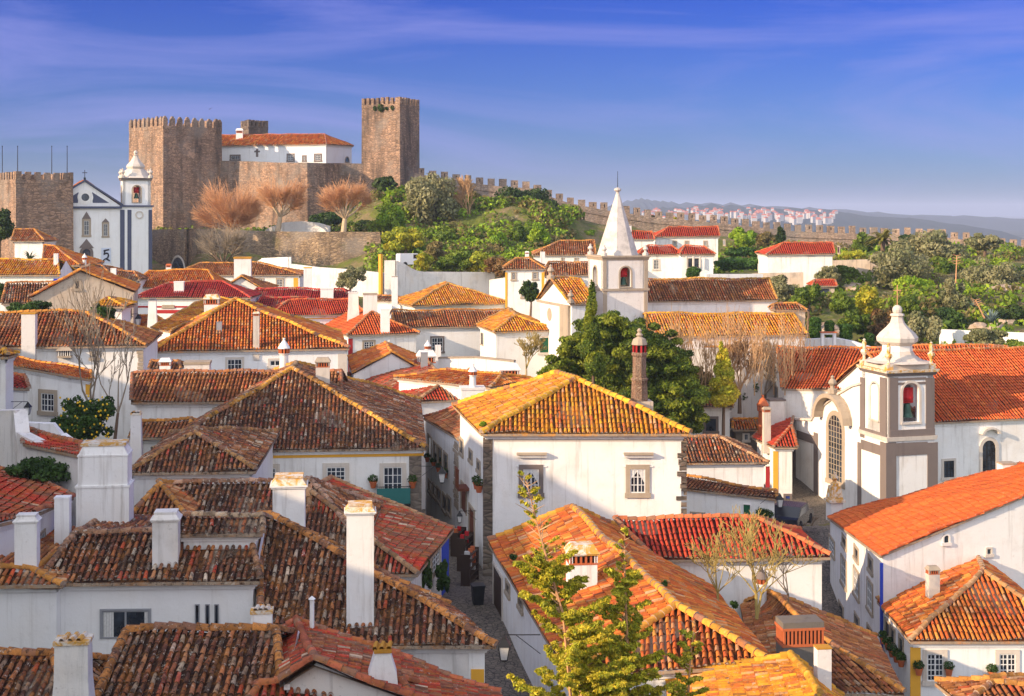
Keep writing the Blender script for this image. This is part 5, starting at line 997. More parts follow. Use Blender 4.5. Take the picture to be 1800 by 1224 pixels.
for i in range(20):
    a0, a1 = 2 * math.pi * i / 20, 2 * math.pi * (i + 1) / 20; f = [oc + ru * r * math.cos(t) + Vector((0, 0, r * math.sin(t))) for r, t in ((.55, a0), (1.1, a0), (1.1, a1), (.55, a1))]; mb.hexa([p - n * .01 for p in f], [p + n * .08 for p in f])
    mb.poly([oc + n * .012, oc + n * .012 + ru * .56 * math.cos(a0) + Vector((0, 0, .56 * math.sin(a0))), oc + n * .012 + ru * .56 * math.cos(a1) + Vector((0, 0, .56 * math.sin(a1)))], 1)
mb.build('round_window', ['whitewash', 'glass_dark'], root, org)
mb = MB(); t = A3 + Vector((0, 0, .2)); mb.box(t, ru, (.3, .3, .4)); mb.tube(t + Vector((0, 0, .3)), t + Vector((0, 0, 1.5)), .05, .05, 5); mb.tube(t + Vector((0, 0, 1.1)) - ru * .35, t + Vector((0, 0, 1.1)) + ru * .35, .05, .05, 5); mb.build('cross', ['iron_black'], root, org)
win_on(pl, root, 144, 385, 160, 416, 'sash', surround='stone_trim', fr=.3, label='tall window with an ornate pointed stone frame'); win_on(pl, root, 179, 391, 192, 417, 'sash', surround='stone_trim', fr=.25)
mb = MB(); tri_on(mb, [(144, 385), (160, 385), (152, 372)], .1); tri_on(mb, [(179, 391), (192, 391), (185.5, 384)], .1); tri_on(mb, [(139, 436), (165, 436), (152, 420)], .12); mb.build('gable_hood', ['stone_grey'], root, org)
win_on(pl, root, 140, 433, 164, 484, 'arch', name='door', nx=0, surround='stone_grey', fr=.4, sill=False)
# tower
tq = sq(c + ru * .02, ru, lu, 4.4, 4.4); tb = MB(); tw = empty('bell_tower_tmp', org, None, None); bpy.data.objects.remove(tw)
tb.hexa([Vector((p.x, p.y, -13)) for p in tq], [Vector((p.x, p.y, zf(362))) for p in tq]); cen = sum(tq, Vector()) / 4
tb.hexa([Vector((p.x, p.y, zf(364))) + (p - cen).normalized() * .3 for p in tq], [Vector((p.x, p.y, zf(361))) + (p - cen).normalized() * .3 for p in tq], 1)
for x0, x1 in ((224, 231), (261, 267.5)): slab(tb, pl, x0, 369, x1, 480, .06, mat=1)
tower = tb.build('bell_tower', ['whitewash_clean', 'paint_slate'], root, org)
mb = MB(); bz0, bz1 = zf(361), zf(317); bw = 4.0; cc = Vector((cen.x, cen.y, 0))
for d in (ru, lu, -ru, -lu):
    nn = Vector((d.y, -d.x, 0)); arch_wall(mb, cc + nn * bw / 2, d, bw, bz0, bz1, 1.15, bz0 + .45, bz0 + 2.3, .4, 0, 2)
mb.hexa([Vector((p.x, p.y, bz1)) for p in rect(cc, ru, 4.4, 4.4)], [Vector((p.x, p.y, bz1 + .35)) for p in rect(cc, ru, 4.5, 4.5)], 1); mb.build('belfry', ['whitewash_clean', 'stone_grey', 'stone_trim'], tower, org)
mb = MB(); z = bz1 + .35; mb.lathe((cc.x, cc.y, z), [(2.7, 0), (2.1, .35), (1.75, .9), (1.6, 1.2), (1.25, 1.35), (1.45, 1.7), (1.3, 2.0), (.8, 2.5), (.5, 3.0), (.35, 3.3), (.45, 3.4), (.2, 3.5), (.33, 3.8), (.2, 4.05), (.01, 4.15)], 8, 0, al + math.pi / 8)
for d1 in (-1, 1):
    for d2 in (-1, 1): finial(mb, cc + ru * 2.0 * d1 + lu * 2.0 * d2 + Vector((0, 0, z)), 1.3)
mb.build('spire', ['stone_pale'], tower, org); bell(tower, org, cc + Vector((0, 0, bz0 + 1.0)) - lu * 1.2, .42, .8)
mb = MB(); k = ray_plane(245, 378, pl[0], pl[2])
for i in range(14): a0, a1 = 2 * math.pi * i / 14, 2 * math.pi * (i + 1) / 14; f = [k + ru * r * math.cos(t_) + Vector((0, 0, r * math.sin(t_))) for r, t_ in ((.4, a0), (.6, a0), (.6, a1), (.4, a1))]; mb.hexa([p for p in f], [p + n * .1 for p in f])
mb.build('clock_ring', ['stone_pale'], tower, org); win_on(pl, tower, 243, 402, 248, 410, nx=0, fr=.08); win_on(pl, tower, 243, 435, 248, 443, nx=0, fr=.08); win_on(pl, tower, 246, 461, 265, 482, 'arch', name='door', nx=0, fr=.3, sill=False)
# banner hanging on the church wall
mb = MB(); slab(mb, (pl[0] + n * .05, pl[1], n), 178, 436, 195, 463, .03)
S2 = [((182, 441), (192, 439)), ((184, 441), (184, 447)), ((182, 447), (189, 445)), ((189, 445), (191, 449)), ((191, 449), (189, 454)), ((189, 454), (184, 456)), ((184, 456), (181, 459)), ((187, 455), (193, 459))]
for (p0, p1) in S2: A_, B_ = ray_plane(*p0, pl[0] + n * .09, n), ray_plane(*p1, pl[0] + n * .09, n); mb.tube(A_, B_, .13, .10, 5, 1)
tag(mb.build('banner', ['banner_cloth', 'marking_black'], None, ray_plane(186, 450, pl[0], n)), 'pale cloth banner with a black calligraphic sign on the church wall', 'banner')
# ---------------------------------------------------------------- church with the stone spire, centre
Ys = 120; al = R_(15); ru = Vector((math.cos(al), math.sin(al), 0)); lu = Vector((-math.sin(al), math.cos(al), 0)); c = P(1060, 452, Ys); zf = lambda py: -(py - 370) / F * Ys; sd_ = 4.2
root = empty('church', (c.x, c.y, -15), 'old church with an octagonal whitish spire behind the dark conifer', 'church'); org = root.location; n = Vector((ru.y, -ru.x, 0)); pl = (c, ru, n); tq = sq(Vector((c.x, c.y, 0)), ru, lu, sd_, sd_); cen = sum(tq, Vector()) / 4
mb = MB(); mb.hexa([Vector((p.x, p.y, -17)) for p in tq], [Vector((p.x, p.y, zf(512))) for p in tq])
grow = lambda k, z: [Vector((p.x + (p.x - cen.x) * k, p.y + (p.y - cen.y) * k, z)) for p in tq]
mb.hexa(grow(.06, zf(512)), grow(.06, zf(508)), 1); slab(mb, pl, 1060, 512, 1067, 600, .05, mat=1); slab(mb, pl, 1132, 512, 1138, 600, .05, mat=1); tower = mb.build('bell_tower', ['whitewash_worn', 'stone_trim'], root, org)
mb = MB()
for d in (ru, lu, -ru, -lu): nn = Vector((d.y, -d.x, 0)); arch_wall(mb, cen + nn * sd_ / 2, d, sd_, zf(508), zf(458), 1.0, zf(505), zf(480), .5, 0, 1)
mb.hexa(grow(.02, zf(458)), grow(.06, zf(453)), 1); mb.hexa(grow(.09, zf(453)), grow(.09, zf(450)), 1); slab(mb, pl, 1060, 458, 1066, 507, .04, mat=1); slab(mb, pl, 1133, 458, 1139, 507, .04, mat=1); mb.build('belfry', ['whitewash_worn', 'stone_trim'], tower, org)
mb = MB(); mb.lathe((cen.x, cen.y, zf(450)), [(1.85, 0), (.16, zf(340) - zf(450)), (.14, zf(337) - zf(450)), (.32, zf(334) - zf(450)), (.30, zf(331) - zf(450)), (.05, zf(329) - zf(450))], 8, 0, al + math.pi / 8); mb.tube((cen.x, cen.y, zf(331)), (cen.x, cen.y, zf(300)), .035, .02, 5, 1)
for i in (0, 1, 3): p = tq[i] + (cen - tq[i]) * .08; finial(mb, Vector((p.x, p.y, zf(450))), .9)
mb.build('spire', ['limewash_spire', 'iron_black'], tower, org); bell(tower, org, cen + n * 1.5 + Vector((0, 0, zf(502))), .36, .7); win_on(pl, tower, 1084, 524, 1091, 546, nx=0, fr=.1)
def sub_house(root, geo, pal, gables, wall, base, w=.28, capc=None):
    h = H('tmp', None, geo, pal, gables=gables, wall=wall, base=base, w=w, capc=capc, over=.2); 
    for o in (h.roof, h.wall): o.parent = root; o.location = Vector(h.o) - root.location
    r = h.root; h.root = h.wall; h.o2 = h.o; bpy.data.objects.remove(r); return h
g = hx(125, (1136, 530), (1367, 528), (1130, 492), (1352, 491), p=.55, D=11); h = sub_house(root, g, 'brown', (1, 0), 'whitewash', -17, capc=(.5, .26, .05))
g = hx(117, (1130, 593), (1420, 589), (1135, 552), (1395, 553), p=.5, D=8); h = sub_house(root, g, 'orange', (1, 0), 'whitewash_worn', -17)
g = ([P(1003, 535, 116), P(1047, 534, 116.8), P(994, 524.6, 124.6), P(945, 524.6, 123.8)], [P(968, 491, 119.9), P(1020, 490, 120.7)], 'x'); h = sub_house(root, g, 'orange', (1, 1), 'whitewash', -17)
mb = MB(); a, b, u, nn = h.side('L'); pc = (a, u, nn); slab(mb, pc, 988, 536, 1003, 600, .25); slab(mb, pc, 945, 532, 1003, 536, .12); 
o = mb.build('buttress', ['stone_trim'], root, org); k = ray_plane(966, 553, a, nn); mb = MB()
for i in range(14): a0, a1 = 2 * math.pi * i / 14, 2 * math.pi * (i + 1) / 14; mb.poly([k + nn * .02, k + nn * .02 + u * .6 * math.cos(a0) + Vector((0, 0, .6 * math.sin(a0))), k + nn * .02 + u * .6 * math.cos(a1) + Vector((0, 0, .6 * math.sin(a1)))])
mb.build('round_window', ['stone_trim'], root, org); mb = MB(); finial(mb, g[1][0] + Vector((0, 0, 0)), 1.2); mb.build('finial', ['stone_trim'], root, org); mb = MB(); finial(mb, g[0][0] + Vector((0, 0, .1)), 1.0); mb.build('finial', ['stone_trim'], root, org)
g = hx(122, (1360, 545), (1420, 546), (1360, 534), (1400, 534), p=.4); sub_house(root, g, 'brown', (0, 0), 'plaster_stained', -17)
# ---------------------------------------------------------------- baroque church, right
Yb = 92; al = R_(15); ru = Vector((math.cos(al), math.sin(al), 0)); lu = Vector((-math.sin(al), math.cos(al), 0)); c = P(1561, 655, Yb); zf = lambda py: -(py - 370) / F * Yb; s_ = 3.45
root = empty('church', (c.x, c.y, -21), 'baroque white church with grey painted trim, red roofs and a bulbous bell tower', 'church'); org = root.location; n = Vector((ru.y, -ru.x, 0)); pl = (c, ru, n)
nl = Vector((-lu.y, lu.x, 0)); nl = nl if nl.x < 0 else -nl; plL = (c, -lu, nl)   # facade plane, facing left
c0 = Vector((c.x, c.y, 0)); tq = sq(c0, ru, lu, s_, s_); cen = sum(tq, Vector()) / 4; gr = lambda k, z: [Vector((p.x + (p.x - cen.x) * k, p.y + (p.y - cen.y) * k, z)) for p in tq]
mb = MB(); mb.hexa(gr(.03, -25), gr(.03, zf(776))); mb.hexa(gr(.10, zf(776)), gr(.12, zf(769)), 2)
ex = .06
for pp, xs_ in ((pl, ((1557, 1575), (1630, 1648))),):
    for x0, x1 in xs_: slab(mb, (pp[0] + pp[2] * ex, pp[1], pp[2]), x0, 778, x1, 1000, .05, mat=1)
    slab(mb, (pp[0] + pp[2] * ex, pp[1], pp[2]), 1575, 778, 1630, 800, .045, mat=1)
for x0, x1, y0 in ((1548, 1560, 778), (1508, 1514, 778)): slab(mb, (plL[0] + plL[2] * ex, plL[1], plL[2]), x0, y0, x1, 1000, .05, mat=1)
slab(mb, (plL[0] + plL[2] * ex, plL[1], plL[2]), 1514, 778, 1548, 795, .045, mat=1)
tower = mb.build('bell_tower', ['whitewash', 'stone_grey', 'stone_pale'], root, org); win_on((pl[0] + n * ex, pl[1], n), tower, 1596, 808, 1609, 833, nx=0, fr=.2)
mb = MB(); bz0, bz1 = zf(769), zf(662)
for d, ow in ((ru, 1.25), (lu, 1.0), (-ru, 1.25), (-lu, 1.0)):
    nn = Vector((d.y, -d.x, 0)); arch_wall(mb, cen + nn * s_ / 2, d, s_, bz0, bz1, ow, bz0 + .95, bz0 + 3.0, .42, 0, 2)
for pp, X in ((pl, ((1563, 1578), (1627, 1642))), (plL, ((1548, 1559), (1513, 1521)))):
    for x0, x1 in X: slab(mb, pp, x0, 664, x1, 769, .07, mat=1)
slab(mb, pl, 1578, 664, 1627, 668, .055, mat=1); slab(mb, pl, 1578, 672, 1627, 676, .055, mat=1); slab(mb, pl, 1563, 755, 1642, 769, .12, mat=1); slab(mb, plL, 1513, 757, 1560, 769, .12, mat=1)
mb.hexa(gr(.06, bz1), gr(.12, zf(656)), 1); mb.hexa(gr(.16, zf(656)), gr(.18, zf(651)), 3); mb.build('belfry', ['whitewash', 'stone_grey', 'stone_pale', 'cap_lichen'], tower, org)
K = lambda w: w / F * Yb; zt = lambda py: zf(py) - zf(651); mb = MB(); r8 = al + math.pi / 8
mb.hexa(gr(.02, zf(651)), gr(.0, zf(641)), 0)
mb.lathe((cen.x, cen.y, zf(651)), [(K(62), zt(641)), (K(44), zt(638)), (K(32), zt(630)), (K(27), zt(622)), (K(26), zt(612)), (K(30), zt(610)), (K(36), zt(605)), (K(37), zt(598)), (K(31), zt(590)), (K(20), zt(580)), (K(13), zt(572)), (K(11), zt(566)), (K(10), zt(561)), (K(13), zt(559)), (K(12), zt(556)), (K(5), zt(554)), (K(4.5), zt(550))], 8, [0, 0, 0, 1, 0, 0, 0, 0, 0, 0, 0, 0, 0, 0, 0, 0], r8)
mb.lathe((cen.x, cen.y, zf(558)), [(K(9) * math.sin(t), K(9) * (1 - math.cos(t))) for t in np.linspace(.1, 3.1, 9)], 12, 0)
for p in tq: pp = p + (cen - p) * .06; mb.box(Vector((pp.x, pp.y, zf(651))), ru, (K(12), K(12), K(9)), 2); mb.lathe((pp.x, pp.y, zf(642)), [(K(3), 0), (K(2.6), K(8)), (K(7), K(15)), (K(6), K(19)), (K(3), K(20)), (K(4), K(26)), (K(4), K(32)), (K(2), K(35)), (K(3), K(37)), (.01, K(39))], 8, 2)
t0 = Vector((cen.x, cen.y, zf(542))); mb.tube(t0, t0 + Vector((0, 0, K(38))), .03, .03, 5, 3); mb.tube(t0 + Vector((-.28, 0, K(28))), t0 + Vector((.28, 0, K(28))), .03, .03, 5, 3); mb.build('cupola', ['stone_pale', 'whitewash', 'cap_lichen', 'twig_red'], tower, org)
bell(tower, org, cen + n * 1.25 + Vector((0, 0, bz0 + 1.25)), .42, .95); bell(tower, org, cen + nl * 1.3 + Vector((0, 0, bz0 + 1.3)), .32, .85)
# facade
prof = [(1393, 1030), (1393, 738), (1428, 740), (1438, 722), (1452, 712), (1476, 694), (1500, 680), (1516, 676), (1560, 676), (1560, 1030)]; f = [ray_plane(x, y, plL[0], plL[2]) for x, y in prof]; mb = MB(); 
b2 = [p - nl * 0.8 for p in f]; mb.hexa(f, b2); mb.build('facade', ['whitewash'], root, org); mb = MB()
for i in range(1, 7): q = [f[i] + nl * .15, f[i + 1] + nl * .15, f[i + 1] - nl * .95, f[i] - nl * .95]; mb.hexa([p + Vector((0, 0, .003)) for p in q], [p + Vector((0, 0, .16)) for p in q])
mb.build('coping', ['stone_pale'], root, org); mb = MB()
slab(mb, plL, 1392, 761, 1399, 1030, .05); slab(mb, plL, 1431, 761, 1438, 1030, .05); slab(mb, plL, 1399, 761, 1431, 775, .045); mb.build('painted_panel', ['stone_grey'], root, org)
win_on(plL, root, 1453, 722, 1485, 852, 'arch', surround='stone_trim', fr=.35, nx=5, ny=12, sash='stone_trim', label='tall arched church window with a fine grid')
ac = ray_plane(1470, 740, plL[0], nl); mb = MB(); K12 = 12
for i in range(K12):
    a0, a1 = math.pi * i / K12, math.pi * (i + 1) / K12; q = [ac + (-lu) * rr * math.cos(t) + Vector((0, 0, rr * math.sin(t) * .85)) for rr, t in ((2.0, a0), (2.35, a0), (2.35, a1), (2.0, a1))]; mb.hexa([p - nl * .05 for p in q], [p + nl * .75 for p in q])
pk = ac + Vector((0, 0, 2.0)) + nl * .3; finial(mb, pk, 1.2); mb.build('arched_hood', ['stone_trim'], root, org)
g = ([P(1374, 684, 107), P(1625, 688, 101.5), P(1620, 650, 113), P(1350, 655, 115)], [P(1366, 612, 112), P(1600, 612, 108)], 'x'); h = sub_house(root, g, 'redorange', (1, 1), 'whitewash', -23, w=.27); win_on((h.side('L')[0], h.side('L')[2], h.side('L')[3]), root, 1362, 678, 1368, 704, nx=0, fr=.1)
fl = P(1628, 744, 93.5); fl = fl - ru * ((fl - c).dot(ru) - 3.0); fr = fl + ru * 19; bk = Vector((-ru.y, ru.x, 0)); r0 = fl + bk * 7.2; r0.z = -(616 - 370) / F * (r0.y + 2); g = ([fl, fr, fr + bk * 14.4, fl + bk * 14.4], [r0, r0 + ru * 21], 'x'); h = sub_house(root, g, 'redorange', (1, 1), 'whitewash', -23, w=.27)
sp = h.side('F'); spn = (sp[0], sp[2], sp[3]); win_on(spn, root, 1721, 768, 1755, 840, 'arch', surround='stone_pale', fr=.25, nx=3, ny=7, sash='iron_black'); win_on(spn, root, 1655, 806, 1680, 842, nx=3, ny=5, sash='iron_black', surround='stone_pale'); mb = MB()
k = ray_plane(1738, 762, sp[0], sp[3])
for i in range(8): a0, a1 = math.pi * i / 8, math.pi * (i + 1) / 8; q = [k + sp[2] * rr * math.cos(t) + Vector((0, 0, rr * math.sin(t) * .6)) for rr, t in ((.55, a0), (.75, a0), (.75, a1), (.55, a1))]; mb.hexa([p for p in q], [p + sp[3] * .4 for p in q])
mb.build('window_hood', ['stone_pale'], root, org)
g = hx(116, (1560, 640), (1772, 640), (1560, 609), (1770, 608), p=.5); sub_house(root, g, 'redorange', (1, 1), 'whitewash', -20)
# mossy portal pinnacle in front of the facade
p = P(1467, 915, 79); mb = MB(); mb.box(p, (1, .2, 0), (.75, .7, 1.1)); mb.hexa(rect(p + Vector((0, 0, 1.1)), (1, .2, 0), .95, .95), rect(p + Vector((0, 0, 1.25)), (1, .2, 0), .95, .95), 1)
mb.hexa(rect(p + Vector((0, 0, 1.25)), (1, .2, 0), .75, .75), rect(p + Vector((0, 0, 2.0)), (1, .2, 0), .55, .55), 1); finial(mb, p + Vector((0, 0, 1.95)), .8, 1); tag(mb.build('stone_pinnacle', ['whitewash_worn', 'cap_lichen'], None, p), 'orange lichened stone pinnacle standing at the corner of the smooth orange roof', 'pinnacle')
# ---------------------------------------------------------------- houses on the slope behind the spire
g = hx(150, (884, 474), (960, 473), (908, 455), (930, 454), p=.45, D=8); h = H('white_house', 'square white house with yellow corners just left of the spire', g, 'brown', base=-16, w=.3); h.band('F', 888, 892, 'paint_yellow'); h.band('F', 952, 957, 'paint_yellow'); h.window('F', 898, 477, 908, 493); h.window('F', 935, 477, 946, 492); h.window('F', 915, 508, 924, 524); h.chimney('slot', 923, 930, 442, 458, 154, capm='whitewash')
g = hx(160, (955, 485), (1040, 484), (965, 462), (1040, 462), p=.45); h = H('white_house', 'brown roofed house between the yellow cornered house and the spire', g, 'brown', base=-16, w=.3); h.chimney('plain', 950, 958, 442, 464, 162, capm='stone_trim')
g = hx(178, (936, 449), (1048, 449), (985, 424), (1045, 424), p=.4); h = H('white_house', 'white house with a long mauve brown roof left of the spire top', g, 'brown', base=-12, w=.32); h.window('F', 986, 451, 992, 460); h.window('F', 1009, 452, 1017, 460)
g = hx(196, (1105, 421), (1152, 421), (1110, 407), (1146, 408), p=.45); h = H('white_house', 'small white house right of the spire with a plain red roof', g, 'red', base=-12, w=.34, gables=(0, 1)); h.chimney('plain', 1104, 1110, 397, 412, 198, capm='whitewash')
g = hx(200, (1150, 417), (1266, 416), (1176, 400), (1262, 399), p=.45, D=9); h = H('white_house', 'long white house with a red roof and a gable end facing right', g, 'red', base=-13, w=.34, gables=(0, 1)); [h.window('F', x, 423, x + 8, 433) for x in (1182, 1203, 1236)]; h.window('R', 1271, 421, 1275, 432, nx=0)
g = hx(183, (1122, 448), (1202, 448), (1140, 432), (1180, 432), p=.4); h = H('white_house', 'white house with a low red hipped roof and one barred window', g, 'red', base=-14, w=.32); h.window('F', 1147, 455, 1160, 475, surround='stone_pale')
g = hx(180, (1195, 448), (1258, 448), (1204, 432), (1238, 433), p=.4); h = H('veranda_house', 'white house with a small columned veranda under a red roof', g, 'red', base=-14, w=.32, wall='whitewash_clean'); mb = MB(); a, b, u, n = h.side('F')
for x in (1206, 1218, 1230): p = h.onwall('F', x, 470) + n * .5; mb.tube((p.x, p.y, p.z), (p.x, p.y, h.E[0].z - .2), .16, .14, 8)
mb.build('column', ['stone_pale'], h.root, h.o); h.window('F', 1209, 454, 1228, 470, nx=0, fr=.05)
g = hx(176, (1347, 448), (1468, 447), (1378, 428), (1464, 427), p=.5, D=8); h = H('white_house', 'plain white house with a red roof standing alone right of the banded terrace', g, 'red', base=-14, w=.32, gables=(0, 1)); h.window('R', 1472, 432, 1476, 446, nx=0)
g = hx(165, (1428, 503), (1472, 503), (1432, 493), (1468, 493), p=.4); h = H('outbuilding', 'tiny open shed with a red roof on the slope', g, 'red', base=-14, cat='shed', wall='plaster_stained'); h.window('F', 1440, 505, 1458, 516, nx=0, fr=.03)
wall_run('terrace_wall', 'pinkish terrace wall below the lone white house', [(1322, 481, 170), (1412, 479, 169)], .6, -16, 'plaster_stained'); wall_run('terrace_wall', 'low white terrace wall left of the lone white house', [(1240, 482, 160), (1340, 482, 162)], .5, -16)
wall_run('ruined_wall', 'roofless pink and cream ruined wall on the right slope', [(1464, 458, 188), (1530, 456, 187), (1562, 462, 187)], .6, -14, 'plaster_stained'); wall_run('garden_wall', 'long low white wall at the right edge of the slope', [(1652, 579, 139), (1720, 582, 137), (1820, 586, 134)], .5, -18)
wall_run('garden_wall', 'white garden wall sloping away from the little gate', [(1412, 596, 125), (1470, 594, 125), (1500, 600, 124), (1530, 610, 123)], .5, -18)
p = P(1456, 612, 123.5); mb = MB(); k = 123.5 / F
for sx in (-1, 1): mb.box(p + Vector((sx * 10.5 * k, 0, -.8)), (1, 0, 0), (5 * k, .4, 24 * k + .8))
mb.box(p + Vector((0, 0, 24 * k)), (1, 0, 0), (26 * k, .42, 3 * k)); mb.box(p + Vector((0, 0, 27 * k)), (1, 0, 0), (29 * k, .6, 1.6 * k), 1); tag(mb.build('garden_gate', ['whitewash_clean', 'terracotta'], None, p), 'freestanding white gateway with a tiled top before the topiary', 'gate')
g = hx(113, (1250, 634), (1368, 634), (1240, 612), (1352, 612), p=.5, D=6); H('outbuilding', 'brown roofed shed behind the leafless trees below the church aisle', g, 'rust', cat='outbuilding', wall='plaster_stained', gables=(1, 0), base=-20)
wall_run('garden_wall', 'long stained wall below the church aisle behind the thin bare saplings', [(1150, 612, 112), (1300, 612, 112), (1420, 610, 113)], .5, -18, 'whitewash_worn')
# ---------------------------------------------------------------- town wall the camera stands on (left, outside the frame; it shades the near roofs)
wp = [(6, -6, -1.7), (-16, 2, -1.7), (-27, 18, -1.6), (-33, 34, -1.2), (-36, 42, .3), (-38, 47, 3.2), (-40, 53, 3.2), (-41, 57, 1.5), (-43, 64, 1.3), (-46, 70, -2), (-60, 100, -2)]; root = empty('town_wall', (-33, 34, -18), 'stone town wall beside the viewpoint, left of the lowest roofs', 'castle wall'); mb = MB()
for i in range(len(wp) - 1):
    a, b = Vector(wp[i]), Vector(wp[i + 1]); u = hdir(a, b); nn = Vector((-u.y, u.x, 0)) * 1.0; q = [a - nn, b - nn, b + nn, a + nn]; mb.hexa([Vector((p.x, p.y, -22)) for p in q], q)
mb.build('wall', ['town_wall'], root, root.location)
# ================================================================ trees and plants
def plane_tree(label, px, pyb, x0, y0, x1, y1, Y, n=900, twig='twig_red', seed=3, bark='bark_pale', r=.38):
    b = P(px, pyb, Y); rnd = random.Random(seed); root = empty('plane_tree', b, label, 'tree', 'bare plane trees on the castle square'); a0, a1 = P(x0, y0, Y), P(x1, y1, Y); rx = (a1.x - a0.x) / 2; rz = a0.z - a1.z; c = Vector(((a0.x + a1.x) / 2, Y, a1.z))
    fork = b.lerp(Vector((c.x, Y, c.z)), .75); fork.z = c.z + rz * .04; mb = MB(); mb.tube(b - Vector((0, 0, .8)), fork, r * 1.15, r * .8, 8); limbs = []
    for i in range(9):
        ph = i * 2 * math.pi / 9 + rnd.uniform(-.3, .3); q = rnd.uniform(.35, .6); e = Vector((c.x + rx * q * math.cos(ph), Y + rx * q * math.sin(ph), fork.z + rz * rnd.uniform(.16, .42))); m_ = fork.lerp(e, .5) + Vector((0, 0, -rz * .03))
        mb.tube(fork, m_, r * .5, r * .36, 6); mb.tube(m_, e, r * .36, r * .25, 6); limbs.append((m_, e))
        for k in range(2): e2 = e + Vector((rnd.uniform(-1, 1) * rx * .22, rnd.uniform(-1, 1) * rx * .22, rz * rnd.uniform(.03, .16))); mb.tube(e, e2, r * .22, r * .14, 5); limbs.append((e, e2))
    mb.build('trunk', [bark], root, b); mb = MB()
    for i in range(n):
        l0, l1 = limbs[rnd.randrange(len(limbs))]; s = l0.lerp(l1, rnd.uniform(.05, 1)); d = (s - fork); d.z = abs(d.z) * .5 + rz * .03; d = (d.normalized() + Vector((rnd.gauss(0, .38), rnd.gauss(0, .38), rnd.uniform(-.25, .55)))).normalized()
        # length up to an egg-shaped outline
        e = s; 
        for k in range(14):
            e = e + d * rz * .06; q = Vector(((e.x - c.x) / rx, (e.y - Y) / rx, (e.z - (fork.z + rz * .12)) / (a0.z - fork.z - rz * .12 if e.z > fork.z + rz * .12 else rz * .55)))
            if q.length > rnd.uniform(.55, 1.04): break
        m_ = s.lerp(e, .5) + Vector((rnd.gauss(0, .15), rnd.gauss(0, .15), -.05)); mb.tube(s, m_, .05, .038, 3); mb.tube(m_, e, .038, .02, 3)
        for k in range(3): f_ = s.lerp(e, rnd.uniform(.3, .9)); mb.tube(f_, f_ + (d + Vector((rnd.gauss(0, .5), rnd.gauss(0, .5), rnd.gauss(0, .4)))).normalized() * rz * .15, .02, .010, 3)
    mb.build('branches', [twig], root, b); return root
plane_tree('left bare plane tree with the widest reddish crown, in front of the keep', 402, 404, 345, 288, 468, 418, 217, 900, seed=4)
plane_tree('middle bare plane tree with an upright reddish crown', 487, 408, 446, 290, 543, 385, 214, 720, seed=5, r=.42)
plane_tree('right bare plane tree with a fan shaped reddish crown above the rubble wall', 603, 410, 553, 298, 662, 388, 213, 800, seed=6, r=.45)
plane_tree('shaded bare tree growing below the square beside the tunnel arch', 385, 468, 338, 372, 452, 470, 203, 330, 'twig_grey', 7, 'bark_brown', .3)
# trees below the town wall
T = tree
T('olive_tree', 'big grey green tree below the first merlons of the town wall', 706, 305, 806, 412, 226, 'olive', 14000, k=26, droop=.3)
T('oak_tree', 'dark rounded tree against the middle of the town wall', 852, 330, 975, 410, 236, 'dark', 13000, k=26)
T('shrub', 'brownish green shrub in front of the dark rounded tree', 868, 352, 948, 404, 229, 'khaki', 6000, cat='shrub')
T('olive_tree', 'pale olive tree hanging below the dark rounded tree', 853, 372, 905, 428, 222, 'olive', 5000)
T('tree', 'bright green ivy clad tree left of the grey green tree', 660, 356, 712, 414, 219, 'bright', 6000)
T('tree', 'small golden green tree with a visible forked trunk above the white van', 672, 398, 750, 452, 196, 'yellow', 6000, dep=.8, f=.38)
T('shrub', 'dark green shrub at the foot of the slender tower', 655, 312, 698, 340, 234, 'dark', 2500, cat='shrub', trunk=False)
T('shrub', 'leafy shrub with lime green leaves under the slender tower', 672, 332, 712, 362, 232, 'bright', 2500, cat='shrub', trunk=False)
bare_tree('bare_tree', 'pale leafless tree between the grey green and dark trees', 826, 410, 9.0, 226, 4, .22, .7, 3, 'twig_tan', 'bark_pale', .4, 21, rmin=.035)
for (x0, y0, x1, y1, Y, pal, lab) in ((740, 398, 800, 446, 210, 'mid', 'mid green bush below the big grey green tree'), (786, 412, 850, 462, 205, 'bright', 'fresh green bush in the middle of the hillside'), (842, 404, 892, 458, 207, 'bright', 'lime green bush left of the taller lime bush'),
    (890, 396, 938, 450, 212, 'mid', 'green bush under the pale olive'), (925, 392, 968, 448, 210, 'bright', 'tall lime green bush above the mauve brown roof'), (958, 384, 1012, 424, 224, 'dark', 'dark bush at the foot of the curved town wall'),
    (735, 428, 792, 474, 190, 'khaki', 'brownish bush beside the golden green tree'), (768, 440, 830, 480, 186, 'mid', 'green bush directly above the boundary wall'), (818, 442, 866, 480, 186, 'yellow', 'yellow green bush above the boundary wall'),
    (850, 452, 900, 486, 176, 'rusty', 'rusty brown bush at the end of the boundary wall'), (728, 444, 762, 480, 177, 'yellow', 'small yellow bush right of the white van'), (620, 386, 668, 410, 226, 'dark', 'dark bush behind the right plane tree'),
    (540, 372, 600, 402, 229, 'ivy', 'dark bush between the middle and right plane trees'), (1018, 404, 1052, 420, 224, 'bright', 'small lime bush clinging below the town wall'), (806, 340, 856, 372, 240, 'khaki', 'low dull bush under the town wall merlons'),
    (700, 408, 742, 436, 200, 'mid', 'round bush behind the golden green tree'), (600, 470, 640, 486, 190, 'ivy', 'low dark shrubs at the foot of the rubble wall')):
    T('bush', lab, x0, y0, x1, y1, Y, pal, 4200, cat='bush', trunk=False, k=12)
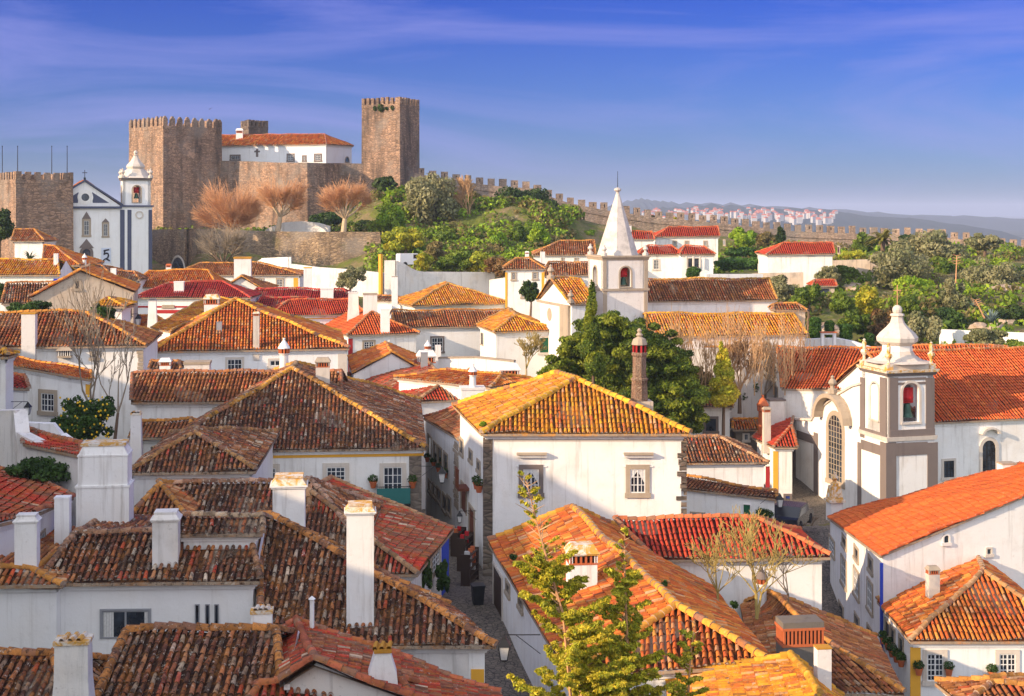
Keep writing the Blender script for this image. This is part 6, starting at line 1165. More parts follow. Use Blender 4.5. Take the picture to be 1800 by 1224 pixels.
for (x0, y0, x1, y1, Y, pal, kind, lab) in ((1118, 380, 1166, 404, 258, 'khaki', 'shrub', 'scrubby shrub against the town wall right of the spire'), (1170, 384, 1206, 402, 260, 'yellow', 'shrub', 'yellowish shrub against the town wall'),
    (1282, 400, 1326, 442, 225, 'bright', 'tree', 'bright green tree right of the long white house'), (1366, 400, 1380, 432, 232, 'dark', 'cypress', 'slim dark cypress against the town wall'), (1322, 408, 1364, 436, 236, 'khaki', 'shrub', 'dull shrub beside the slim dark cypress'),
    (1258, 450, 1350, 478, 186, 'topiary', 'hedge', 'long clipped green hedge left of the lone white house'), (1276, 434, 1330, 454, 196, 'topiary', 'hedge', 'upper clipped hedge on the terrace'), (1204, 470, 1232, 492, 178, 'topiary', 'ivy_hedge', 'square ivy hedge under the veranda'),
    (1394, 494, 1446, 546, 148, 'mid', 'round_tree', 'round dark green tree below the tiny shed'), (1344, 484, 1400, 536, 155, 'olive', 'olive_tree', 'olive tree behind the end of the church roof'), (1460, 512, 1506, 560, 146, 'mid', 'bush', 'deep green bush right of the round tree'),
    (1498, 500, 1552, 566, 150, 'yellow', 'bush', 'tall yellow green bush on the right slope'), (1480, 545, 1530, 592, 140, 'mid', 'bush', 'green bush above the topiary'), (1524, 540, 1580, 602, 138, 'rusty', 'bush', 'rusty brown bush behind the church cupola'),
    (1590, 548, 1650, 612, 134, 'olive', 'olive_bush', 'grey olive bush just right of the cupola ball'), (1530, 432, 1640, 520, 180, 'olive', 'olive_tree', 'wide olive tree in the middle of the right slope'), (1584, 406, 1700, 476, 212, 'olive', 'olive_tree', 'highest olive tree rising over the town wall at right'),
    (1694, 452, 1796, 530, 176, 'olive', 'olive_tree', 'broad olive tree at the right edge'), (1654, 490, 1702, 572, 156, 'olive', 'olive_tree', 'tall narrow pale olive tree with a leaning trunk'), (1560, 486, 1640, 540, 168, 'bright', 'bush', 'vivid green creeper covering the slope'),
    (1620, 450, 1680, 500, 190, 'mid', 'bush', 'mid green bush between the olive trees'), (1740, 536, 1806, 578, 150, 'dark', 'bush', 'dark bush at the right edge below the broad olive'), (1702, 578, 1768, 612, 130, 'olive', 'bush', 'grey green bush before the long low white wall'),
    (1500, 412, 1540, 446, 228, 'mid', 'bush', 'bush left of the palm'), (1572, 410, 1622, 446, 226, 'dark', 'bush', 'dark bush right of the palm'), (1476, 440, 1520, 456, 206, 'yellow', 'bush', 'low yellow bush over the ruined wall'), (1470, 466, 1510, 492, 180, 'mid', 'bush', 'small bush against the ruined wall'),
    (1700, 410, 1760, 446, 222, 'olive', 'olive_tree', 'small olive tree crossing the town wall at far right'), (1760, 470, 1830, 540, 190, 'dark', 'bush', 'shaded thicket at the right edge'), (1640, 540, 1700, 590, 150, 'ivy', 'bush', 'dark low bush among the rocks'), (1570, 520, 1620, 560, 150, 'mid', 'bush', 'leafy bush above the grey olive bush'),
    (1756, 600, 1810, 622, 126, 'mid', 'bush', 'green bush above the end of the red church roof'), (1436, 470, 1472, 496, 176, 'olive', 'bush', 'small olive bush beside the lone white house')):
    T(kind, lab, x0, y0, x1, y1, Y, pal, 7500 if (x1 - x0) > 70 else 4200, cat='hedge' if 'hedge' in kind else ('tree' if 'tree' in kind or kind == 'cypress' else 'bush'), trunk=('tree' in kind), k=20 if (x1 - x0) > 70 else 12, droop=.25 if pal == 'olive' else 0, f=.42)
# topiary columns
for i, (x0, y0, x1, y1) in enumerate(((1422, 560, 1443, 592), (1450, 566, 1466, 592), (1476, 572, 1498, 596), (1520, 588, 1536, 610))):
    Y = 128 + i * .5; a, b = P(x0, y0, Y), P(x1, y1, Y); r = (b.x - a.x) / 2; cx = (a.x + b.x) / 2; h_ = a.z - b.z; mb = MB(); cloud(mb, [(cx, Y, b.z + h_ * t, r * .85, r * .85, h_ * .16) for t in (.12, .3, .5, .7, .88)], 3500, .22, GREEN['topiary'], shell=.8); tag(mb.build('topiary', ['leaf'], None, (cx, Y, b.z), color=True), ['leftmost clipped topiary drum in the garden', 'second topiary shrub, left of the gateway', 'domed topiary shrub right of the gateway', 'small clipped cube shrub near the cupola'][i], 'topiary', 'clipped topiary shrubs')
# undergrowth on the slopes: one mass
mb = MB(); xs_, ys_, sz = [], [], []
def scatter(x0, y0, x1, y1, n, Y0, Y1):
    for _ in range(n):
        Y = random.uniform(Y0, Y1); px = random.uniform(x0, x1); x = (px - 900) / F * Y; z = G(x, Y); py = 370 - z * F / Y
        if y0 < py < y1: r = random.uniform(.5, 1.5); xs_.append((x, Y, z + r * .3, r * 1.3, r * 1.3, r * .8))
scatter(655, 320, 1020, 480, 700, 180, 242); scatter(1240, 420, 1800, 620, 620, 128, 255); scatter(1100, 540, 1440, 700, 200, 100, 125); scatter(280, 380, 700, 420, 120, 222, 240)
for nm, pals in (('bright', .4), ('mid', .35), ('khaki', .25)):
    m_ = MB(); sel = [l for l in xs_ if random.random() < pals * 1.3]; cloud(m_, sel, 26000, .42, GREEN[nm]); tag(m_.build('undergrowth', ['leaf'], None, (0, 200, -5), color=True), {'bright': 'fresh green ground cover spread over the castle hill', 'mid': 'mid green ground cover on the castle hill', 'khaki': 'dull brown green ground cover on the castle hill'}[nm], 'undergrowth', kind='stuff')
# rocks on the right slope
for i, (px, py, Y, r) in enumerate(((1548, 578, 142, 1.2), (1582, 592, 138, 1.0), (1650, 560, 146, .9), (1690, 572, 143, 1.0), (1722, 560, 148, .8), (1750, 572, 146, .9), (1782, 562, 150, 1.2), (1470, 570, 138, 1.3), (1640, 508, 172, 1.1), (1766, 500, 170, 1.6), (1452, 535, 150, 1.5), (1500, 478, 178, 1.3))):
    p = P(px, py, Y); p.z = G(p.x, p.y) + r * .1; mb = MB(); rr = np.random.RandomState(i); nn_, mm_ = 12, 8; V = []
    for a_ in range(mm_ + 1):
        for b_ in range(nn_):
            la = math.pi * (a_ / mm_ - .5); lo = 2 * math.pi * b_ / nn_; k_ = 1 + .22 * math.sin(2 * lo + i) * math.cos(la) + .14 * math.sin(3 * la + 2 * lo + i) + (rr.rand() - .5) * .22 * (0 < a_ < mm_); V.append((p.x + r * k_ * math.cos(la) * math.cos(lo) * 1.5, p.y + r * k_ * math.cos(la) * math.sin(lo), p.z + r * k_ * math.sin(la) * .62))
    mb.grid(V, quads=[[a_ * nn_ + b_, a_ * nn_ + (b_ + 1) % nn_, (a_ + 1) * nn_ + (b_ + 1) % nn_, (a_ + 1) * nn_ + b_] for a_ in range(mm_) for b_ in range(nn_)])
    o = mb.build('rock', ['rock'], None, p); tag(o, ['pale boulder left of the cupola', 'pale boulder behind the rusty bush', 'weathered rock beneath the tall narrow olive', 'rock right of the tall narrow olive', 'small rock by the agave', 'rock above the long low white wall', 'large rock at the right edge of the slope', 'big pale outcrop behind the topiary', 'rock between the upper olive trees', 'grey outcrop under the broad right olive', 'grey outcrop below the tiny shed', 'rock beside the ruined wall'][i], 'rock', 'rocks on the right slope')
# palm and agaves
def spiky(name, label, px, py, Y, r, n, trunk, up=.5, col_=None, cat='plant', w=.06):
    p = P(px, py, Y); root = empty(name, p, label, cat); mb = MB(); rnd = random.Random(int(px)); base = p + Vector((0, 0, trunk))
    for i in range(n):
        ph = rnd.uniform(0, 6.28); el = rnd.uniform(.1, 1.3); d = Vector((math.cos(ph) * math.cos(el), math.sin(ph) * math.cos(el), math.sin(el) * up * 1.6)); q = base; side = Vector((-d.y, d.x, 0)).normalized() * r * w
        for k in range(4): e = q + d.normalized() * r / 4; d.z -= .28 if trunk else .1; s0, s1 = side * (1 - k * .22), side * (1 - (k + 1) * .22); mb.grid([tuple(q - s0), tuple(q + s0), tuple(e + s1), tuple(e - s1)], quads=[[0, 1, 2, 3]], col=np.array(col_ or (.10, .13, .03)) * rnd.uniform(.6, 1.3)); q = e
    mb.build('fronds', ['leaf'], root, p, color=True)
    if trunk: mb = MB(); mb.tube(p - Vector((0, 0, 1)), base, r * .1, r * .12, 8); mb.build('trunk', ['bark_brown'], root, p)
spiky('palm_tree', 'short palm with drooping golden fronds below the town wall', 1552, 446, 222, 3.4, 60, 2.0, .5, (.24, .22, .04), 'tree', .12)
spiky('agave', 'silvery agave on the rocks of the right slope', 1742, 566, 144, 1.5, 34, 0, .6, (.20, .27, .24), w=.1); spiky('agave', 'agave beside a dead flower stalk', 1712, 540, 150, 1.3, 26, 0, .6, (.16, .22, .16), w=.1)
spiky('yucca', 'spiky yucca in front of the small house left of the church', 52, 462, 152, 1.5, 34, .3, .6, (.09, .13, .06), w=.08)
for px, py0, py1, Y, dx in ((1731, 560, 528, 147, -16), (1680, 498, 450, 172, 2)):
    p, q = P(px, py0, Y), P(px + dx, py1, Y); mb = MB(); mb.tube(p, q, .09, .05, 5); [mb.tube(p.lerp(q, t), p.lerp(q, t) + Vector((.5 * s_, 0, .15)), .04, .03, 4) for t in (.7, .8, .9, 1) for s_ in (-1, 1)]; tag(mb.build('flower_stalk', ['twig_red'], None, p), 'dry orange agave flower stalk, %s' % ('leaning left' if dx < 0 else 'upright and higher up the slope'), 'plant')
# dark conifer in the centre with its companion cypress
root = empty('conifer', (8.5, 103, -18), 'massive dark green conifer filling the centre behind the yellow roofed house', 'tree'); mb = MB(); lobes = []; rr = random.Random(11); Yk = 103
def L_at(px, py, r, dy=0, rz=None): p = P(px, py, Yk + dy); r *= 1.14; lobes.append((p.x, p.y, p.z, r, r, (rz * 1.14 if rz else r * .55)))
PROF = [(950, 668), (964, 644), (985, 614), (1010, 584), (1030, 556), (1046, 544), (1070, 550), (1100, 560), (1130, 572), (1160, 588), (1190, 610), (1212, 650), (1226, 700)]
def topy(px): return float(np.interp(px, [p_[0] for p_ in PROF], [p_[1] for p_ in PROF]))
for px, py, r in ((1000, 665, 1.5), (1050, 630, 2.0), (1105, 630, 2.3), (1155, 650, 2.0), (1040, 690, 2.2), (1100, 690, 2.6), (1165, 705, 2.0), (1075, 600, 1.5)): L_at(px, py, r, .6, r * .8)
for _ in range(330):
    px = rr.uniform(955, 1220); ty = topy(px); py = ty + 10 + (742 - ty) * rr.random() ** 1.5; t = (px - 1085) / 130; L_at(px, py, rr.uniform(.30, .72), rr.uniform(-3.4, 1.5) * (1 - .7 * t * t))
for px, py in ((956, 656), (970, 630), (994, 598), (1018, 568), (1078, 552), (1124, 566), (1190, 600), (1208, 622), (1218, 650), (1180, 586), (1150, 574)): L_at(px, py, .42)
for _ in range(34): L_at(rr.uniform(1165, 1238), rr.uniform(672, 752), rr.uniform(.3, .6), rr.uniform(-3.0, -.5))
cloud(mb, lobes, 170000, .15, GREEN['cypress'], elong=2.0, shell=.45, up=.3, colvar=.45); mb.build('crown', ['leaf'], root, root.location, color=True)
mb = MB(); mb.tube((8.5, 103, -20), (8.3, 103, -10.5), .5, .2, 8); mb.build('trunk', ['bark_brown'], root, root.location)
T('cypress', 'narrow pointed cypress at the left top of the massive conifer', 1016, 504, 1066, 650, 96, 'cypress', 24000, size=.12, shape='cone', k=26, ground=-18)
T('shrub', 'dark leafy shrub beside the yellow cornered house', 914, 494, 951, 540, 142, 'dark', 3000, cat='shrub', f=.3, ground=-10.8); T('olive_tree', 'small olive tree in front of the long white boundary wall', 589, 466, 640, 508, 168, 'olive', 5000, dep=.9, f=.42, k=10, size=.17, ground=-10.6)
# thin bare saplings in front of the church aisle
for i in range(16):
    px = 1148 + i * 17.5 + random.uniform(-5, 5); Y = 107 + random.uniform(-2, 2); b = P(px, 650, Y); h_ = random.uniform(3.8, 5.6); rt = empty('sapling', b, 'one of the thin leafless saplings screening the church aisle', 'tree', 'thin bare saplings before the church aisle'); tm = MB(); tm.tube(b - Vector((0, 0, 2)), b + Vector((0, 0, h_ * .5)), .045, .02, 5); tm.build('trunk', ['twig_tan'], rt, b); mb = MB()
    for k in range(60):
        s = b + Vector((random.gauss(0, .3), random.gauss(0, .3), h_ * random.uniform(-.25, .6))); e = s + Vector((random.gauss(0, .3), random.gauss(0, .3), h_ * random.uniform(.18, .42))); mb.tube(s, e, .028, .010, 3)
    mb.build('branches', ['twig_tan'], rt, b)
bare_tree('bare_tree', 'spreading brown leafless tree right of the conifer', 1300, 716, 5.0, 108, 5, .15, .75, 3, 'twig_tan', 'bark_brown', .3, 31, rmin=.02); bare_tree('bare_tree', 'leafless brown tree beside the yellow green tree', 1345, 720, 5.0, 112, 5, .13, .75, 3, 'twig_grey', 'bark_brown', .3, 33, rmin=.02)
T('pine_tree', 'light yellow green tree right of the conifer', 1238, 608, 1302, 706, 104, 'gold', 9000, size=.16, shape='cone', k=22); T('tree', 'low dark green tree behind the stone outbuilding', 1282, 650, 1335, 722, 113, 'ivy', 5000, size=.18); T('tree', 'dark green tree behind the small hipped house', 1205, 640, 1250, 690, 110, 'khaki', 3500, size=.17)
bare_tree('bare_tree', 'wispy pale leafless tree in front of the white pavilion', 925, 668, 3.6, 110, 4, .10, .8, 3, 'twig_lichen', 'bark_pale', .2, 41, rmin=.016)
# left side
T('tree', 'dark tree at the far left edge below the bastion', -30, 366, 26, 430, 165, 'dark', 5000, ground=-12); T('hedge', 'leafy green hedge behind the brown hipped roof on the left', 8, 528, 100, 556, 98, 'ivy', 5000, cat='hedge', trunk=False, ground=-10, size=.16); T('bush', 'green bush with orange fruit beside the tiled porch', 148, 534, 200, 574, 97, 'ivy', 3500, cat='bush', trunk=False, ground=-12, size=.15)
T('tree', 'dark foliage at the left edge behind the dark brown roof', -20, 492, 14, 534, 116, 'ivy', 1500, ground=-14)
rt = T('lemon_tree', 'green citrus tree dotted with yellow fruit beside the white garden wall', 96, 688, 210, 792, 69, 'ivy', 9000, size=.12, k=34, f=.30); lem = MB(); rr = random.Random(5)
for _ in range(60): p = P(rr.uniform(105, 192), rr.uniform(696, 772), 69 + rr.uniform(-1.6, -1.0)); lem.lathe(p, [(.005, -.06), (.05, -.02), (.05, .03), (.005, .07)], 6)
m = mat_plain('lemon_skin', (.75, .48, .02), .1); lem.build('lemons', ['lemon_skin'], rt, rt.location)
bare_tree('bare_tree', 'tall leafless tree with long fine twigs rising from the citrus tree', 160, 778, 7.2, 71.5, 4, .11, .5, 2, 'twig_grey', 'bark_brown', .5, 52, rmin=.014, shrink=.8)
bare_tree('bare_tree', 'second leafless tree leaning right behind the citrus tree', 200, 775, 6.0, 72.5, 4, .09, .5, 2, 'twig_grey', 'bark_brown', .5, 57, rmin=.012, lean=(.15, 0))
T('vine', 'leafy vine on a dark pergola behind the great white stack', 15, 806, 135, 850, 58, 'ivy', 4000, cat='vine', trunk=False, size=.12, ground=-17)
# plants on the lane wall of the patched red roof house
for i, (x0, y0, x1, y1, Y) in enumerate(((738, 976, 760, 1038, 58.5), (766, 972, 790, 1045, 60.5))): T('climbing_plant', '%s dark potted shrub against the blue edged wall' % ('left' if i == 0 else 'right'), x0, y0, x1, y1, Y, 'ivy', 2600, cat='plant', trunk=False, size=.09, ground=-18, k=10)
# bare lichened shrub before the clean red roof
bare_tree('bare_shrub', 'pale leafless shrub with yellow lichened forking stems before the clean red roof', 1330, 1066, 4.2, 54.5, 4, .055, .85, 2, 'twig_lichen', 'twig_lichen', .15, 61, cat='shrub', trunk_h=.12, rmin=.012, stems=3); bare_tree('bare_shrub', 'pale leafless shrub left of the forking one', 1262, 1062, 3.8, 55, 4, .05, .85, 2, 'twig_lichen', 'twig_lichen', .1, 63, cat='shrub', trunk_h=.12, rmin=.012, stems=2)
bare_tree('bare_shrub', 'low dark tangle of twigs below the clean red roof', 1385, 1066, 2.6, 55.5, 4, .06, .9, 2, 'twig_grey', 'bark_brown', .0, 67, cat='shrub', trunk_h=.2, rmin=.010)
bare_tree('climbing_plant', 'bare climber on the church facade', 1412, 985, 3.2, 92, 4, .05, .5, 3, 'bark_brown', 'bark_brown', .4, 71, cat='plant', rmin=.012)
# foreground young conifers
def young_conifer(label, top, base, Y, rad, n, seed, bare=.18, pal='gold', nb=70, pw=.9):
    a, b = P(top[0], top[1], Y), P(base[0], base[1], Y); rr = random.Random(seed); root = empty('young_cypress', (b.x, b.y, -19), label, 'tree', 'young yellow green cypresses in the foreground'); st = MB(); mid = a.lerp(b, .5) + Vector((.06, 0, 0)); st.tube(b - Vector((0, 0, 6)), mid, .07, .035, 6); st.tube(mid, a.lerp(b, .22), .035, .022, 5); st.tube(a.lerp(b, .22), a, .022, .006, 5); lob = []; br = MB(); base_ = b
    for i in range(nb):
        t = ((i + rr.random()) / nb) ** 1.1; s = a.lerp(b, t); ph = rr.uniform(0, 6.28); ln = rad * (.10 + 1.0 * t ** pw) * rr.uniform(.45, 1.2); d = Vector((math.cos(ph), math.sin(ph) * .9, .50 - .25 * t)).normalized(); e = s + d * ln + Vector((0, 0, ln * .10)); br.tube(s, e, .014 * (1 + t), .005, 4)
        if t < bare:
            if rr.random() < .4:
                for k in range(3): q = s.lerp(e, .4 + .2 * k); lob.append((q.x, q.y, q.z, .05, .05, .025))
            continue
        k = max(3, int(ln / .10))
        for j in range(k):
            f = (j + 1.5) / (k + 1); q = s.lerp(e, f); side = Vector((-d.y, d.x, 0)).normalized() * rr.uniform(-1, 1) * .30 * (1.15 - f) * min(1, ln); q2 = q + side + d * abs(side.length) * .6 + Vector((0, 0, rr.gauss(0, .03))); br.tube(q, q2, .006, .003, 3)
            for h_ in (.35, .7, 1.0): w_ = q.lerp(q2, h_); r = rr.uniform(.035, .075); lob.append((w_.x, w_.y, w_.z, r * 1.4, r * 1.4, r * .55))
    st.build('trunk', ['twig_red'], root, root.location); br.build('branches', ['twig_tan'], root, root.location); mb = MB(); cloud(mb, lob, n, .05, GREEN[pal], elong=2.4, shell=.1, up=.35, colvar=.5); mb.build('foliage', ['leaf'], root, root.location, color=True); return root
young_conifer('tall young cypress with a bare reddish leading shoot before the long low house', (922, 835), (1050, 1330), 34, 1.9, 130000, 81, .30, nb=135)
young_conifer('shorter young cypress right of the tall one', (1098, 930), (1100, 1330), 35, 1.35, 70000, 83, .20, nb=95)
young_conifer('sparse yellow cypress top at the bottom edge', (1222, 1090), (1190, 1340), 35.5, 1.1, 12000, 85, .1, nb=36)
T('roof_weed', 'bright green weed tuft on the left eave of the golden roof', 841, 738, 855, 754, 68.0, 'bright', 500, cat='plant', trunk=False, size=.07, ground=-10.9, k=4)
T('shrub', 'dark rambling rose on the low white house wall', 1328, 888, 1360, 918, 80.5, 'ivy', 1800, cat='shrub', trunk=False, size=.1, ground=-19.5)
for i, (px, py, Y) in enumerate(((903, 982, 56.5), (922, 1004, 54.5), (1196, 1004, 60), (1292, 1066, 51), (1168, 1030, 50.5))): T('roof_weed', 'dark grass tuft rooted in the mossy orange roof, %s' % ['nearest the lane eave', 'second from the lane eave', 'right of the upper ridge', 'at the far right slope', 'near the stepped ridge'][i], px - 8, py - 9, px + 8, py + 5, Y, 'ivy', 260, cat='plant', trunk=False, size=.09, ground=P(px, py + 5, Y).z, k=3)
# ================================================================ small things in the streets
def lantern(label, px, py, Y, s=1.0, side=1):
    p = P(px, py, Y); root = empty('street_lantern', p, label, 'lantern'); h_ = .62 * s; mb = MB(); mb.lathe(p, [(.05 * s, 0), (.13 * s, .04 * s), (.13 * s, .06 * s)], 4, 0, math.pi / 4)
    for k in range(4): a = math.pi / 4 + k * math.pi / 2; mb.tube(p + Vector((math.cos(a) * .12 * s, math.sin(a) * .12 * s, .05 * s)), p + Vector((math.cos(a) * .2 * s, math.sin(a) * .2 * s, .42 * s)), .012 * s, .012 * s, 4)
    mb.lathe(p + Vector((0, 0, .42 * s)), [(.24 * s, 0), (.22 * s, .03 * s), (.10 * s, .16 * s), (.07 * s, .22 * s), (.01, .28 * s)], 4, 0, math.pi / 4); mb.build('frame', ['iron_black'], root, p); mb = MB(); mb.lathe(p, [(.115 * s, .06 * s), (.19 * s, .42 * s)], 4, 0, math.pi / 4); mb.build('glass', ['curtain'], root, p)
    mb = MB(); t = p + Vector((0, 0, .7 * s)); mb.tube(t, t + Vector((side * .95 * s, 0, 0)), .018, .018, 5); mb.tube(t + Vector((side * .95 * s, 0, -.5 * s)), t + Vector((side * .3 * s, 0, 0)), .012, .012, 4); mb.build('bracket', ['iron_black'], root, p); return root
lantern('large black lantern hanging over the paved lane at the bottom', 886, 1163, 41, 1.15, 1); lantern('black lantern bracketed high in the narrow lane', 777, 850, 72, 1.3, -1); lantern('lantern on the white wing beside the citrus tree', 49, 730, 71, 1.0, -1)
lantern('old lantern at the corner of the low white house before the church', 1371, 893, 79, 1.2, -1); lantern('small lit-colour lantern lower down the lane', 808, 920, 70, .9, 1); lantern('lantern bracket beside the plaster gable house', 243, 573, 104, 1.3, -1)
def pot(label, px, py, Y, r=.16, flower='ivy', cat='flower pot'):
    p = P(px, py, Y); root = empty('flower_pot', p, label, cat, 'potted plants on the walls'); mb = MB(); mb.lathe(p, [(.001, 0), (r * .65, 0), (r * .95, r * 1.5), (r * 1.08, r * 1.5), (r * 1.08, r * 1.8), (r * .9, r * 1.8)], 10); mb.build('pot', ['terracotta'], root, p); mb = MB(); cloud(mb, [(p.x, p.y, p.z + r * 2.4, r * 1.3, r * 1.2, r * 1.1)], 160, .08, GREEN[flower]); mb.build('leaves', ['leaf'], root, p, color=True)
def pot_on(h, side, px, py, label, r=.16, off=.2): a, b, u, n = h.side(side); q = ray_plane(px, py, a + n * off, n); pot(label, px, py, q.y, r)
for px, py, lab in ((1615, 1187, 'pot left of the left shuttered window at lower right'), (1668, 1188, 'pot right of the left shuttered window at lower right'), (1744, 1193, 'pot left of the right shuttered window')): pot_on(hI, 'F', px, py, lab, .17)
for px, py, lab in ((1553, 1132, 'uppermost pot on the side wall of the lower right house'), (1561, 1142, 'second pot down the side wall'), (1568, 1155, 'third pot down the side wall'), (1576, 1164, 'fourth pot down the side wall'), (1584, 1172, 'lowest pot on the side wall')): pot_on(hI, 'L', px, py, lab, .17)
for px, py, lab in ((1479, 1022, 'upper left pot on the long lane wall'), (1486, 1030, 'pot below the upper left one'), (1500, 1044, 'middle left pot on the long lane wall'), (1508, 1052, 'middle right pot on the long lane wall'), (1523, 1066, 'lower left pot on the long lane wall'), (1532, 1073, 'lower right pot on the long lane wall')): pot_on(hH, 'L', px, py, lab, .19)
for px, py, lab in ((656, 858, 'pot left of the green balcony'), (725, 858, 'pot right of the green balcony')): pot_on(hC1, 'F', px, py, lab, .2)
for px, py, lab in ((751, 812, 'first pot on the quoined lane house'), (762, 820, 'second pot on the quoined lane house'), (771, 830, 'third pot on the quoined lane house'), (782, 840, 'fourth pot on the quoined lane house')): pot_on(hE4, 'L', px, py, lab, .16)
for px, py, lab in ((838, 860, 'pot on the side of the golden roofed house'), (842, 866, 'lower pot on the side of the golden roofed house')): pot_on(hF1, 'L', px, py, lab, .2)
# litter bin, display racks
p = P(840, 1060, 61.5); p.z = G(p.x, p.y); mb = MB(); mb.hexa(rect(p, (1, .2, 0), .42, .42), rect(p + Vector((0, 0, .85)), (1, .2, 0), .56, .56)); mb.box(p + Vector((0, 0, .85)), (1, .2, 0), (.6, .6, .08)); tag(mb.build('litter_bin', ['bin_black'], None, p), 'black litter bin standing in the paved lane', 'bin')
def rack(label, px, py, Y, w, h_, colr): 
    p = P(px, py, Y); p.z = G(p.x, p.y); mb = MB(); u = Vector((.25, 1, 0)).normalized()
    for sx in (-1, 1): mb.box(p + u * sx * w / 2, u, (.05, .45, h_))
    for k in range(5): mb.box(p + Vector((0, 0, h_ * (.12 + .2 * k))), u, (w, .42, .04))
    for k in range(14): mb.box(p + u * random.uniform(-.42, .42) * w + Vector((0, 0, h_ * (.12 + .2 * random.randrange(5)) + .04)), u, (.12, .2, random.uniform(.12, .26)), random.choice([1, 2, 3]))
    tag(mb.build('display_rack', ['wood_dark'] + colr, None, p), label, 'rack')
rack('crowded souvenir rack against the golden roofed house', 826, 1012, 66, 1.6, 1.6, ['terracotta', 'cloth_red', 'curtain']); rack('second souvenir rack further up the lane', 818, 985, 69, 1.5, 1.7, ['wood_brown', 'cloth_red', 'curtain']); rack('reddish display stand at the mouth of the lane', 806, 975, 72, 1.4, 1.3, ['wood_brown', 'cloth_red', 'terracotta'])
# vehicles
def car(label, px, py, Y, ln, h_, m, van=False, rot=(1, .1, 0)):
    p = P(px, py, Y); root = empty('parked_van' if van else 'parked_car', p, label, 'van' if van else 'car'); u = Vector(rot).normalized(); v = Vector((-u.y, u.x, 0)); wd = 1.7
    prof = [(-.5, .18), (-.5, .55), (-.44, .62), (-.30, 1.0), (.10, 1.0), (.26, .64), (.46, .56), (.5, .45), (.5, .18)] if not van else [(-.5, .15), (-.5, .95), (-.44, 1.0), (.20, 1.0), (.36, .62), (.48, .55), (.5, .4), (.5, .15)]
    mb = MB(); f = [p + u * ln * x - v * wd / 2 + Vector((0, 0, h_ * z)) for x, z in prof]; mb.hexa(f, [q + v * wd for q in f]); mb.build('body', [m], root, p); mb = MB()
    gl = [(-.40, .64), (-.27, .93), (.08, .93), (.20, .64)] if not van else [(.02, .6), (.02, .93), (.18, .93), (.30, .62)]
    for sgn in (-1, 1): q = [p + u * ln * x + v * sgn * (wd / 2 + .01) + Vector((0, 0, h_ * z)) for x, z in gl]; mb.poly(q)
    x0, x1 = ((.12, .255) if not van else (.215, .35)); q = [p + u * ln * x + v * s_ * wd * .42 + Vector((0, 0, h_ * z + .015)) for x, z, s_ in ((x0, .97, -1), (x1, .66, -1), (x1, .66, 1), (x0, .97, 1))]; mb.poly(q); mb.build('window', ['glass_dark'], root, p)
    for x in (-.3, .32):
        for sgn in (-1, 1): c = p + u * ln * x + v * sgn * (wd / 2 - .1) + Vector((0, 0, .3)); mb = MB(); mb.tube(c - v * .12, c + v * .12, .31, .31, 14); mb.tube(c - v * .125, c + v * .125, .17, .17, 10, 1); wv = [c + v * s_ * .12 for s_ in (-1, 1)]; [mb.poly([w_ + u * .31 * math.cos(t) + Vector((0, 0, .31 * math.sin(t))) for t in np.linspace(0, 2 * math.pi, 13)[:-1]]) for w_ in wv]; mb.build('wheel', ['rubber', 'metal_grey'], root, p)
car('white van parked under the trees above the boundary wall', 722, 468, 183, 3.6, 1.7, 'car_white', True, (.9, .4, 0)); car('white car parked beyond the stone outbuilding', 1318, 722, 114, 4.0, 1.4, 'car_white', False, (-1, .15, 0)); car('dark car in the shaded street beside the yellow corner', 1392, 924, 83, 3.8, 1.4, 'car_dark', False, (.5, 1, 0))
# television aerials and a bird
for px, py, Y, h_, lab in ((1706, 552, 104, 1.6, 'thin aerial'),): pass
p = P(368, 192, 230); mb = MB(); mb.grid([tuple(p + Vector(q)) for q in ((-.5, 0, .22), (-.12, .1, .02), (0, -.25, 0), (.12, .1, .02), (.5, 0, .22), (0, .3, -.04))], tris=[[0, 1, 2], [4, 2, 3]], quads=[[1, 5, 3, 2]]); tag(mb.build('bird', ['bin_black'], None, p), 'tiny dark bird flying above the keep', 'bird')
# ================================================================ far land
def ridge(name, pts, depth, matn):
    mb = MB(); V = []; n = len(pts)
    fine = []
    for i in range(n - 1):
        for k in range(8): t = k / 8; fine.append([pts[i][j] * (1 - t) + pts[i + 1][j] * t for j in range(3)])
    fine.append(list(pts[-1])); rows = 7
    for r in range(rows):
        f = r / (rows - 1); prof_ = math.sin(math.pi * min(1, f * 1.0)) ** .8 if 0 < f < 1 else 0
        for i, (px, py, Y) in enumerate(fine): p = P(px, py, Y); y = Y + (f - .5) * depth; z = -72 + (p.z + 72 + 5 * math.sin(i * 1.7 + r) + 3 * math.sin(i * 4.1)) * prof_; V.append((p.x * y / Y if 0 else p.x, y, z))
    m = len(fine); ii = (np.arange(rows - 1)[:, None] * m + np.arange(m - 1)[None, :]).ravel(); mb.grid(V, quads=np.stack([ii, ii + 1, ii + m + 1, ii + m], -1)); return tag(mb.build(name, [matn], None, (0, 3000, -70), smooth=True), kind='structure')
ridge('hills', [(980, 380, 5200), (1060, 368, 5200), (1100, 354, 5200), (1124, 351, 5200), (1150, 353, 5200), (1180, 357, 5200), (1250, 358, 5300), (1340, 362, 5400), (1450, 368, 5500), (1600, 378, 5600), (1750, 384, 5600), (1950, 388, 5600)], 1500, 'far_forest')
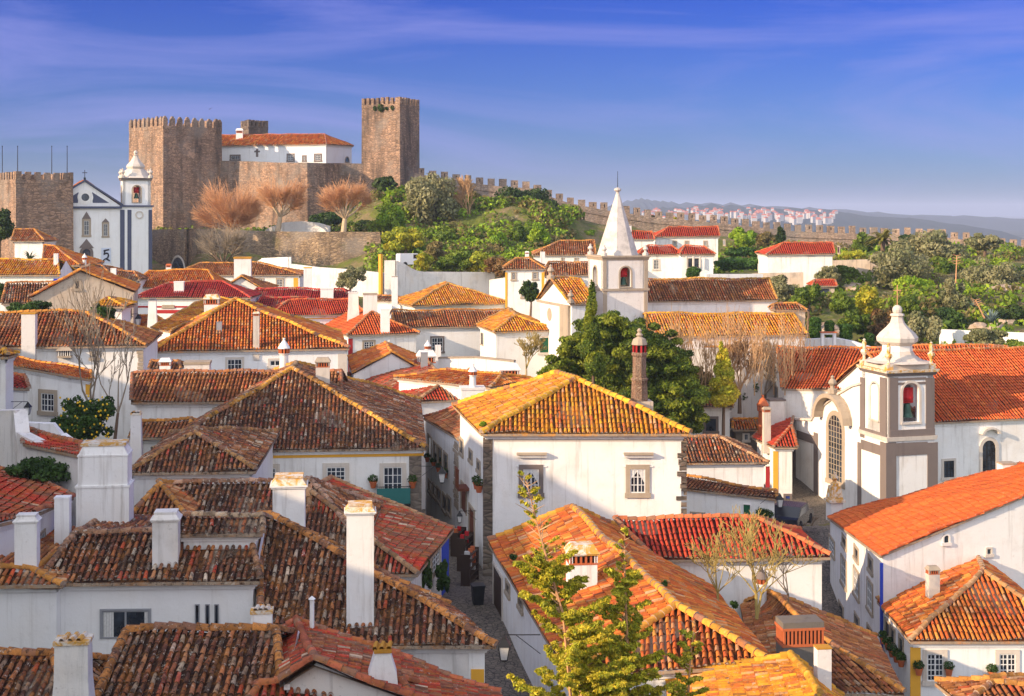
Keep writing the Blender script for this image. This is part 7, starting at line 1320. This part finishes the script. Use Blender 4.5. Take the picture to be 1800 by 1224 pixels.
ridge('hills', [(1060, 386, 3600), (1120, 374, 3600), (1180, 366, 3600), (1240, 362, 3600), (1330, 364, 3700), (1450, 372, 3700), (1560, 384, 3700), (1660, 394, 3700)], 1300, 'far_forest')
src = None; rr = random.Random(9); mat_plain('plaster_far', (.50, .48, .46), .2)
for i in range(150):
    px = rr.uniform(1130, 1470); Y = rr.uniform(2950, 3500); t = (3600 - Y) / 650; lo = 376 if px < 1330 else 384; py = 366 + (abs(px - 1240) / 240) * 8 + t * 16 + rr.uniform(-3, 3)
    if px < 1200 and py < 370: py += 6
    p = P(px, py, Y)
    if src is None or i % 5 == 0:
        w_, d_, h_ = rr.uniform(5, 13), rr.uniform(5, 10), rr.uniform(3, 5.5); m_ = MB(); m_.box((0, 0, -9), (1, .2, 0), (w_, d_, h_ + 9)); b4 = rect(Vector((0, 0, h_)), (1, .2, 0), w_ + 1, d_ + 1); r0_, r1_ = Vector((-w_ * .3, -.06 * w_, h_ + 3)), Vector((w_ * .3, .06 * w_, h_ + 3)); m_.poly([b4[0], b4[1], r1_, r0_], 1); m_.poly([b4[2], b4[3], r0_, r1_], 1); m_.poly([b4[1], b4[2], r1_], 1); m_.poly([b4[3], b4[0], r0_], 1)
        src = m_.build('distant_house', ['plaster_far', 'terracotta']); o = src
    else: o = src.copy(); col.objects.link(o)
    o.location = p; o.rotation_euler = (0, 0, rr.uniform(-.5, .5)); tag(o, 'small white house of the distant town beyond the town wall', 'house', 'white houses of the distant town')

# ---------------------------------------------------------------- air
m = newmat('haze_air'); nt = m.node_tree; pv = N(nt, 'ShaderNodeVolumePrincipled', i_Density=0.00016); pv.inputs['Color'].default_value = (0.62, 0.74, 1.0, 1); oo = N(nt, 'ShaderNodeOutputMaterial'); nt.links.new(pv.outputs[0], oo.inputs['Volume'])
mb = MB(); q = [Vector((-16000, -400, -73)), Vector((16000, -400, -73)), Vector((16000, 17000, -73)), Vector((-16000, 17000, -73))]; mb.hexa(q, [Vector((p.x, p.y, 75)) for p in q]); tag(mb.build('haze', ['haze_air']), 'thin bluish air over the far land', None, None, 'stuff')
